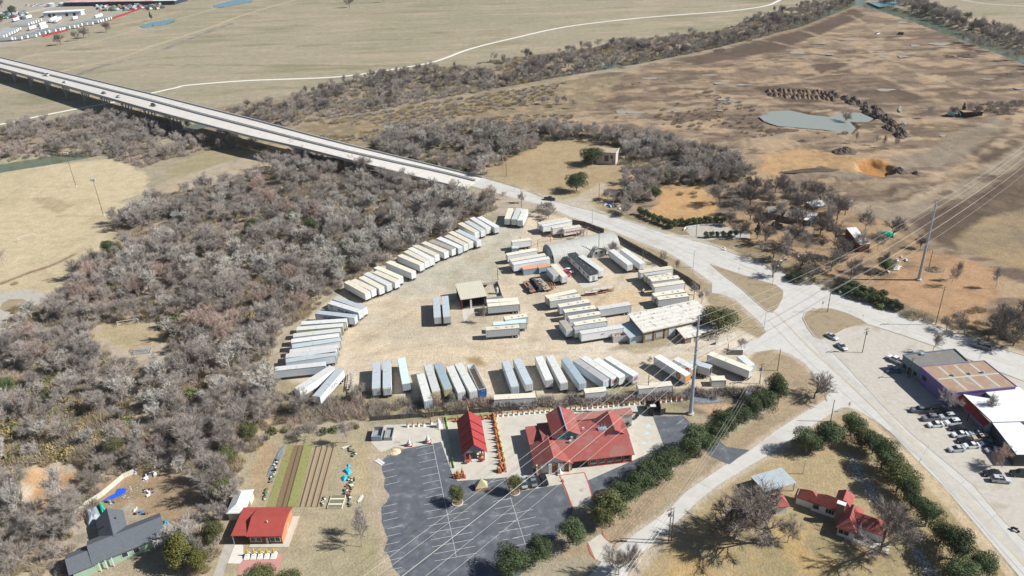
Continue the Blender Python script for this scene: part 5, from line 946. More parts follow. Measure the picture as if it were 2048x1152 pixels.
def carmesh(kind,c):
    if (kind,c) in CARM: return CARM[(kind,c)]
    L,_,bp,cp,rf=CT[kind]; pm=PAINT[c]; out=[]
    out.append(('body',loft(bp).mesh('body',pm)))
    out.append(('windows',loft(cp).mesh('windows',M_glass)))
    zt=max(p[2] for p in cp); x0,x1=rf; w0=[p[4] for p in cp if p[2]>1.3][0]
    r=MB().box(x0,x1+.02,-w0-.01,w0+.01,zt-.06,zt+.03)
    if kind=='suv' : r.box(-.6,.0,-.35,.35,zt+.031,zt+.04,1)
    for s in (-1,1):
        for xa in ((x0+x1)/2,): r.add([(xa-.06,s*(w0+.02),zt-.05),(xa+.06,s*(w0+.02),zt-.05),(xa+.06,s*(cp[1][3]+.015),cp[1][1]),(xa-.06,s*(cp[1][3]+.015),cp[1][1])],[(0,1,2,3)])
    out.append(('roof',r.mesh('roof',[pm,M_glass])))
    if kind=='pickup': out.append(('cargo_bed',MB().box(-2.7,-1.0,-.75,.75,1.185,1.2).mesh('cargo_bed',M_blk)))
    wx=L/2-.95
    for x in (-wx,wx):
        for s in (-1,1): out.append(('wheel',MB().tube((x,s*.62,.34),(x,s*.95,.34),.34,n=14).tube((x,s*.9,.34),(x,s*.965,.34),.19,n=8,mi=1).mesh('wheel',[M_tyre,M_rim])))
    e=bp[-1]; r_=bp[0]
    for s in (-1,1): out.append(('headlight',MB().box(e[0]-.22,e[0]+.01,s*.55-.16,s*.55+.16,e[2]-.1,e[2]+.03).mesh('headlight',M_hl))); out.append(('tail_light',MB().box(r_[0]-.02,r_[0]+.1,s*.6-.14,s*.6+.14,r_[2]-.2,r_[2]-.02).mesh('tail_light',M_tlt)))
    out.append(('bumper',MB().box(e[0]-.1,e[0]+.05,-.75,.75,.32,.5).mesh('bumper',M_bump))); out.append(('bumper',MB().box(r_[0]-.05,r_[0]+.1,-.75,.75,.32,.52).mesh('bumper',M_bump)))
    CARM[(kind,c)]=out; return out
def car(kind,c,f,r,lab,z=0.045,group=None,nm=None,sc=1.0):
    """f, r: photo points of front and rear at mid body height"""
    A=G(*r,z+.8); B=G(*f,z+.8); an=math.atan2(B[1]-A[1],B[0]-A[0]); m=(A+B)/2
    t=thing(nm or {'sedan':'parked_car','suv':'parked_suv','pickup':'pickup_truck','van':'van'}[kind],lab,{'sedan':'car','suv':'car','pickup':'pickup truck','van':'van'}[kind],(m[0],m[1],z),an,group)
    if sc!=1: t.scale=(sc,)*3
    for n_,me in carmesh(kind,c): put(n_,me,t)
    return t
A1,A2=(1792,780),(1792,880); cg='cars on the shop forecourt'
for kind,c,f,r,lb in (('pickup','grey',(245,310),(545,320),'grey pickup nose-out at the top of the shop car cluster'),('sedan','black',(575,270),(790,270),'black car in tree shade behind the grey pickup'),('suv','black',(625,345),(880,340),'black suv in the second row of the shop cluster'),('suv','grey',(405,450),(685,430),'grey suv with roof rack, front of the second row'),('suv','silver',(700,425),(935,410),'silver wagon behind the grey suv with rack'),('sedan','white',(495,550),(770,535),'white sedan with dark sunroof at the row front'),('suv','white',(770,525),(1040,500),'white suv directly behind the sunroof sedan'),('sedan','black',(850,600),(1125,600),'black sedan below the white suv'),('sedan','white',(912,705),(1138,695),'white convertible with black open cabin'),
 ('sedan','lblue',(1170,690),(1430,675),'light blue and white sedan near the building shade'),('suv','tan',(1225,765),(1465,755),'tan suv between blue and black cars'),('sedan','black',(1000,800),(1220,790),'black sedan in front of the tan suv'),('sedan','blue',(1345,850),(1620,835),'pale-hooded blue sedan at the shade edge'),('sedan','white',(1070,885),(1345,870),'white sedan beside the silver one, lower row'),('sedan','silver',(855,940),(1085,925),'silver sedan nearest the road in the lower row'),('sedan','silver',(1445,960),(1690,940),'silver sedan under the russet tree'),('van','white',(1960,930),(2200,915),'white van cut by the frame edge')):
    car(kind,c,Q(A1,*f),Q(A1,*r),lb,group=cg)
car('sedan','black',Q(A2,1385,530),Q(A2,1690,505),'black sedan south of the russet tree',group=cg); car('suv','silver',Q(A2,1830,640),Q(A2,1530,615),'silver suv facing away below the black sedan',group=cg); car('pickup','black',Q(A2,1830,520),Q(A2,2190,540),'black pickup at the frame edge beside the dark awning',group=cg)
car('pickup','grey',T(12,1640,440),T(12,1775,480),'grey pickup driving on the eastern road',z=.03); car('sedan','silver',T(12,555,405),T(12,470,360),'silver car with loaded trunk by the grass island'); car('sedan','silver',T(12,628,490),T(12,558,435),'silver car behind the loaded one on the gravel'); car('pickup','white',T(12,970,545),T(12,1070,595),'white pickup backed to the grey-blue shop'); car('sedan','blue',T(12,952,655),T(12,1062,655),'dark blue-grey sedan parked by the grey-blue shop')
V18=(860,880)
car('sedan','lblue',Q(V18,1465,590),Q(V18,1515,750),'light blue car, westernmost of the three at the temple',group='cars at the temple'); car('sedan','grey',Q(V18,1615,550),Q(V18,1680,735),'grey sedan, middle of the three at the temple',group='cars at the temple'); car('suv','black',Q(V18,1785,530),Q(V18,1850,712),'black suv, easternmost of the three at the temple',group='cars at the temple')
car('sedan','white',Q(V11,1160,670),Q(V11,1060,615),'white car beside the mobile office'); car('sedan','red',Q(V11,1115,725),Q(V11,1030,645),'red car tucked beside the white one in the yard')
car('pickup','black',T(7,340,440),T(7,262,432),'black pickup leaving the bridge',z=.03); car('pickup','white',Q(V14,930,1020),Q(V14,905,1130),'white pickup half under the oaks by the temple drive')
car('suv','black',Q((1440,340),980,880),Q((1440,340),850,860),'dark car in front of the homestead house'); car('pickup','teal',Q((1440,340),1500,815),Q((1440,340),1360,855),'teal and white truck beside the homestead porch')
car('pickup','white',T(4,895,262),T(4,855,272),'white pickup far out on the earthworks'); car('van','black',T(4,1025,265),T(4,1095,275),'dark dump truck far out on the earthworks',nm='dump_truck')
# bridge deck profile
BZ=[8.5,9.5,12,11,8,3.2,.06]
def bridge_z(x): return float(np.interp(x,[-300,-60,300,560,700,860,960],BZ))
for c,kind,f,r,lb in (('white','van',(100,151),(87,148),'white van, westernmost vehicle on the bridge'),('white','sedan',(124,162.5),(134,164.5),'white car, second on the bridge from the west'),('grey','sedan',(211,186),(204,184),'grey car on the bridge with another close behind'),('silver','sedan',(240,194),(233,191),'silver car close ahead of the grey one on the bridge'),('black','suv',(311,211),(302,208),'dark suv on the bridge, nearest the woods')):
    z=bridge_z(f[0]); car(kind,c,f,r,lb,z=z+.05,group='vehicles on the bridge')
g=G(*T(16,1975,790)); t=thing('motorcycle','black motorcycle standing on the shoulder of the main road','motorcycle',(g[0],g[1],.05),-.9)
for x in (-.75,.75): MB().tube((x,-.06,.32),(x,.06,.32),.32,n=14).build('wheel',M_tyre,t)
MB().box(-.45,.4,-.14,.14,.35,.75).build('engine',M_frame,t); MB().box(-.7,.1,-.16,.16,.75,.88).build('seat',M_blk,t); MB().ball((.3,0,.85),.25).build('fuel_tank',PAINT['black'],t); MB().tube((.55,-.35,1.05),(.55,.35,1.05),.03).tube((.75,0,.32),(.5,0,1.05),.04).build('handlebar',M_rim,t)
# ---- far depot: trailers, cabs, containers ----
fg='trailers parked in the far depot'
def far(x,y,dx,dy,side='white',roof='blue',lab=None,n=0): return trailer((0,0),(x+dx,y+dy),(x,y),side,roof,lab,group=fg,parts=('body','roof','chassis','door'))
la='blue-grey roofed trailer in the fence row of the far depot'; lbb='blue-grey roofed trailer in the upper block of the far depot'; lc='blue-grey roofed trailer in the western block of the far depot'
for x,y in ((190,595),(245,588),(345,582),(440,562),(510,545),(575,545),(630,520),(725,500),(785,478),(820,470),(890,468),(960,450),(1000,442),(1030,436),(1110,415),(1190,402),(1250,395),(1310,370),(1395,355),(1480,350),(1570,322),(1610,312),(1650,304),(1700,292),(1740,277),(1775,267)): far(x,y,-215,8,'white','dblue',la)
for x,y in ((455,365),(500,348),(535,340),(575,325),(615,312),(655,298)): far(x,y,-260,12,'white','blue',lbb)
for x,y in ((150,520),(190,503),(230,488),(265,470),(290,450),(325,435),(100,545),(60,562)): far(x,y,-250,14,'white','blue',lc)
for x,y,dx,dy in ((285,275,-90,25),(485,235,-85,25),(555,400,-110,35),(740,395,-110,35),(715,345,-105,30),(890,255,-90,55),(960,262,-85,55),(1220,255,-70,18),(1620,215,-110,35)): far(x,y,dx,dy,'white','white','white box trailer standing loose in the far depot')
rr_=random.Random(8)
def truck(x,y,c,rz,lab):
    g=G(x/8,y/8); t=thing('truck_cab',lab,'truck',(g[0],g[1],0),rz,'trucks in the far depot')
    key=('cab',c)
    if key not in CARM: CARM[key]=(MB().box(-.2,2.6,-1.2,1.2,.6,3.0).box(2.6,3.6,-1.1,1.1,.6,1.8).mesh('cab',PAINT[c]),MB().box(2.55,2.63,-1.0,1.0,1.9,2.8).mesh('windscreen',M_glass),MB().box(-3.4,-.2,-.5,.5,.7,1.0).mesh('chassis',M_frame),MB().tube((2.7,-1.2,.5),(2.7,1.2,.5),.5,n=10).tube((-2.4,-1.2,.5),(-2.4,1.2,.5),.5,n=10).mesh('wheels',M_tyre))
    for nm,me in zip(('cab','windscreen','chassis','wheel'),CARM[key]): put(nm,me,t)
for i in range(150):
    z_=rr_.random()
    if z_<.35: x,y=rr_.uniform(0,420),rr_.uniform(200,310)
    elif z_<.75: x,y=rr_.uniform(1450,2600),0; y=rr_.uniform(110,190)-(x-1450)*.03
    else: x,y=rr_.uniform(2000,2500),rr_.uniform(95,150)
    c=rr_.choice(('red','dred','dred','white','white','teal','grey','orange','red','green','silver') if x>1000 else ('white','white','red','green','silver','blue')); truck(x,y,c,rr_.uniform(-.4,.8),{'red':'red','dred':'dark red','white':'white','teal':'teal','grey':'grey','orange':'orange','green':'green','silver':'silver','blue':'blue'}[c]+' truck cab in the crowded far depot')
M_rbin=mat('red_bin_paint',(.50,.09,.09),.7,.15,1)
for i,(x,y) in enumerate([(280,620),(310,640),(330,622)]+[(700+i*52,590-i*13) for i in range(8)]+[(1750+i*46,325-i*16) for i in range(18)]):
    g=G(x/8,y/8); t=thing('steel_bin','red steel bin in the row along the far depot fence','bin',(g[0],g[1],0),.35,'red bins along the far depot fence'); m_=MB(); m_.box(-1.7,1.7,-1.1,-1,0,2.).box(-1.7,1.7,1,1.1,0,2.).box(-1.7,-1.6,-1,1,0,2.).box(1.6,1.7,-1,1,0,2.).box(-1.6,1.6,-1,1,.1,.3); m_.build('body',M_rbin,t)
    for s in (-1,1): MB().box(s*.8-.06,s*.8+.06,-1.16,-1.1,0,2.).build('rib',M_rbin,t)
for i in range(16):
    x=330+rr_.uniform(0,420); y=95-(x-330)*.08+rr_.uniform(-12,12); car(rr_.choice(('sedan','suv')),'silver',(x/8+2,y/8),(x/8-3,y/8+1),'car in the employees\' row of the far depot',z=0,group='cars in the far depot')
# ---------------- buildings ----------------
M_roofr=mat('red_roof',(.33,.088,.075),.75,.14,.35,mix=((.30,.13,.115),.50,.22)); M_roofb=mat('faded_red_roof',(.36,.17,.14),.8,.08,.3); M_wallw=mat('white_wall',(.66,.66,.65),.85,.05,1); M_redtrim=mat('red_trim',(.42,.09,.07),.7,.1,2)
M_shing=mat('grey_shingle',(.125,.138,.155),.95,.14,1.5,stripe=(1,3,.02)); M_green=mat('mint_siding',(.36,.50,.36),.85,.06,1,stripe=(2,4,.02)); M_tinw=mat('white_metal_roof',(.72,.73,.72),.6,.05,.6,stripe=(0,1.6,.02)); M_brick=mat('brown_brick',(.27,.19,.13),.9,.15,1.5)
M_gal=mat('galvanised',(.47,.47,.44),.6,.15,.5,mix=((.38,.34,.28),.60,.5),stripe=(0,1.1,.04)); M_tanroof=mat('tan_metal_roof',(.58,.55,.44),.7,.04,.3,stripe=(0,1.2,.02)); M_dred=mat('oxblood_paint',(.13,.03,.03),.7,.1,1)
M_whroof=mat('patched_white_roof',(.66,.64,.58),.85,.1,.6,mix=((.27,.225,.17),.55,.55),stripe=(1,.45,.02)); M_org=mat('orange_wall',(.55,.22,.11),.85,.12,.7,mix=((.62,.50,.42),.6,.4)); M_plank=mat('board_fence',(.62,.58,.50),.9,.12,2,stripe=(0,3,.02))
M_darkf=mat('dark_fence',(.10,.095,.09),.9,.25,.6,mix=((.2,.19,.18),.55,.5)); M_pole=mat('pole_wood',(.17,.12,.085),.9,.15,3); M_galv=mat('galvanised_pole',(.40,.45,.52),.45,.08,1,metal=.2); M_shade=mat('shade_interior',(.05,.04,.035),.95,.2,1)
def frame(o,a,b,z,px=8):
    A=G(*Q(o,*a,px),z); B=G(*Q(o,*b,px),z); return (A+B)/2,math.atan2(B[1]-A[1],B[0]-A[0]),float(np.linalg.norm(B-A))
def local(o,p,c,an,z,px=8):
    g=G(*Q(o,*p,px),z)-c; return g[0]*math.cos(an)+g[1]*math.sin(an),-g[0]*math.sin(an)+g[1]*math.cos(an)
def windows(t,xs,y,z0,z1,w_=.9,m=None,fr=None,side=-1):
    for x in xs:
        wv=MB().box(x-w_/2,x+w_/2,y-.06 if side<0 else y,y if side<0 else y+.06,z0,z1).build('window',m or M_glass,t); f=MB(); yy=(y-.09,y-.0) if side<0 else (y,y+.09)
        f.box(x-w_/2-.12,x-w_/2,*yy,z0-.1,z1+.1).box(x+w_/2,x+w_/2+.12,*yy,z0-.1,z1+.1).box(x-w_/2,x+w_/2,*yy,z1,z1+.1).box(x-w_/2,x+w_/2,*yy,z0-.1,z0); f.build('frame',fr or M_trim,wv)
# 1. half-round hut
P1=G(1087,512); P2=G(1111,527); P3=G(1239,500); ax=P3-P2; L=np.linalg.norm(ax)+1; an=math.atan2(ax[1],ax[0]); nrm=np.array([-ax[1],ax[0]])/np.linalg.norm(ax); Wd=12.5; c=P2+ax/2+nrm*Wd/2
t=thing('quonset_hut','long half-round metal hut with weathered pale roof','building',(c[0],c[1],0),an); m_=MB(); n=18; Rr_=Wd/2; hz=1.0
def arch(m_,x0,x1,R_,n=18,base=0.,k=1.0,inner=None):
    v=[]
    for x in (x0,x1):
        for i in range(n+1): a=PI*i/n; v.append((x,-R_*math.cos(a),base+R_*k*math.sin(a)))
    m_.add(v,[(i,n+1+i,n+2+i,i+1) for i in range(n)]); return m_
arch(m_,-L/2,L/2,Rr_,22,0,.93); o=m_.build('roof',M_gal,t,smooth=True)
for s in (-1,1):
    x=s*(L/2-.25); v=[(x,-Rr_*.985*math.cos(PI*i/18),Rr_*.92*math.sin(PI*i/18)) for i in range(19)]; MB().add(v,[tuple(range(19))]).build('end_wall',mat('end_wall_grey',(.33,.37,.39),.8,.12,.8,stripe=(1,1.3,.03)),t)
x=-L/2+.2; MB().box(x-.12,x-.02,-1.6,1.6,0,4.3).build('door',mat('pale_door',(.48,.53,.55),.7,.1,1,stripe=(1,2,.02)),t)
for y in (-4.2,3.9): MB().box(x-.1,x-.02,y-.5,y+.5,1.3,2.6).build('window',M_glass,t)
# porch arch on the near side
xd=L*.14; pr=MB(); v=[]
for yy in (-Rr_-1.8,-2.5):
    for i in range(13): a=PI*i/12; v.append((xd-3.3*math.cos(a),yy,3.9*math.sin(a)))
pr.add(v,[(i,i+1,14+i,13+i) for i in range(12)]); pr.build('porch_roof',M_gal,t,smooth=True); MB().add([(xd-3.2*math.cos(PI*i/12),-Rr_-1.6,3.8*math.sin(PI*i/12)) for i in range(13)],[tuple(range(13))[::-1]]).build('porch_wall',mat('porch_grey',(.5,.51,.48),.8,.1,1),t); windows(t,[xd-1.3,xd+1.2],-Rr_-1.66,1.2,2.3,1.0)
m_=MB(); v=[];
for i in range(12):
    a,b=PI*i/12,PI*(i+1)/12; m_.tube((xd-3.35*math.cos(a),-Rr_-1.85,3.95*math.sin(a)),(xd-3.35*math.cos(b),-Rr_-1.85,3.95*math.sin(b)),.09,n=4)
m_.build('arch_trim',M_frame,t)
# rusty pipe frame behind the hut
t=thing('pipe_frame','rusty pipe frame standing behind the half-round hut','frame',(0,0,0)); P=[G(*Q(V4,x,y)) for x,y in ((765,755),(968,672),(1140,635),(1345,610),(1495,585),(1550,572))]
for p in P: MB().tube((p[0],p[1],0),(p[0],p[1],3.4),.13).build('post',M_rust,t)
MB().path([(p[0],p[1],3.4) for p in P],.12).build('beam',M_rust,t); MB().path([(P[4][0],P[4][1],3.4),(P[4][0]+3,P[4][1]+2.5,3.4)],.1).build('brace',M_rust,t)
# 2. open garage
c,an,L=frame(V9,(575,225),(965,170),5.2); _,d=local(V9,(1030,405),c,an,4.8); d=abs(d); t=thing('open_garage','metal garage with tan roof and two open dark bays','garage',(c[0]+math.sin(an)*d/2,c[1]-math.cos(an)*d/2,0),an)
MB().add([(-L/2-.3,-d/2-.4,4.6),(L/2+.3,-d/2-.4,4.6),(L/2+.3,d/2+.3,5.2),(-L/2-.3,d/2+.3,5.2),(-L/2-.3,-d/2-.4,4.45),(L/2+.3,-d/2-.4,4.45),(L/2+.3,d/2+.3,5.05),(-L/2-.3,d/2+.3,5.05)],[(0,1,2,3),(7,6,5,4),(4,5,1,0),(5,6,2,1),(6,7,3,2),(7,4,0,3)]).build('roof',M_tanroof,t)
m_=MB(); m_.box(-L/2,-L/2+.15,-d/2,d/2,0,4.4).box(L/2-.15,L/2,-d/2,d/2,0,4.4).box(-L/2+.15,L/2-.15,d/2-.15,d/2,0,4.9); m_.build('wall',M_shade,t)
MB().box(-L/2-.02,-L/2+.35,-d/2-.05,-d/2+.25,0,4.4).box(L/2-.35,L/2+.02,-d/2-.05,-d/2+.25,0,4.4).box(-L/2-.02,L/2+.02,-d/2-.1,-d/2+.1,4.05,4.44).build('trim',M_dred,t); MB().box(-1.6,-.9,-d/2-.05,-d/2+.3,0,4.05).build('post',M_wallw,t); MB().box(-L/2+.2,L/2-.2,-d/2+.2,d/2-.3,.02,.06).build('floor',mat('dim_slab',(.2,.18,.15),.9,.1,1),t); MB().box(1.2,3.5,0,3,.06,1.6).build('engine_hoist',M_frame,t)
t=thing('corrugated_fence','pale blue corrugated fence joined to the open garage','fence',(0,0,0))
P=[G(*Q(V9,x,y)) for x,y in ((1030,560),(1340,520),(1245,230),(985,265))]
for k,(a,b,h_) in enumerate(((P[0],P[1],3.0),(P[1],P[2],1.6),(P[2],P[3],1.6))):
    m_=MB(); cc=(a+b)/2; l=np.linalg.norm(b-a); m_.obox(cc,math.atan2(b[1]-a[1],b[0]-a[0]),l,.08,0,h_); m_.build('panel',SIDE['steel'] if False else mat('pale_blue_sheet',(.42,.5,.55),.7,.06,1,stripe=(0,2.5,.03)) if k==0 else M_plank,t)
g=G(*Q(V9,1235,380)); t=thing('storage_tank','upright white cylinder tank inside the garage fence','tank',(g[0],g[1],0)); MB().tube((0,0,.1),(0,0,2.6),.55,n=14).build('tank',SIDE['white'],t); MB().tube((0,0,2.6),(0,0,3.1),.3,.2,10).build('cap',M_rim,t)
g=G(*Q(V9,1030,250)); t=thing('tyre_stack','large dark tyres leaning against the garage','tyre pile',(g[0],g[1],0)); 
for i,(x,y) in enumerate(((-.6,0),(.6,.2),(0,-.9))): MB().tube((x,y,.1),(x,y,.6),.75,n=14).build('tyre',M_tyre,t)
# 3. pale building in the north
A=G(1203,328); B=G(1231,330); an=math.atan2(B[1]-A[1],B[0]-A[0]); L=np.linalg.norm(B-A); c=(A+B)/2; t=thing('pale_building','small pale pink flat-roofed building by the big live oak','building',(c[0],c[1],0),an); hh_=hgt(1203,328,306); D=9.0
MB().box(-L/2-3,L/2,0,D,0,hh_).build('wall',mat('pink_stucco',(.56,.48,.44),.9,.07,.6),t); m_=MB().box(-L/2-3.2,L/2+.2,-.2,D+.2,hh_,hh_+.25); m_.build('roof',mat('tan_roof',(.40,.33,.24),.9,.1,.5),t); MB().box(-L/2-3.2,L/2+.2,-.2,0,hh_+.25,hh_+.7).box(L/2,L/2+.2,0,D+.2,hh_+.25,hh_+.7).build('parapet',M_wallw,t); windows(t,[-1.2],0,1.8,hh_-1.2,2.2,mat('dark_louvre',(.10,.11,.12),.8,.2,3)); windows(t,[1.7],0,hh_-3,hh_-1,1.2); MB().box(L/2-2.2,L/2-.3,-.1,0,0,2.8).build('door',mat('grey_door',(.3,.32,.36),.7,.1,1),t)
# 4. long warehouse
ZW=5.0; c,an,L=frame(V13,(385,735),(1450,500),ZW); _,d=local(V13,(75,490),c,an,ZW+.6); t=thing('warehouse','long brick warehouse with patched white roof','warehouse',(c[0]-math.sin(an)*d/2,c[1]+math.cos(an)*d/2,0),an)
MB().box(-L/2,L/2,-d/2,d/2,0,ZW-.1).build('wall',mat('tan_brick',(.30,.225,.15),.9,.12,1.2,mix=((.36,.3,.22),.55,.6)),t); m_=MB(); o_=.7; m_.add([(-L/2-o_,-d/2-o_,ZW-.1),(L/2+o_,-d/2-o_,ZW-.1),(L/2+o_,d/2+.3,ZW+.8),(-L/2-o_,d/2+.3,ZW+.8),(-L/2-o_,-d/2-o_,ZW-.4),(L/2+o_,-d/2-o_,ZW-.4),(L/2+o_,d/2+.3,ZW+.5),(-L/2-o_,d/2+.3,ZW+.5)],[(0,1,2,3),(7,6,5,4),(4,5,1,0),(5,6,2,1),(6,7,3,2),(7,4,0,3)]); m_.build('roof',M_whroof,t)
for x in (-L*.36,-L*.20,-L*.02,L*.2,L*.36): MB().box(x-.18,x+.18,-d/2-.12,-d/2,0,ZW-.2).build('downpipe',M_frame,t)
windows(t,[-L*.43,-L*.27],-d/2,1.2,2.9,2.6,mat('boarded_window',(.38,.40,.38),.8,.15,1.5)); MB().box(-L*.13,-L*.01-.3,-d/2-.1,-d/2,0,3.9).build('door',mat('roll_door',(.58,.62,.62),.7,.05,1,stripe=(2,2,.03)),t)
WC,WA,WL,Wd_=t.location.copy(),an,L,d
t=thing('lean_to','small dark lean-to with tilted white roof before the warehouse','shed',(WC[0]+math.cos(an)*(L*.10)+math.sin(an)*(d/2+3.1),WC[1]+math.sin(an)*(L*.10)-math.cos(an)*(d/2+3.1),0),an)
MB().box(-2.8,2.8,-2.8,2.8,0,2.5).build('wall',M_brick,t); MB().add([(-3.3,-3.3,2.6),(3.3,-3.3,2.6),(3.3,3,3.3),(-3.3,3,3.3),(-3.3,-3.3,2.45),(3.3,-3.3,2.45),(3.3,3,3.15),(-3.3,3,3.15)],[(0,1,2,3),(7,6,5,4),(4,5,1,0),(5,6,2,1),(6,7,3,2),(7,4,0,3)]).build('roof',M_whroof,t); MB().box(-.5,.5,-2.9,-2.8,0,2.1).build('door',M_wallw,t)
t=thing('canopy','low white-patched canopy beside the lean-to, in oak shade','canopy',(WC[0]+math.cos(an)*(L*.31)+math.sin(an)*(d/2+3),WC[1]+math.sin(an)*(L*.31)-math.cos(an)*(d/2+3),0),an); MB().box(-5.2,4.5,-2.8,2.6,2.7,2.85).build('roof',M_whroof,t)
for x in (-4.9,4.2):
    for y in (-2.5,2.3): MB().box(x-.08,x+.08,y-.08,y+.08,0,2.7).build('post',M_frame,t)
t=thing('lean_to','pale blue metal lean-to against the west end of the warehouse','shed',(WC[0]-math.cos(an)*(L/2+2.4)+math.sin(an)*0,WC[1]-math.sin(an)*(L/2+2.4),0),an); MB().box(-2.3,2.3,-4.5,d/2-1,0,2.7).build('wall',mat('pale_blue_sheet',(.42,.5,.55),.7,.06,1,stripe=(0,2.5,.03)),t); MB().add([(-2.6,-4.8,2.75),(2.35,-4.8,3.5),(2.35,d/2-.8,3.5),(-2.6,d/2-.8,2.75),(-2.6,-4.8,2.65),(2.35,-4.8,3.4),(2.35,d/2-.8,3.4),(-2.6,d/2-.8,2.65)],[(0,1,2,3),(7,6,5,4),(4,5,1,0),(5,6,2,1),(6,7,3,2),(7,4,0,3)]).build('roof',mat('pale_blue_roof',(.5,.57,.6),.6,.05,1,stripe=(1,2.5,.02)),t)
# 5. temple hall
ZE=3.3; t=thing('temple_hall','large temple hall with red roofs, white walls and a painted gable','temple',(0,0,0)); Cc,an,L=frame((0,0),(1066,931),(1270,907),ZE,1); t.location=(Cc[0],Cc[1],0); t.rotation_euler=(0,0,an)
def tl(x,y,z): return local((0,0),(x,y),Cc,an,z,1)
xw=-L/2+.8; xe=L/2-.6
jx=tl(1140,920,ZE)[0]; yb=tl(1245,829,ZE)[1]; ybw=tl(1048,857,ZE)[1]
MB().box(jx,xe,0.9,yb,0,ZE-.05).box(xw,jx,0.9,ybw,0,ZE-.05).build('wall',M_wallw,t)
rm=MB().gable(jx-6,xe,.3,yb,ZE,ZE+2.2,.5,.2).build('roof',M_roofr,t)
m_=MB(); xm=(xw+jx)/2; m_.gable(xw,jx,-.3,ybw*.52,ZE,ZE+2.6,.5,.2,axis='y'); m_.box(xw-.5,jx-4,ybw*.52,ybw+.4,ZE+.02,ZE+.3); wr_=m_.build('roof',M_roofr,t)
MB().add([(xw+.1,-.05,ZE-.1),(jx-.1,-.05,ZE-.1),(xm,-.05,ZE+2.35),(xw+.1,.9,ZE-.1),(jx-.1,.9,ZE-.1),(xm,.9,ZE+2.35)],[(0,1,2),(5,4,3)]).build('gable',M_wallw,t); MB().box(xw,jx,-.05,.9,0,ZE-.1).build('porch_wall',M_wallw,t)
for x in (xw+.2,xw+4.1,xm-1.2,xm+1.5,jx-.3): MB().box(x-.18,x+.18,-.6,-.07,0,ZE+.2).build('column',M_wallw,t)
for x in (xm-4.6,xm,xm+4.2): MB().box(x-1.1,x+1.1,-.14,-.06,.1,2.5).build('door',mat('carved_door',(.22,.13,.07),.7,.3,3),t); 
for x in (xm-4.6,xm,xm+4.2): MB().add([(x-1.5,-.2,2.6),(x+1.5,-.2,2.6),(x,-.2,3.8),(x-1.5,-.08,2.6),(x+1.5,-.08,2.6),(x,-.08,3.8)],[(0,1,2),(5,4,3),(0,2,5,3),(2,1,4,5)]).build('pediment',mat('gilt_carving',(.50,.38,.18),.6,.25,3),t)
MB().box(jx+.5,jx+5.2,.84,.9,0,2.7).build('doorway',M_shade,t)
nb=6
for i in range(nb):
    x=jx+5.6+(xe-jx-5.9)*i/(nb-1)
    MB().box(x-.2,x+.2,.45,.89,0,ZE-.15).build('buttress',M_redtrim,t)
    if i<nb-1: xx=x+(xe-jx-5.9)/(nb-1)/2; windows(t,[xx],.9,1.1,2.3,1.3,fr=M_redtrim)
MB().box(jx+5.5,xe+.2,.42,.88,0,.25).box(xw-.1,jx,-.3,-.06,0,.25).build('plinth',M_redtrim,t)
# flat annex behind
P=[tl(1146,821,ZE+.9),tl(1261,815,ZE+.9),tl(1268,829,ZE+.9),tl(1148,838,ZE+.9)]; x0,x1=P[0][0],P[1][0]; y0,y1=yb-1.5,P[1][1]; MB().box(x0+.2,x1-.3,y0+.3,y1-.2,0,ZE+.6).build('annex_wall',mat('annex_grey',(.45,.46,.46),.85,.06,1),t); MB().box(x0,x1,y0,y1,ZE+.6,ZE+.95).build('annex_roof',M_roofb,t)
# raised clerestory with the painted gable
zE,zR=ZE+3.5,ZE+5.5; a=tl(1106,872,zE); b=tl(1160,866,zE); e=tl(1093,829,zE); x0,x1=a[0],b[0]; y0,y1=(a[1]+b[1])/2,e[1]; MB().box(x0+.5,x1-.5,y0+.3,y1-.3,ZE,zE-.05).build('upper_wall',mat('blue_grey_wall',(.35,.42,.50),.8,.1,1),t); MB().gable(x0+.3,x1-.3,y0,y1,zE,zR,.6,.2,axis='y').build('upper_roof',M_roofr,t)
xmm=(x0+x1)/2; MB().add([(x0+.9,y0+.05,zE-.05),(x1-.9,y0+.05,zE-.05),(xmm,y0+.05,zR-.45),(x0+.9,y0+.3,zE-.05),(x1-.9,y0+.3,zE-.05),(xmm,y0+.3,zR-.45)],[(0,1,2),(5,4,3),(0,3,4,1)]).build('painted_gable',mat('teal_mural',(.08,.30,.30),.7,.4,1.2,mix=((.55,.62,.62),.52,1.4)),t)
MB().box(xmm-2.6,xmm+2.6,y0+.0,y0+.28,ZE+1.6,zE-.1).build('painted_panel',mat('teal_mural',(0,0,0)),t)
for s,ya in ((-1,y0-.5),(1,y1+.3)): MB().tube((xmm,ya,zR),(xmm,ya-.3,zR+1.5),.14,.03,5).build('finial',M_wallw,t)
MB().box(xmm-.12,xmm+.12,y0-.5,y1+.4,zR,zR+.16).build('ridge_cap',mat('blue_ridge',(.32,.42,.62),.6,.1,1),t)
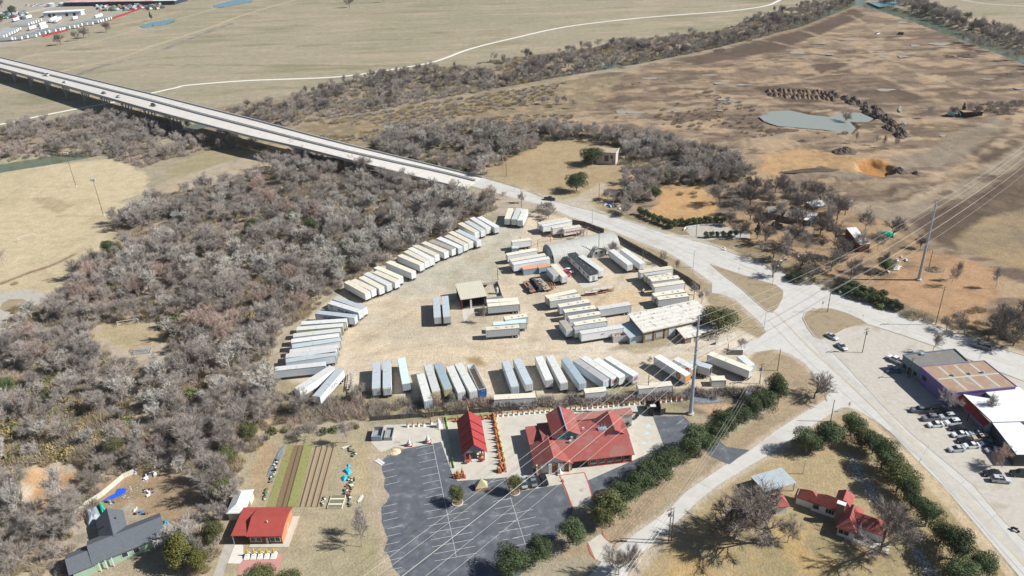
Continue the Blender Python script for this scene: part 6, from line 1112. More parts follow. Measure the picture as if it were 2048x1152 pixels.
# east dormer
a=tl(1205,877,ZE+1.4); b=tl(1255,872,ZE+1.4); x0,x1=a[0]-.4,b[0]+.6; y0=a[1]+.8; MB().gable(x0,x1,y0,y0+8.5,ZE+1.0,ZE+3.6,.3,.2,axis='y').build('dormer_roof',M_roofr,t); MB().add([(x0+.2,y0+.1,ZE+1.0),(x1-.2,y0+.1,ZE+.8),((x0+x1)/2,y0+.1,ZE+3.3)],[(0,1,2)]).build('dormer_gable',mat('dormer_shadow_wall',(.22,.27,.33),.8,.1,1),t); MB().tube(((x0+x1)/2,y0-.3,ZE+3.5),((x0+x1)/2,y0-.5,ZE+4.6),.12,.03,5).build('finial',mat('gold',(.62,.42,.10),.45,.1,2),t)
M_gold2=MATS['gold']
for x,y,z_ in ((xm+6,6,ZE+1.7),(xe-12,10,ZE+2.4),(xe-16,7,ZE+2.2)): MB().box(x-.3,x+.3,y-.2,y+.2,z_,z_+.7).build('roof_vent',M_wallw,t)
x_=tl(1190,838,ZE+2)[0]; m_=MB()
for i in range(3): m_.box(x_+i*.8,x_+i*.8+.1,9,9.1,ZE+2.2,ZE+4).box(x_+i*.8,x_+i*.8+.1,10,10.1,ZE+2.2,ZE+4)
m_.box(x_-.3,x_+2.2,8.8,10.3,ZE+2.0,ZE+2.5); m_.build('roof_frame',M_galv,t)
# 6. pavilion
ZP=4.2; c,an,L=frame(V15,(1570,95),(1660,580),ZP+3.2); an+=PI; t=thing('temple_pavilion','narrow open pavilion with steep tiered red gable roof','pavilion',(c[0],c[1],0),an-PI); hw=3.4; L-=0
t.rotation_euler=(0,0,an-PI)
for k,(f0,f1,dz) in enumerate(((-.5,-.22,0),(-.24,.02,-.35),(0,.26,-.7),(.24,.5,-1.05))): MB().gable(L*f0,L*f1,-hw,hw,ZP+dz+.2,ZP+3.2+dz,.25,.22).build('roof',M_roofr if False else mat('crimson_tile',(.36,.05,.05),.6,.06,1.2,stripe=(1,2,.02)),t)
for x in (-L/2+.6,-L/4,0,L/4,L/2-.5):
    for s in (-1,1): MB().box(x-.18,x+.18,s*2.7-.18,s*2.7+.18,.03,ZP-.7).build('column',M_redtrim,t)
MB().box(-L/2,L/2,-3,3,.03,.5).build('floor',M_wallw,t); MB().box(-L/2+1,L/2-3,-1.6,1.6,.5,2.2).build('altar',mat('gilt_carving',(0,0,0)),t)
MB().add([(L/2-.2,-hw+.4,ZP-.9),(L/2-.2,hw-.4,ZP-.9),(L/2-.2,0,ZP+1.9)],[(0,1,2)]).build('gable',mat('blue_gable',(.16,.2,.28),.7,.3,2),t)
for x,dz in ((-L/2,3.4),(L/2,2.4)): MB().tube((x,0,ZP+dz),(x+(.8 if x>0 else -.8),0,ZP+dz+1.3),.15,.03,5).build('finial',M_gold2,t)
for s in (-1,1): MB().box(L/2,L/2+.6,s*2.2-.5,s*2.2+.5,.5,1.2).build('step_rail',M_redtrim,t)
M_stred=mat('statue_red',(.46,.10,.05),.7,.3,3,mix=((.5,.3,.1),.6,3)); M_stor=mat('statue_orange',(.46,.20,.09),.7,.25,3); M_stw=mat('statue_white',(.74,.73,.68),.8,.1,2); M_gr=mat('green_rail',(.38,.55,.16),.7,.2,2)
def figure(g,rz,lab,grp,h_=1.9,z=.03):
    t=thing('guardian_statue',lab,'statue',(g[0],g[1],z),rz,grp); MB().box(-.5,.5,-.5,.5,0,.5).build('base',M_stred,t)
    MB().tube((0,0,.5),(0,.05,h_*.62),.38,.24,8).ball((0,0,h_*.72),.22).tube((-.3,0,h_*.55),(-.42,-.25,.75),.09).tube((.3,0,h_*.55),(.42,-.25,.75),.09).build('body',M_stor,t); MB().tube((0,0,h_*.8),(0,.05,h_*1.15),.16,.02,6).build('crown',M_gold2,t)
for i in range(19):
    tt=i/18; x=V15[0]+(1975+(2130-1975)*tt)/8; y=V15[1]+(180+tt*860)/8; figure(G(x,y)+np.array([.5*math.sin(tt*55),.2*math.cos(tt*40)]),PI/2+math.sin(tt*30)*.6,'red and gold guardian figure in the row east of the red pavilion','guardian figures east of the pavilion',1.3+.9*abs(math.sin(i*2.2)))
for i in range(6): figure(G(V15[0]+(1380+i*95+(130 if i>2 else 0))/8,V15[1]+(265-i*12)/8),0,'red and gold guardian figure in the row behind the red pavilion','guardian figures behind the pavilion',1.6)
for i,(x,y) in enumerate(((405,600),(440,560),(500,600),(520,560),(545,600),(460,610),(1090,500),(1120,520),(1200,500))): figure(G(*Q(V18,x,y)),0,'red figure in the cluster at the south gate posts of the pavilion court','figures at the pavilion gate',1.8+(.9 if i in (3,8) else 0))
for i,(x,y) in enumerate(((1540,830),(1600,900),(1760,880),(1790,830))): figure(G(*Q(V15,x,y)),0,'tall serpent-like red statue flanking the pavilion steps','serpent statues at the pavilion steps',2.6)
for a,b,lb in (((1213,200),(1345,1010),'west'),((1985,190),(2160,900),'east'),((1230,235),(1960,170),'north')):
    A=G(*Q(V15,*a)); B=G(*Q(V15,*b)); t=thing('green_railing','lime green railing on the %s side of the pavilion court'%lb,'railing',(0,0,0)); m_=MB()
    for z_ in (.9,.5): m_.tube((A[0],A[1],z_),(B[0],B[1],z_),.06,n=4)
    m_.build('rail',M_gr,t); MB().obox((A+B)/2,math.atan2(B[1]-A[1],B[0]-A[0]),np.linalg.norm(B-A),.3,.03,.35).build('base',M_gr if lb!='north' else M_redtrim,t)
    for i in range(9): p=A+(B-A)*i/8; MB().box(p[0]-.1,p[0]+.1,p[1]-.1,p[1]+.1,.03,1.2).build('post',M_gr,t)
# stupa posts along the back wall
def stupa(g,lab,grp,s=1.,top=M_stor):
    t=thing('stupa_post',lab,'stupa',(g[0],g[1],.03),0,grp); MB().tube((0,0,0),(0,0,.9*s),.55*s,.28*s,8).build('base',M_stw,t); MB().tube((0,0,.9*s),(0,0,1.15*s),.38*s,.38*s,8).tube((0,0,1.15*s),(0,0,2.1*s),.3*s,.02,8).build('spire',top,t); return t
for i in range(36):
    x=V16[0]+(275+i*(2040-275)/21)/8; y=V16[1]+(265-i*(265-112)/21)/8+ (i-21)*.0; stupa(G(x,y),'white-based orange-tipped stupa post in the row along the temple back wall','stupa posts along the temple back wall',.92)
for i,(x,y) in enumerate(((605,350),(690,345),(775,340),(860,335),(980,305))): stupa(G(*Q(V15,x,y)),'white-based orange-tipped stupa post in the short western row','stupa posts in the western row',1.0)
stupa(G(*Q(V15,1105,350)),'large white stupa closing the short western row',None,1.7,M_stw)
for i,(x,y,s_,lb) in enumerate(((632,650,.85,'white tiered cone monument nearer the sand pile'),(930,600,.95,'white tiered cone monument at the top of the stall lines'))):
    g=G(*Q(V15,x,y)); t=thing('cone_monument',lb,'monument',(g[0],g[1],.03)); MB().box(-1*s_,1*s_,-.8*s_,.8*s_,0,.4).build('base',M_redtrim,t); m_=MB()
    for k in range(4): m_.tube((0,0,.4+k*.55*s_),(0,0,.4+(k+1)*.55*s_),(.85-k*.17)*s_,(.72-k*.17)*s_,10)
    m_.tube((0,0,.4+2.2*s_),(0,0,.4+3.2*s_),.16*s_,.02,8); m_.build('tiers',M_stw,t); MB().tube((0,0,1.0*s_),(0,0,1.12*s_),.82*s_,.8*s_,10).build('band',mat('maroon_band',(.2,.06,.06),.7,.1,2),t)
g=G(*Q(V18,825,760)); t=thing('shrine_tent','small pyramid-roofed orange shrine standing on the asphalt','shrine',(g[0],g[1],.04),.1); MB().box(-1.7,1.7,-1.3,1.3,0,.9).build('base',mat('orange_brick',(.55,.34,.16),.85,.2,3),t); MB().add([(-1.6,-1.2,.9),(1.6,-1.2,.9),(1.6,1.2,.9),(-1.6,1.2,.9),(0,0,3.1)],[(0,1,4),(1,2,4),(2,3,4),(3,0,4)]).build('roof',mat('yellow_green_cloth',(.46,.44,.26),.85,.12,1.5),t); MB().tube((0,0,3.0),(0,0,3.6),.1,.02).build('finial',M_gold2,t)
g=G(*T(15,385,340)); t=thing('white_statue','small white statue on a pedestal before the temple porch','statue',(g[0],g[1],.03)); MB().box(-.7,.7,-.6,.6,0,.5).build('base',M_stw,t); MB().tube((0,0,.5),(0,0,1.5),.5,.25,8).ball((0,0,1.7),.25).build('body',M_stw,t)
for i,(x,y) in enumerate(((630,410),(700,340),(720,420),(690,520),(820,380))): g=G(*Q(V17,x,y)); tree('potted_plant',PR['shrub'][i%2],(g[0],g[1],.05),(.45,.45,.6),i,'small plant in the orange pots at the east end of the temple hall','potted plants east of the hall','plant',('stem','foliage'))
for x,y in ((405,395),(412,400)): g=G(*T(15,x,y)); t=thing('traffic_cone','orange traffic cone at the top of the concrete drive','cone',(g[0],g[1],.07),0,'cones at the drive'); MB().box(-.25,.25,-.25,.25,0,.05).build('base',M_stor,t); MB().tube((0,0,.05),(0,0,.8),.2,.04,10).build('body',M_stor,t)
# dumpster enclosure
g=G(*Q(V17,1090,250)); t=thing('bin_enclosure','dark open-topped wooden enclosure east of the temple','enclosure',(g[0],g[1],0),-.05); m_=MB(); m_.box(-2.1,2.1,2.2,2.3,0,2.2).box(-2.1,-2.,-1.8,2.2,0,2.2).box(2.,2.1,-1.8,2.2,0,2.2); m_.build('wall',mat('dark_boards',(.05,.045,.045),.9,.2,2,stripe=(0,3,.03)),t); MB().obox((-1.1,-2.4),-.6,2.0,.1,0,2.3).build('gate',MATS['dark_boards'],t); MB().obox((2.6,-2.2),.4,1.8,.1,0,2.3).build('gate',MATS['dark_boards'],t)
t=thing('waste_bin','dark waste bin with a pale lid inside the wooden enclosure','bin',(g[0],g[1]+.6,0)); MB().box(-1.3,1.3,-.8,.8,.1,1.4).build('body',M_frame,t); MB().box(-.8,.8,-.6,.6,1.4,1.5).build('lid',M_wallw,t)
# sheds with cages west of the plaza
for x,y,w_,h_,lb in ((130,500,1.5,3.0,'roofless grey cage shed with blue drums'),(312,490,1.2,2.0,'grey bin of twigs beside the cage shed')):
    g=G(*Q(V15,x,y)); t=thing('utility_cage',lb,'cage',(g[0],g[1],0),-.03); m_=MB(); m_.box(-w_,w_,-2.4,-2.3,0,h_*.6).box(-w_,w_,2.3,2.4,0,h_*.6).box(-w_,-w_+.1,-2.3,2.3,0,h_*.6).box(w_-.1,w_,-2.3,2.3,0,h_*.6); m_.build('wall',M_trim,t); MB().box(-w_+.2,w_-.2,-2.2,2.2,.05,.5).build('contents',mat('mixed_scrap',(.3,.31,.3),.9,.45,2),t)
    if w_>1.3: MB().tube((-.2,-1.5,.5),(-.2,-1.5,1.4),.5,n=10).tube((.9,-1.8,.5),(.9,-1.8,1.4),.5,n=10).build('drum',mat('blue_plastic',(.05,.30,.55),.5,.1,1),t)
# sand heap
def heap(cx,cy,rx,ry,h_,m,lab,cat='heap',nm='sand_pile',seed=0,z=0,n=20,kk=6):
    c=G(cx,cy); a=np.linalg.norm(G(cx+rx,cy)-c); b=np.linalg.norm(G(cx,cy-ry)-c); m_=MB(); r=random.Random(seed); v=[(0,0,h_)]; 
    for j in range(1,kk+1):
        f=j/kk
        for i in range(n): t=2*PI*i/n; q=1+.2*(r.random()-.5); v.append((a*f*q*math.cos(t),b*f*q*math.sin(t),max(-.15,h_*(1-f)**1.1*(.75+.5*r.random())-.1*(j==kk))))
    fs=[(0,1+i,1+(i+1)%n) for i in range(n)]+[(1+(j-1)*n+i,1+j*n+i,1+j*n+(i+1)%n,1+(j-1)*n+(i+1)%n) for j in range(1,kk) for i in range(n)]
    m_.add(v,fs); o=m_.build(nm,m,None,(c[0],c[1],zat(*c)+z)); return tag(o,lab,cat)
M_sand=mat('pale_sand',(.60,.50,.34),.95,.1,.8); heap(788,904,16,8,.9,M_sand,'pile of pale sand at the corner of the parking lot')
M_spoil=mat('dark_spoil',(.11,.085,.065),.95,.3,.9,mix=((.5,.5,.5),.64,1.2)); M_spoilb=mat('brown_spoil',(.20,.145,.10),.95,.2,.8)
r_=random.Random(3); bank=[(1655,190),(1690,200),(1720,210),(1745,222),(1765,235),(1780,250),(1795,262),(1805,272)]
n_=0
for i in range(46):
    t_=i/45*(len(bank)-1.001); k=int(t_); f=t_-k; x=bank[k][0]*(1-f)+bank[k+1][0]*f+r_.uniform(-14,14)*(1 if i>10 else .5); y=bank[k][1]*(1-f)+bank[k+1][1]*f+r_.uniform(-6,6); o=heap(x,y,11,5,2.6,M_spoil,'dark spoil heap flecked with snow in the curved bank east of the pond','heap','spoil_heap',i,-.2,12,3); o['group']='spoil heaps of the curved bank'
for i in range(26): x=1540+(i%13)*9.5+r_.uniform(-3,3); y=181+(i//13)*9+i%13*.6+r_.uniform(-1.5,1.5); o=heap(x,y,7,4,2.3,M_spoilb,'brown truckload heap in the rows above the earthworks pond','heap','spoil_heap',i+60,-.2,10,3); o['group']='truckload heaps above the pond'
for x,y,a,b,h_,lb in ((1690,305,25,7,3,'dark spoil heap with snow at the head of the orange pit'),(1620,343,60,3,1.6,'long low dark bank below the orange clearing'),(1800,343,14,7,2.2,'dark mound east of the orange pit'),(1832,347,8,4,1.5,'small brown mound beyond the dark one'),(1870,540,22,6,1.6,'oval mound of brush on the orange clearing by the pylon'),(1360,243,18,4,2,'dark heap on the track south of the river bend'),(1445,102,20,4,2.2,'long dark heap on the river bank'),(1570,262,30,3,1.2,'low dark bank below the pond'),(1605,284,14,2,1,'small dark bank south of the pond'),(1935,112,20,3,1.5,'dark brush bank along the eastern bend'),(1905,115,14,3,1.3,'dark brush heap at the river corner'),(2020,150,30,4,1.6,'dark heap near the frame edge in the earthworks'),(1895,112,10,3,1.2,'low heap on the eastern track'),(1235,235,6,2,.8,'tiny pile of rubble by the track'),(700,240,40,3,1,'low rubble ridge by the river track'),(1280,168,16,4,1.2,'small rubble heap in the pale hollow'),(1245,135,10,3,1.2,'brush heap on the river levee')): heap(x,y,a,b,h_,M_spoil if 'dark' in lb else M_spoilb,lb,'heap','spoil_heap',int(x))
# 7. grey-shingled house
T13=13
def pitched(name,lab,cat,A,B,Cc_,z0,z1,ov,roofm,wallm,hip=0,px=None,th=.2):
    """A,B = ends of the near eave (photo, at z0), Cc_ = a point on the ridge (at z1)"""
    a=G(*A,z0); b=G(*B,z0); r=G(*Cc_,z1); c=(a+b)/2; an=math.atan2(b[1]-a[1],b[0]-a[0]); L=float(np.linalg.norm(b-a)); d=r-c; y=-d[0]*math.sin(an)+d[1]*math.cos(an)
    t=thing(name,lab,cat,(c[0]-math.sin(an)*y,c[1]+math.cos(an)*y,0),an); W_=abs(y)*2-2*ov; L-=2*ov
    MB().box(-L/2,L/2,-W_/2,W_/2,0,z0-.05).build('wall',wallm,t); k=(z1-z0)/(W_/2+ov)
    ze=z0+ov*k; rf=MB().gable(-L/2,L/2,-W_/2,W_/2,ze,z1,ov,th,hip=hip).build('roof',roofm,t)
    if not hip: MB().add([(-L/2,-W_/2,z0-.05),(-L/2,W_/2,z0-.05),(-L/2,0,z1-.25),(L/2,-W_/2,z0-.05),(L/2,W_/2,z0-.05),(L/2,0,z1-.25)],[(0,2,1),(3,4,5)]).build('gable',wallm,t)
    return t,L,W_,rf
t,L,W_,rf=pitched('shingle_house','green-walled house with long grey shingle roof','house',T(13,735,1062),T(13,1335,822),T(13,985,795),3.0,5.4,.6,M_shing,M_green)
HA=t.rotation_euler[2]; HC=t.location.copy()
windows(t,[-1.5,1.2],-W_/2,.9,2.2,1.3,fr=M_wallw)
for x in (-L*.45,-L*.36,-L*.27,L*.32,L*.45): MB().box(x-.1,x+.1,-W_/2-.9,-W_/2-.7,0,2.9).build('porch_post',M_wallw,t)
MB().box(-L/2-5,-L/2-.01,-W_/2-.4,W_/2-1.5,0,2.9).build('side_wall',M_green,t); MB().gable(-L/2-5.4,-L/2,-W_/2-.4,W_/2-1.5,3.0,4.6,.4,.2).build('side_roof',M_shing,t)
# crossing wing
MB().box(-L*.30,-L*.02,W_/2-.5,W_/2+7,0,2.9).build('back_wall',M_green,t); MB().gable(-L*.34,L*.02,W_/2-4,W_/2+7,3.2,5.5,.4,.2,axis='y').build('back_roof',M_shing,t)
for x,y in ((-L*.25,W_/2+2),(-L*.08,W_/2+3),(-L*.2,-.5+W_/2)): MB().box(x-.15,x+.15,y-.15,y+.15,4.4,5.0).build('roof_vent',M_frame,t)
MB().box(-L*.02,L*.2,W_/2,W_/2+3.4,.05,.3).build('deck',mat('deck_boards',(.42,.33,.22),.9,.1,1,stripe=(0,3,.02)),t)
# 8. shed 9. red roof house
V19=(420,960)
c,an,L=frame(V19,(325,545),(485,120),2.9); t,L,W_,rf=pitched('shed','white hip-roofed shed next to the red-roofed brick house','shed',Q(V19,545,530),Q(V19,700,150),Q(V19,470,270),2.7,4.0,.3,M_tinw,mat('cream_wall',(.66,.62,.48),.85,.06,1),hip=2.2)
MB().box(-1.2,1.2,-W_/2-.06,-W_/2,.1,2.1).build('door',M_brick,t)
t,L,W_,rf=pitched('brick_house','orange-brick house with bright red metal roof','house',Q(V19,575,905),Q(V19,1150,900),Q(V19,900,588),3.0,4.6,.4,mat('red_metal_roof',(.39,.075,.06),.65,.1,.5,stripe=(0,2.2,.015)),mat('red_brown_brick',(.21,.085,.055),.9,.15,1.5))
MB().box(L/2+.01,L/2+.05,-W_/2+.1,W_/2-.1,0,2.9).build('side_facing',M_org,t); windows(t,[-L*.38,-L*.2,L*.22,L*.38],-W_/2,.9,2.2,1.1,fr=M_wallw); MB().box(L*.02,L*.08,-W_/2-.08,-W_/2,0,2.2).build('door',M_wallw,t)
MB().box(-L/2-4.3,-L/2-.45,-W_/2-.3,W_/2+.2,3.0,3.2).build('carport_roof',MATS['red_metal_roof'],t); MB().box(-L/2-3.9,-L/2-.6,W_/2-.6,W_/2-.3,0,3.0).build('carport_wall',M_shade,t)
for y in (-W_/2,0): MB().box(-L/2-4.1,-L/2-3.9,y-.1,y+.1,0,3).build('carport_post',M_wallw,t)
MB().tube((L*.0,-1.5,4.0),(L*.0,-1.5,4.7),.15).build('roof_vent',M_wallw,t); MB().box(-L/2,L/2+1.8,-W_/2-1.2,-W_/2-.1,.02,.14).box(L/2+.1,L/2+1.8,-W_/2-.1,W_/2,.02,.14).build('walkway',M_slab,t)
# yellow seated statues
for i in range(5):
    g=G(*Q((400,1040),760+i*106,590-i*3)); t=thing('gold_statue','golden standing figure on stepped white base, %s from the west'%ORD[i],'statue',(g[0],g[1],.04),0,'golden figures before the brick house')
    m_=MB(); 
    for k in range(4): m_.box(-.68+.06*k,.68-.06*k,-1.1+.3*k,.9,.18*k,.18*k+.18)
    m_.build('steps',M_stw,t); MB().tube((0,.4,.7),(0,.4,1.8),.26,.15,8).ball((0,.4,1.95),.17).tube((-.2,.4,1.6),(-.32,.3,1.1),.07).tube((.2,.4,1.6),(.32,.3,1.1),.07).build('body',mat('bright_gold',(.68,.47,.05),.5,.1,1),t)
# 10. white-walled house
V20=(1500,920)
t,L,W_,rf=pitched('white_house','white house with long red hip roof and brick chimney','house',Q(V20,960,660),Q(V20,1720,920),Q(V20,1370,600),3.2,5.6,.5,M_roofr,M_wallw,hip=3.5)
ch=MB().box(L*.06,L*.06+1.9,-W_/2-1.1,-W_/2-.02,0,5.9).build('chimney',M_brick,t); MB().box(L*.06-.1,L*.06+2.,-W_/2-1.2,-W_/2+.1,5.9,6.1).build('cap',M_stw,ch); windows(t,[-L*.4,-L*.1,L*.02-.6],-W_/2,1.,2.3,1.3)
MB().box(L*.22,L/2+1,-W_/2-5.5,-W_/2+2,0,3.1).build('wing_wall',M_wallw,t); MB().gable(L*.22,L/2+1,-W_/2-5.5,-W_/2+3,3.3,5.3,.5,.2,axis='y',hip=2.2).build('wing_roof',M_roofr,t); MB().box(0,L*.3,W_/2-2,W_/2+5,0,3.1).build('back_wall',M_wallw,t); MB().gable(0,L*.3,W_/2-2.5,W_/2+5,3.3,5.4,.5,.2,axis='y',hip=2.2).build('back_roof',M_roofr,t)
MB().box(L/2-2,L/2+7.5,-W_/2-3,W_/2-1,0,3.0).build('east_wall',M_wallw,t); MB().gable(L/2-3,L/2+7.5,-W_/2-3,W_/2-1,3.2,5.0,.5,.2,hip=3).build('east_roof',M_roofr,t); MB().box(L/2-1,L/2+9,-W_/2-6,-W_/2-3.2,.02,.2).build('terrace',M_slab,t)
MB().box(-L/2-4,-L/2+1,-W_/2+.5,W_/2+.5,0,3.0).build('west_wall',M_wallw,t); MB().gable(-L/2-4,-L/2+2,-W_/2+.5,W_/2+.5,3.2,4.8,.5,.2,hip=3).build('west_roof',M_roofr,t)
windows(t,[L*.3,L*.42],-W_/2-5.5,1.,2.2,1.0)
t,L,W_,rf=pitched('red_roof_garage','red-roofed garage behind the big bare tree','garage',Q(V20,420,760),Q(V20,640,740),Q(V20,400,590),2.8,4.2,.4,M_roofr,M_wallw,hip=2); 
c,an,L=frame(V20,(240,515),(745,365),3.0); t=thing('metal_carport','broad white metal carport roof behind the garage','carport',(c[0],c[1],0),an); MB().box(-L/2,L/2,0,6.5,2.9,3.05).build('roof',mat('dull_tin',(.42,.47,.50),.6,.15,.8,stripe=(0,1.6,.02)),t)
for x in (-L/2+.3,L/2-.3):
    for y in (.3,6.2): MB().box(x-.1,x+.1,y-.1,y+.1,0,2.9).build('post',M_trim,t)
# 11. shop row
def block(name,lab,pts,z,wallm,roofm,k=4,o=TL[12],par=.35,cat='building',eave=.15):
    P=[tuple(G(*Q(o,*p,k),z)) for p in pts]; c=np.mean(np.array(P),0); P=[(p[0]-c[0],p[1]-c[1]) for p in P]; t=thing(name,lab,cat,(c[0],c[1],0)); MB().prism(P,0,z-.1).build('wall',wallm,t)
    q=[(p[0]*(1+eave/10),p[1]*(1+eave/10)) for p in P]; MB().prism(q,z-.1,z).build('roof',roofm,t); m_=MB(); n=len(q)
    if par:
        for i in range(n): a=Vector((*q[i],0)); b=Vector((*q[(i+1)%n],0)); l=(b-a).length; m_.obox(((a.x+b.x)/2,(a.y+b.y)/2),math.atan2(b.y-a.y,b.x-a.x),l,.22,z,z+par*(1+.1*i))
        m_.build('parapet',wallm,t)
    return t,P
M_rusty=mat('rusted_brown_roof',(.36,.24,.165),.85,.12,.5,mix=((.34,.32,.27),.53,.35)); M_flat=mat('tar_roof',(.20,.195,.18),.95,.15,.4,mix=((.27,.25,.22),.55,.3)); M_slate=mat('slate_blue_wall',(.19,.25,.27),.85,.1,.8); M_purp=mat('purple_wall',(.20,.15,.34),.8,.08,.6); M_mem=mat('white_membrane',(.74,.75,.76),.7,.03,.4)
t,P=block('shop_building','slate-blue shop with dark flat roof facing the forecourt',[(1080,540),(1490,492),(1600,592),(1222,640)],5.0,M_slate,M_flat)
a,b=P[0],P[3]; an=math.atan2(b[1]-a[1],b[0]-a[0]); 
for f in (.2,.5,.8): x=a[0]+(b[0]-a[0])*f; y=a[1]+(b[1]-a[1])*f; MB().obox((x,y),an,1.3,.3,.2 if f==.5 else 1.2,2.6).build('door' if f==.5 else 'window',M_glass,t)
MB().box(-4,-2.8,2,3,5.,5.6).box(-6,-5,3.,4,5.,5.8).build('roof_unit',M_galv,t)
t,P=block('purple_building','purple-walled building with rusted brown metal roof and vents',[(1226,632),(1728,584),(1985,788),(1470,840)],5.6,M_purp,M_rusty,par=.15)
A_=np.array(P[0]);B_=np.array(P[1]);D_=np.array(P[3])
for f in (.33,.62,.85):
    p=A_+(B_-A_)*f*.9+(D_-A_)*.42; MB().tube((p[0],p[1],5.6),(p[0],p[1],6.3),.55,.4,12).build('roof_vent',M_galv,t)
for f in (.25,.5,.75): p=A_+(B_-A_)*f+(D_-A_)*.5; MB().obox(p,math.atan2(D_[1]-A_[1],D_[0]-A_[0]),np.linalg.norm(D_-A_)*.9,.9,5.6,5.63).build('skylight_strip',mat('pale_strip',(.45,.43,.38),.8,.1,1),t)
MB().obox(A_+(D_-A_)*.5+(B_-A_)*.5,math.atan2((B_-A_)[1],(B_-A_)[0]),np.linalg.norm(B_-A_)*.95,.8,5.63,5.7).build('ridge_strip',MATS['pale_strip'],t)
p=A_+(D_-A_)*.17; MB().obox(p,math.atan2(D_[1]-A_[1],D_[0]-A_[0]),1.8,.3,2.2,3.6).build('window',M_glass,t)
t,P=block('white_building','white membrane-roofed building with long red awning',[(1560,850),(1810,890),(1728,822),(2010,795),(2330,1050),(2048,1062),(1780,1070)],4.6,mat('grey_wall',(.33,.37,.42),.85,.1,.8),M_mem,par=0)
a=np.array(G(*T(12,1545,848),4.7)); b=np.array(G(*T(12,1782,1072),4.7)); an=math.atan2(b[1]-a[1],b[0]-a[0]); l=np.linalg.norm(b-a); t=thing('red_awning','long sloping dark red awning along the white-roofed building','awning',((a+b)[0]/2,(a+b)[1]/2,0),an); MB().add([(-l/2,-1.6,3.2),(l/2,-1.6,3.2),(l/2,.4,4.8),(-l/2,.4,4.8),(-l/2,-1.6,3.05),(l/2,-1.6,3.05),(l/2,.4,4.65),(-l/2,.4,4.65)],[(0,1,2,3),(7,6,5,4),(4,5,1,0),(5,6,2,1),(6,7,3,2),(7,4,0,3)]).build('roof',mat('awning_red',(.24,.03,.035),.7,.08,1),t)
for x in (-l/2+.5,0,l/2-.5): MB().box(x-.08,x+.08,-1.5,-1.35,0,3.1).build('post',M_frame,t)
t,P=block('white_annex','low white-roofed annex south of the red awning',[(1792,1072),(1980,1045),(2330,1330),(1990,1330)],4.2,mat('dark_wall',(.07,.075,.085),.85,.1,.8),M_mem,par=0)
# 12. container house and homestead
V21=(1640,400); c,an,L=frame(V21,(640,712),(800,700),3.6); _,d=local(V21,(420,447),c,an,3.6); t=thing('container_house','brown-sided trailer house with white metal roof','trailer house',(c[0]-math.sin(an)*d/2,c[1]+math.cos(an)*d/2,0),an); sh=local(V21,(420,447),c,an,3.6)[0]+L/2
v=[(-L/2,-d/2),(L/2,-d/2),(L/2+sh,d/2),(-L/2+sh,d/2)]; MB().prism(v,.3,3.45).build('wall',mat('brown_siding',(.17,.075,.05),.85,.12,1,stripe=(0,2.5,.03)),t); MB().prism([(x*1.03,y*1.01) for x,y in v],3.45,3.65).build('roof',M_tinw,t)
V22=(1440,340); t,L,W_,rf=pitched('homestead_house','brown house with grey gable roof among bare oaks','house',Q(V22,760,700),Q(V22,960,712),Q(V22,900,600),2.8,4.4,.3,mat('grey_metal_roof',(.30,.30,.29),.7,.08,.6,stripe=(0,2,.02)),M_brick); windows(t,[-1.5,2],-W_/2,.8,2,1.2)
t,L,W_,rf=pitched('homestead_wing','brown wing of the homestead with flatter roof and porch','house',Q(V22,1010,740),Q(V22,1340,800),Q(V22,1200,650),2.8,3.8,.4,mat('brown_shingle',(.22,.19,.17),.9,.12,1),M_brick); MB().box(L/2+.3,L/2+4,-W_/2,W_/2-2,2.6,2.75).build('porch_roof',M_tinw,t)
for x in (L/2+1,L/2+3.6): MB().box(x-.08,x+.08,-W_/2+.2,-W_/2+.4,0,2.6).build('porch_post',M_wallw,t)
t,L,W_,rf=pitched('tin_shed','shed with shiny white tin roof behind the homestead oaks','shed',Q(V22,1500,600),Q(V22,1720,555),Q(V22,1560,505),2.6,3.4,.3,M_tinw,M_brick)
t,L,W_,rf=pitched('tin_shed','small grey shed at the edge of the grove by the dirt track','shed',Q(V21,470,100),Q(V21,560,40),Q(V21,440,50),2.2,3.0,.2,mat('grey_metal_roof',(0,0,0)),M_brick)
# 13. far depot buildings
c=(G(130,13)+G(350,13))/2; A=G(130,13); B=G(350,9.5); an=math.atan2(B[1]-A[1],B[0]-A[0]); L=np.linalg.norm(B-A); t=thing('long_warehouse','long dark-fronted warehouse with faded red and white roof','warehouse',((A+B)[0]/2,(A+B)[1]/2,0),an); MB().box(-L/2,L/2,0,34,0,5).build('wall',mat('navy_front',(.035,.045,.09),.8,.15,.3),t); MB().box(-L/2-1,L*.3,-1,35,5,5.5).build('roof',mat('faded_pink_roof',(.55,.36,.33),.8,.1,.1,mix=((.62,.56,.52),.5,.06)),t); MB().box(L*.3,L/2+1,-1,35,5,5.5).build('roof_end',M_tinw,t)
for i in range(8): MB().box(-L*.4+i*L*.1-2,-L*.4+i*L*.1+2,-.1,0,0,5).build('dock_door',M_blk,t)
A=G(88,35); B=G(163,31); an=math.atan2(B[1]-A[1],B[0]-A[0]); L=np.linalg.norm(B-A); t=thing('depot_office','white-roofed depot building with dark doorways','building',((A+B)[0]/2,(A+B)[1]/2,0),an); MB().box(-L/2,L/2,0,12,0,5.2).build('wall',mat('pale_blue_wall',(.50,.55,.62),.8,.05,.4),t); MB().box(-L/2-.8,L/2+.8,-.8,13,5.2,5.7).build('roof',M_mem,t)
for x in (-L*.34,-L*.22,L*.12,L*.32): MB().box(x-1.5,x+1.5,-.1,0,0,3.6).build('doorway',M_blk,t)
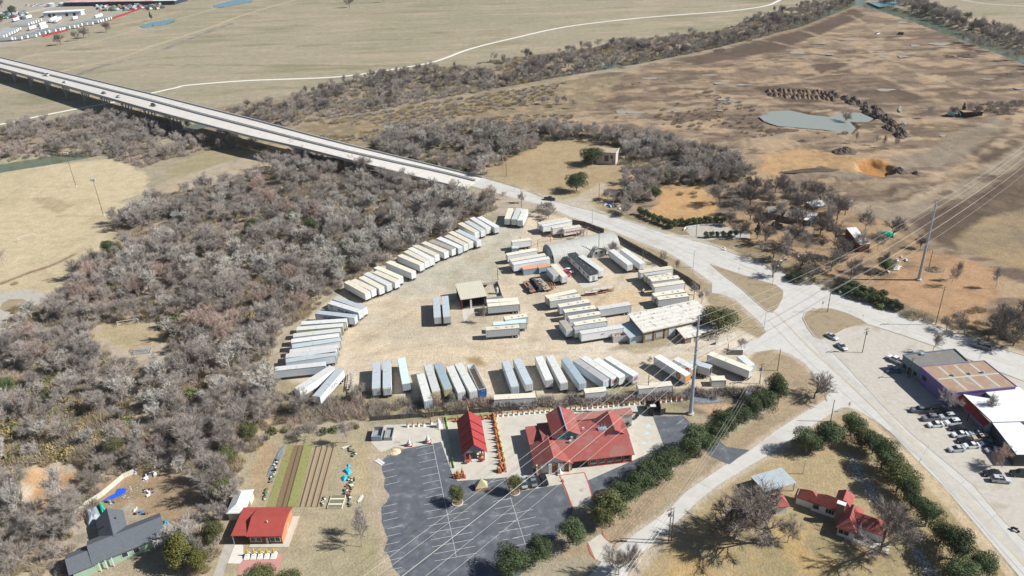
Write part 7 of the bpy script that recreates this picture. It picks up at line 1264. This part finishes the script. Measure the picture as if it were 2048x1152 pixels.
for x,y,lb in ((103,13,'round grey water tank by the depot road'),(125,12,'second grey water tank by the depot road')): g=G(x,y); t=thing('water_tank',lb,'tank',(g[0],g[1],0)); MB().tube((0,0,0),(0,0,4),5,5,16).build('tank',M_galv,t); MB().tube((0,0,4),(0,0,5),5,.5,16).build('roof',M_tinw,t)
# ---- fences ----
def fence(lab,pts,h_,m,nm='fence',post=3.,pm=None,grp=None,o=None,k=4,cat='fence'):
    P=[G(*p) for p in pts]; t=thing(nm,lab,cat,(0,0,0),0,grp); m_=MB()
    for a,b in zip(P[:-1],P[1:]):
        m_.obox((a+b)/2,math.atan2(b[1]-a[1],b[0]-a[0]),np.linalg.norm(b-a),.07,.05,h_)
        n=max(1,int(np.linalg.norm(b-a)/post))
        for i in range(n): p=a+(b-a)*i/n; MB().box(p[0]-.07,p[0]+.07,p[1]-.07,p[1]+.07,0,h_+.12).build('post',pm or M_frame,t)
    m_.build('panel',m,t); return t
fence('dark sheet fence along the road side of the trailer yard',[(1145,448),(1168,452),(1208,467)],2.3,M_darkf); fence('long dark sheet fence from the hut to the stacked trailers',[(1236,480),(1262,495),(1300,515),(1335,535)],2.3,M_darkf)
fence('dark sheet fence behind the stacked trailers at the road',[(1345,545),(1375,562),(1400,580)],2.0,M_darkf); fence('white-patched board fence under the wide live oak',[(1431,690),(1455,680),(1469,673)],1.9,mat('patchy_boards',(.5,.48,.44),.9,.3,1.2,mix=((.15,.14,.13),.55,1)))
fence('rusty corrugated gate panel at the yard entrance',[(1453,710),(1485,710)],2.0,mat('grey_gate',(.22,.21,.21),.85,.2,1,stripe=(0,2,.03)),nm='yard_gate'); fence('low dark fence between hedge and temple back row',[(740,842),(820,836),(900,830),(980,824),(1040,820)],1.6,M_darkf)
fence('white board fence curving behind the grey-shingled house yard',[(150,1034),(175,1012),(205,993),(235,968),(248,957),(268,948)],1.7,M_plank,pm=M_plank); fence('low white wall along the homestead drive',[(1367,461),(1372,456),(1400,452),(1440,450),(1452,453)],.9,M_wallw,nm='low_wall',cat='wall')
fence('low pale pipe rail before the half-round hut',[(1120,523),(1150,520),(1200,508),(1216,504)],.5,M_wallw,nm='low_wall',cat='wall')
# garden clutter
M_cyan=mat('cyan_tarp',(.02,.42,.62),.5,.08,1.5,.05); M_btarp=mat('blue_tarp',(.02,.10,.62),.45,.3,1.5,.1,mix=((.05,.35,.7),.6,1)); M_teal=mat('green_tarp',(.02,.50,.32),.5,.15,1.5,.08)
def tarp(nm,lab,pts,o,m,h_=.5,k=8,seed=1,cat='tarp'):
    P=[G(*Q(o,*p,k)) for p in pts]; c=np.mean(P,0); r=random.Random(seed); m_=MB(); n=len(P); v=[(c[0],c[1],h_)]; 
    for f,z_ in ((.5,h_*.95),(1.,.12)):
        for i in range(n):
            for e in (0,.5): p=P[i]*(1-e)+P[(i+1)%n]*e; q=c+(p-c)*f*(1+.05*r.uniform(-1,1)); v.append((q[0],q[1],z_*r.uniform(.7,1.15)))
    N=2*n; m_.add(v,[(0,1+i,1+(i+1)%N) for i in range(N)]+[(1+i,1+N+i,1+N+(i+1)%N,1+(i+1)%N) for i in range(N)]); return tag(m_.build(nm,m),lab,cat)
tarp('tarp','bright cyan tarp, larger square one at the garden edge',[(1480,575),(1555,525),(1640,590),(1575,650)],G3,M_cyan,.7); tarp('tarp','bright cyan tarp, smaller round one at the garden edge',[(1465,680),(1500,650),(1570,655),(1580,700),(1500,745),(1465,715)],G3,M_cyan,.6,seed=2)
tarp('tarp','torn cyan scrap north of the cyan tarps',[(1550,480),(1600,460),(1610,500),(1570,520)],G3,M_cyan,.4,seed=3)
tarp('tarp','crumpled royal blue tarp lying like a hook in the yard',[(590,590),(700,510),(840,440),(840,380),(990,375),(975,440),(850,510),(650,590)],(130,930),M_btarp,.25,seed=4); tarp('tarp','green tarp draped over the grey tarpaulin roof',[(530,630),(600,620),(700,850),(620,870)],(130,930),M_teal,1.6,seed=5)
tarp('tarp','wide grey plastic sheet roof beside the shingled house',[(310,740),(520,650),(600,860),(480,960),(370,1010)],(130,930),mat('grey_plastic',(.30,.34,.38),.5,.15,1.2,.1),1.7,seed=6); tarp('tarp','small sky-blue covered barrow at the house corner',[(1575,900),(1650,905),(1670,980),(1590,960)],(130,930),mat('sky_blue_cover',(.02,.3,.6),.5,.1,1),.9,seed=7)
tarp('plastic_mulch','long grey plastic strip west of the crops',[(470,230),(550,155),(520,330),(440,470),(350,640),(265,690),(300,560)],G3,mat('grey_mulch',(.20,.22,.25),.6,.3,2,.1,mix=((.4,.43,.46),.6,2)),.2,seed=8,cat='plastic sheet'); tarp('plastic_mulch','crumpled grey sheeting on the ground below the pylon hedge',[(1330,910),(1500,870),(1760,900),(2000,960),(1900,1010),(1560,1010)],V8,mat('grey_mulch',(0,0,0)),.35,seed=9,cat='plastic sheet')
r_=random.Random(12); cols=[mat('pot_black',(.03,.03,.03),.8,.1,2),M_wallw,mat('pot_green',(.12,.2,.08),.8,.2,2),M_rust,mat('pot_grey',(.25,.25,.24),.8,.2,2)]; n_=0
for (xa,ya,xb,yb,n,wd) in ((1640,680,1560,960,46,55),(1600,960,1610,1140,18,18),(440,400,340,760,26,22),(270,870,240,1040,16,22),(1200,1000,1160,1130,12,15),(1620,190,1680,340,14,40)):
    for i in range(n):
        f=i/max(1,n-1); g=G(*Q(G3,xa+(xb-xa)*f+r_.uniform(-wd,wd),ya+(yb-ya)*f+r_.uniform(-8,8))); mt=r_.choice(cols); key=('pot',mt.name)
        if key not in CARM: CARM[key]=MB().tube((0,0,0),(0,0,.45),.2,.28,8).tube((0,0,.45),(0,0,.5),.31,.31,8).mesh('plant_pot',mt)
        o=put('plant_pot',CARM[key],None,(g[0],g[1],.03),0,(1,1,r_.uniform(.7,1.2))); tag(o,'small plant pot in the clutter around the vegetable garden','pot','plant pots around the garden')
t=thing('raised_bed','white-slatted raised bed south-east of the crop rows','planter',(*G(*Q(G3,1385,1080)),0),-.05); MB().box(-2,2,-2.5,-2.4,0,.4).box(-2,2,2.4,2.5,0,.4).box(-2,-1.9,-2.4,2.4,0,.4).box(1.9,2,-2.4,2.4,0,.4).build('frame',M_plank,t); MB().box(-1.9,1.9,-2.4,2.4,.02,.25).build('soil',mat('bed_soil',(.2,.18,.1),.95,.2,2),t)
for y in (-.9,1.1): MB().box(-1.9,1.9,y-.25,y+.25,.26,.32).build('slat',M_wallw,t)
g=G(763,925); t=thing('loose_panel','white rectangular panel lying by the parking lot edge','panel',(*G(*Q(V15,158,915)),.06),-.75); MB().box(-1.5,1.5,-.7,.7,0,.08).build('sheet',M_wallw,t); MB().box(-1.5,1.5,-.05,.05,.08,.12).build('rib',M_trim,t)
for i,(x,y) in enumerate(((1550,200),(1770,1025))): t=thing('board_pile','pale boards lying at the %s edge of the garden'%('north-east','south-east')[i],'boards',(*G(*Q(G3,x,y)),.05),.3+i); MB().box(-1.2,1.2,-.5,.5,0,.15).build('board',M_plank,t); MB().box(-1.6,1.6,-.1,.1,.15,.22).build('plank',M_wallw,t)
r_=random.Random(5)
for i in range(30): x,y=r_.choice(((1150,700,),(1260,760),(1200,720),(760,600),(780,800),(1100,800),(930,160),(1050,90),(1350,60),(1390,150))); g=G(*Q((130,930),x+r_.uniform(-70,70),y+r_.uniform(-40,40))); key=('junk',i%4); 
_j=[MB().obox((0,0),.3,1.2,.7,0,.5).obox((.5,.4),1.1,.8,.3,0,.8),MB().obox((0,0),.9,1.8,.3,0,.2).obox((-.4,.3),.2,.5,.5,0,.7),MB().tube((0,0,0),(0,0,.9),.35,.35,9).obox((.7,0),.4,.6,.6,0,.4)]
_jm=[b.mesh('junk_pile',m) for b,m in zip(_j,(M_wallw,mat('junk_blue',(.08,.2,.4),.7,.2,1),mat('junk_brown',(.25,.17,.1),.8,.2,1)))]
for i in range(44):
    x,y,sx,sy=r_.choice(((1180,740,120,50),(760,600,60,20),(780,800,50,40),(1380,120,90,110),(1050,90,120,60),(1360,440,60,50))); g=G(*Q((130,930),x+r_.uniform(-sx,sx),y+r_.uniform(-sy,sy))); tag(put('junk_pile',_jm[i%3],None,(g[0],g[1],0),r_.uniform(0,3),(r_.uniform(.5,1.1),)*3),'odd piece of junk strewn in the shingled house back yard','junk','junk in the back yard')
for i in range(40):
    x,y,sx,sy=r_.choice(((1215,412,18,7),(1245,418,12,5),(1465,497,22,5),(1560,515,50,12),(1590,520,20,8),(1780,535,24,14),(1800,525,16,10))); g=G(x+r_.uniform(-sx,sx),y+r_.uniform(-sy,sy)); tag(put('junk_pile',_jm[(0,0,1)[i%3]],None,(g[0],g[1],0),r_.uniform(0,3),(r_.uniform(.5,1.3),)*3),'pale litter or snow-white scrap on the verge around the homestead','junk','scraps around the homestead')
for nm,x,y,m in (('covered_pile',1785,535,M_whroof),('covered_pile',1775,470,M_teal)): g=G(x,y); t=thing(nm,('white' if m is M_whroof else 'green')+' covered pile near the far pylon','pile',(g[0],g[1],0)); MB().ball((0,0,.3),3,10,6,sz=.35).build('cover',m,t); MB().box(2,3.5,-1,0,0,.6).build('crate',M_plank,t)
# ---- goal posts, bleachers, machinery ----
def goal(a,b,h_,lab):
    A=G(*a);B=G(*b); t=thing('goal_frame',lab,'goal',(0,0,0)); MB().path([(A[0],A[1],0),(A[0],A[1],h_),(B[0],B[1],h_),(B[0],B[1],0)],.09).build('frame',M_wallw,t); MB().tube((A[0],A[1],h_),(A[0]+.5,A[1]+1.5,0),.05).tube((B[0],B[1],h_),(B[0]+.5,B[1]+1.5,0),.05).build('stay',M_wallw,t)
goal(T(5,152,785),T(5,285,750),2.4,'white football goal on the ball field'); goal(T(9,945,310),T(9,1110,285),2.2,'fallen white goal frame in the woodland clearing')
t=thing('bleachers','small aluminium bleachers half hidden in the woods','bleachers',(*G(*T(9,1140,510)),0),.12)
for k in range(5): MB().box(-3.2,3.2,-1.6+.75*k,-1.3+.75*k,.4*k+.4,.4*k+.46).build('seat_plank',M_galv if k<4 else M_rr,t)
MB().box(-3,-2.9,-1.6,1.8,0,.5).box(2.9,3,-1.6,1.8,0,.5).build('frame',M_trim,t)
g=G(1925,232); t=thing('excavator','green and dark machinery parked by the lone conifer','machinery',(g[0]-8,g[1],0),-.3); MB().box(-2.5,2.5,-1.5,1.5,.3,1.1).build('tracks',M_frame,t); MB().box(-1.5,1.5,-1.2,1.2,1.1,2.8).build('cab',PAINT['teal'],t); MB().tube((1.2,0,2),(4.5,0,3.4),.25).tube((4.5,0,3.4),(6,0,1),.2).build('boom',PAINT['teal'],t)
g=G(1940,230); t=thing('site_shed','low pale-roofed site shed among bare trees in the earthworks','shed',(g[0],g[1],0)); MB().box(-6,6,-3,3,0,2.8).build('wall',M_shade,t); MB().box(-6.4,6.4,-3.4,3.4,2.8,3).build('roof',M_rusty,t)
# ---------------- bridge ----------------
t=thing('road_bridge','long twin-deck concrete highway bridge over the floodplain','bridge',(0,0,0))
far_e=[(-300,40),(-150,78),(20,120),(160,154),(297,187),(400,213),(512,241),(600,265),(687,288),(790,313),(880,335),(966,356)]
mid_e=[(-300,47),(-150,86),(0,126),(150,163),(297,200),(400,228),(512,257),(600,280),(687,302),(790,325),(880,344),(950,362)]
near_e=[(-300,56),(-150,97),(0,137),(150,178),(300,221),(400,248),(512,277),(582,292),(700,322),(800,348),(862,363),(930,379)]
def bw(P): return [np.array([*G(x,y,bridge_z(x)),bridge_z(x)]) for x,y in P]
def res(P,n=60):
    P=np.array(P); s=np.r_[0,np.cumsum(np.linalg.norm(np.diff(P[:,:2],axis=0),axis=1))]; u=np.linspace(0,s[-1],n); return np.stack([np.interp(u,s,P[:,k]) for k in range(3)],1)
Fe,Mi,Ne=res(bw(far_e)),res(bw(mid_e)),res(bw(near_e)); M_deck=mat('deck_concrete',(.58,.55,.50),.9,.07,.3,mix=((.50,.47,.43),.55,.2)); M_gird=mat('girder_concrete',(.36,.37,.38),.9,.1,.5)
def ribbon(a,b,up,dn,m,nm,par):
    m_=MB(); n=len(a); v=[]
    for p,q in zip(a,b): v+=[(p[0],p[1],p[2]+up),(q[0],q[1],q[2]+up),(q[0],q[1],q[2]-dn),(p[0],p[1],p[2]-dn)]
    fs=[]
    for i in range(n-1):
        o_=4*i; c_=o_+4
        for j in range(4): fs.append((o_+j,o_+(j+1)%4,c_+(j+1)%4,c_+j))
    m_.add(v,fs+[(3,2,1,0),(4*n-4,4*n-3,4*n-2,4*n-1)]); return m_.build(nm,m,par)
def mixl(a,b,f): return a*(1-f)+b*f
ribbon(mixl(Mi,Fe,.05),Fe,.03,.5,M_deck,'deck',t); ribbon(Ne,mixl(Ne,Mi,.95),.03,.5,M_deck,'deck',t)
for a,b,f0,f1,nm in ((Mi,Fe,.93,1.,'parapet'),(Ne,Mi,0,.05,'parapet'),(Ne,Mi,.93,.97,'median_barrier'),(Mi,Fe,.04,.08,'median_barrier')): ribbon(mixl(a,b,f0),mixl(a,b,f1),.9,.0,M_gird,nm,t)
for a,b,f in ((Ne,Mi,.12),(Ne,Mi,.5),(Ne,Mi,.88),(Mi,Fe,.15),(Mi,Fe,.5),(Mi,Fe,.9)): 
    p=mixl(a,b,f-.03)[:46].copy(); q=mixl(a,b,f+.03)[:46].copy(); p[:,2]-=.5; q[:,2]-=.5; ribbon(p,q,0,1.2,M_gird,'girder',t)
for a,b in ((Ne,Mi),(Mi,Fe)):
    for i in range(2,45,2):
        p,q=mixl(a,b,.08)[i],mixl(a,b,.92)[i]; z_=p[2]-1.7
        if z_<1: continue
        c_=(p+q)/2; an=math.atan2(q[1]-p[1],q[0]-p[0]); pr_=MB().obox(c_,an,np.linalg.norm(q-p)[()] if False else float(np.linalg.norm((q-p)[:2])),1.1,z_-1.0,z_).build('pier_cap',M_gird,t)
        for f in (.12,.5,.88):
            r__=p+(q-p)*f; MB().tube((r__[0],r__[1],-3.2),(r__[0],r__[1],z_-1.0),.42,n=10).build('column',M_gird,pr_)
m_=MB(); 
for i in range(0,59): 
    p=mixl(Ne,Mi,.5); a_=p[i]; b_=p[i]+(p[i+1]-p[i])*.3; d_=(p[i+1]-p[i])[:2]; d_/=np.linalg.norm(d_); nn=np.array([-d_[1],d_[0]])*.08
    for pp in (mixl(Ne,Mi,.5),mixl(Mi,Fe,.5)): a_=pp[i]; b_=pp[i]+(pp[i+1]-pp[i])*.3; m_.add([(a_[0]-nn[0],a_[1]-nn[1],a_[2]+.045),(b_[0]-nn[0],b_[1]-nn[1],b_[2]+.045),(b_[0]+nn[0],b_[1]+nn[1],b_[2]+.045),(a_[0]+nn[0],a_[1]+nn[1],a_[2]+.045)],[(0,1,2,3)])
m_.build('lane_marking',M_wht,t)
# ---------------- poles, lamps, wires ----------------
def upole(b,tp,lab,arm=0,trans=0,r=.15,nm='utility_pole',m=None,ang=.5):
    g=G(*b); h_=hgt(b[0],b[1],tp); t=thing(nm,lab,'utility pole',(g[0],g[1],0)); MB().tube((0,0,-.3),(0,0,h_),r,r*.7,8).build('post',m or M_pole,t)
    for k in range(arm): a=ang; MB().obox((0,0),a,2.4,.12,h_-.5-k*1.1,h_-.36-k*1.1).build('crossarm',m or M_pole,t)
    for k in range(trans): MB().tube((.35*(-1)**k,.2,h_-2.8),(.35*(-1)**k,.2,h_-1.8),.28,n=10).build('transformer',M_galv,t)
    return (g[0],g[1],h_)
UP={}
for nm,b,tp,lab,arm,tr in (('a',(1654.7,624.7),575,'wooden pole at the tip of the eastern grass island',0,0),('b',(1724.7,705),656,'wooden pole with transformer in the gravel forecourt',2,1),('c',(1871,650),573,'wooden pole with crossarms on the verge across the eastern road',2,0),('d',(1555,741),698,'wooden pole on the grass corner above the gnarled tree',0,0),('e',(1661,843),800,'short wooden pole at the side street corner',0,0),('f',(1817,756),716,'wooden pole before the slate-blue shop',1,0),('g',(1337,1087),1016,'wooden pole with transformers beside the side street',2,2),('h',(1343,1081),1018,'second pole of the pair beside the side street',0,0),('i',(1296,785),748,'wooden pole in the hedge by the white containers',0,0),('j',(1519,767),727,'wooden pole with transformers by the yard gate hedge',2,2),('k',(1197.5,511),464,'tall wooden pole before the half-round hut',0,0),('l',(1286,521),495,'wooden pole between the two angled trailers and the yard fence',0,0),('m',(1041,493),473,'wooden pole by the short white trailer',0,0),('n',(996,560),535,'wooden pole at the garage fence corner',0,0),('o',(1392,474),432,'wooden pole at the homestead drive mouth',0,0),('p',(1858,534),500,'leaning brown pole by the far pylon',0,0),('q',(1043,415),378,'wooden pole by the top trailers at the road',0,0),('r',(1094,430),407,'short pole behind the hedge below the road',0,0),('s',(1198,403),366,'wooden pole on the north verge by the lawn',0,0),('t',(1013,353),314,'wooden pole at the lawn edge beside the bridge end',0,0),('u',(1387,602),574,'wooden pole behind the stacked trailers',0,0),('v',(1455,708),687,'wooden pole at the yard gate panel',0,0),('w',(1072,795),780,'short pole in the hedge west of the containers',0,0)):
    UP[nm]=upole(b,tp,lab,arm,tr)
def lamp(b,tp,lab,dx,nm='street_lamp',head=1):
    g=G(*b); h_=hgt(b[0],b[1],tp); t=thing(nm,lab,'street lamp',(g[0],g[1],0)); MB().tube((0,0,0),(0,0,h_),.11,.07,8).build('post',M_galv,t); MB().path([(0,0,h_-.1),(dx*.5,.0,h_+.25),(dx,0,h_+.3)],.05).build('arm',M_galv,t); MB().box(dx-.1,dx+.5,-.13,.13,h_+.2,h_+.34).build('lamp_head',M_wallw,t)
for b,tp,dx,lab in (((1386.5,535),501,1.4,'street lamp on the verge by the yard fence'),((1185,447),418,.8,'street lamp on the south kerb behind the yard'),((1226,427),398,-1.2,'street lamp on the north verge by the brush pile'),((1545,570),533,1.0,'street lamp on the north kerb by the tree grove'),((1066.5,383),354,-.6,'street lamp by the bare trees at the lawn corner'),((1029.5,379),369,.9,'short street lamp at the end of the bridge'),((1528,656),622,.8,'street lamp at the warehouse road bend'),((1606,948),920,-.3,'short lamp post alone on the lawn')): lamp(b,tp,lab,dx)
for b,tp,lab in (((152.5,374),306,'tall ball-field floodlight nearer the river'),((207.5,432),359,'tall ball-field floodlight nearer the woods')):
    g=G(*b); h_=hgt(b[0],b[1],tp); t=thing('floodlight_mast',lab,'floodlight',(g[0],g[1],0)); MB().tube((0,0,0),(0,0,h_),.16,.1,8).build('post',M_pole,t); MB().box(-.25,.25,-.25,.25,0,.8).build('base',M_wallw,t); MB().box(-1.4,1.4,-.05,.05,h_-.9,h_-.8).box(-1.4,1.4,-.05,.05,h_-.1,h_).build('bracket',M_galv,t)
    for k in range(3):
        for z_ in (h_-.7,h_): MB().box(-1.2+k*.9,-.6+k*.9,-.35,.1,z_,z_+.45).build('lamp_head',M_wallw,t)
for b,tp,c,lab in (((1644,617),604,'r','stop sign at the grass island tip'),((1696,823),806,'r','stop sign with green street plates at the side street'),((1725,640),633,'w','small sign on the eastern road edge'),((1957,722),714,'w','small sign behind the shop on the eastern road'),((1477,548),536,'w','small sign on the triangle island'),((1838,930),922,'w','small sign on the sandy verge of the main road')):
    g=G(*b); h_=max(2.2,hgt(b[0],b[1],tp)); t=thing('stop_sign' if c=='r' else 'road_sign',lab,'sign',(g[0],g[1],.05),.3); MB().tube((0,0,0),(0,0,h_),.04).build('post',M_galv,t)
    if c=='r': MB().tube((0,-.05,h_-.5),(0,-.08,h_-.5),.42,n=8).build('plate',mat('stop_red',(.5,.03,.04),.5,.05,1),t); words('STOP',.3,M_wallw,t,(0,-.1,h_-.5),(PI/2,0,0)); MB().box(-.5,.5,-.03,.03,h_,h_+.2).build('street_plate',PAINT['green'],t)
    else: MB().box(-.3,.3,-.06,-.03,h_-.6,h_).build('plate',M_galv,t)
# steel monopoles and their conductors
TW=[]
for b,tp,lab in (((1381,828),632,'tall grey steel transmission pole beside the temple drive'),((1837,560),403,'tall grey steel transmission pole on the orange clearing')):
    g=G(*b); h_=hgt(b[0],b[1],tp); t=thing('transmission_pole',lab,'pylon',(g[0],g[1],0)); MB().tube((0,0,.5),(0,0,h_),.62,.26,12).build('shaft',M_galv,t); MB().tube((0,0,0),(0,0,.55),1.05,1.05,14).build('footing',M_slab,t); TW.append((g[0],g[1],h_,t))
dirv=np.array([TW[1][0]-TW[0][0],TW[1][1]-TW[0][1]]); dirv/=np.linalg.norm(dirv); side=np.array([dirv[1],-dirv[0]])
# where the conductors leave the photo at its lower edge, taken at conductor height
low=np.array(G(760,1152,27)); d0=low-np.array(TW[0][:2]); d0/=np.linalg.norm(d0); T0=np.array(TW[0][:2])+d0*190; d2=(G(2048,310,24)-np.array(TW[1][:2])); d2/=np.linalg.norm(d2); T3=np.array(TW[1][:2])+d2*200
att=[(s*o_,dz) for dz,s,o_ in ((-.3,1,.25),(-4.2,-1,.9),(-6.6,1,.9),(-9.0,-1,.9),(-11.4,1,.9),(-13.8,-1,.9),(-16.2,1,.9))]
M_wire=mat('aluminium_wire',(.62,.60,.56),.5,.05,1); M_ins=mat('insulator_grey',(.35,.4,.46),.5,.1,2)
for k,(o_,dz) in enumerate(att):
    pts=[]
    nodes=[(T0[0],T0[1],33),TW[0][:3],TW[1][:3],(T3[0],T3[1],33)]
    W=[np.array([n_[0]+side[0]*o_,n_[1]+side[1]*o_,n_[2]+dz]) for n_ in nodes]
    for a,b in zip(W[:-1],W[1:]):
        for i in range(12): f=i/12; p=a*(1-f)+b*f; p[2]-=4*3.2*f*(1-f); pts.append(tuple(p))
    pts.append(tuple(W[-1])); o=MB().path(pts,.027,4).build('power_line',M_wire); tag(o,'overhead conductor of the transmission line, %s'%('thin one from the pole tips' if k==0 else '%s level below the pole tip'%ORD[k-1]),'power line','transmission line conductors')
    for j in (0,1):
        T_=TW[j]; MB().tube((0,0,T_[2]+dz+.25),(side[0]*o_,side[1]*o_,T_[2]+dz),.09,.12,7).build('insulator',M_ins,T_[3])
def wire(a,b,lab,sag=1.,r=.022,grp='distribution wires'):
    a=np.array(a);b=np.array(b); pts=[]
    for i in range(11): f=i/10; p=a*(1-f)+b*f; p[2]-=4*sag*f*(1-f); pts.append(tuple(p))
    tag(MB().path(pts,r,3).build('overhead_wire',M_wire),lab,'wire',grp)
off=lambda p,x,y=0,z=-.35:(p[0]+x,p[1]+y,p[2]+z)
gz_=G(1256,1165,9); 
for x in (-1,0,1): wire(off(UP['g'],x),off(UP['j'],x),'distribution wire from the side street transformers to the yard gate pole',2,.03); wire(off(UP['g'],x),(gz_[0]+x-18,gz_[1]-22,10),'distribution wire running off past the lower frame edge',1,.03)
wire(off(UP['j'],0),off(UP['d'],0),'service wire between yard gate pole and grass corner pole'); wire(off(UP['d'],0),off(UP['b'],0),'service wire from grass corner pole to forecourt pole'); wire(off(UP['b'],0),off(UP['f'],0),'service wire from forecourt pole to the shop pole'); wire(off(UP['b'],0),off(UP['c'],0),'service wire crossing the eastern road'); wire(off(UP['b'],0),off(UP['a'],0),'service wire from forecourt pole to island pole')
# ---- snow left in the shade ----
M_snow=mat('old_snow',(.72,.74,.78),.8,.1,2)
r_=random.Random(9); m_=MB()
for (x0,y0,x1,y1,w_,n) in ((1705,925,1750,1000,13,420),(1830,1100,1865,1150,12,300),(1690,905,1715,925,5,40),(1090,330,1100,326,22,0),(250,995,330,930,14,60),(1820,888,1840,900,4,0)):
    for i in range(n):
        f=r_.random(); g=G(x0+(x1-x0)*f+r_.gauss(0,w_*.5),y0+(y1-y0)*f+r_.gauss(0,w_*.35)); a=r_.uniform(0,3); s=r_.uniform(.06,.3); p=[(g[0]+s*math.cos(a+k*1.256)*r_.uniform(.6,1.2),g[1]+s*.7*math.sin(a+k*1.256)*r_.uniform(.6,1.2),.05) for k in range(5)]; m_.add(p,[(0,1,2,3,4)])
tag(m_.build('snow_patches',M_snow),kind='stuff',label='thin broken snow left in the shade of the oaks',cat='snow')

# ---- thin winter haze: one closed box round camera and scene ----
hm=bpy.data.materials.new('haze'); hm.use_nodes=True; ht=hm.node_tree; ht.nodes.remove(ht.nodes['Principled BSDF']); pv=ht.nodes.new('ShaderNodeVolumePrincipled'); pv.inputs['Color'].default_value=(.80,.87,.97,1); pv.inputs['Density'].default_value=.00004; pv.inputs['Anisotropy'].default_value=0
ht.links.new(pv.outputs[0],[n for n in ht.nodes if n.type=='OUTPUT_MATERIAL'][0].inputs['Volume'])
hz_=MB().box(-6200,6200,-320,9200,-9,156).build('haze',hm); hz_['kind']='stuff'; hz_['label']='thin pale winter haze over the whole floodplain'
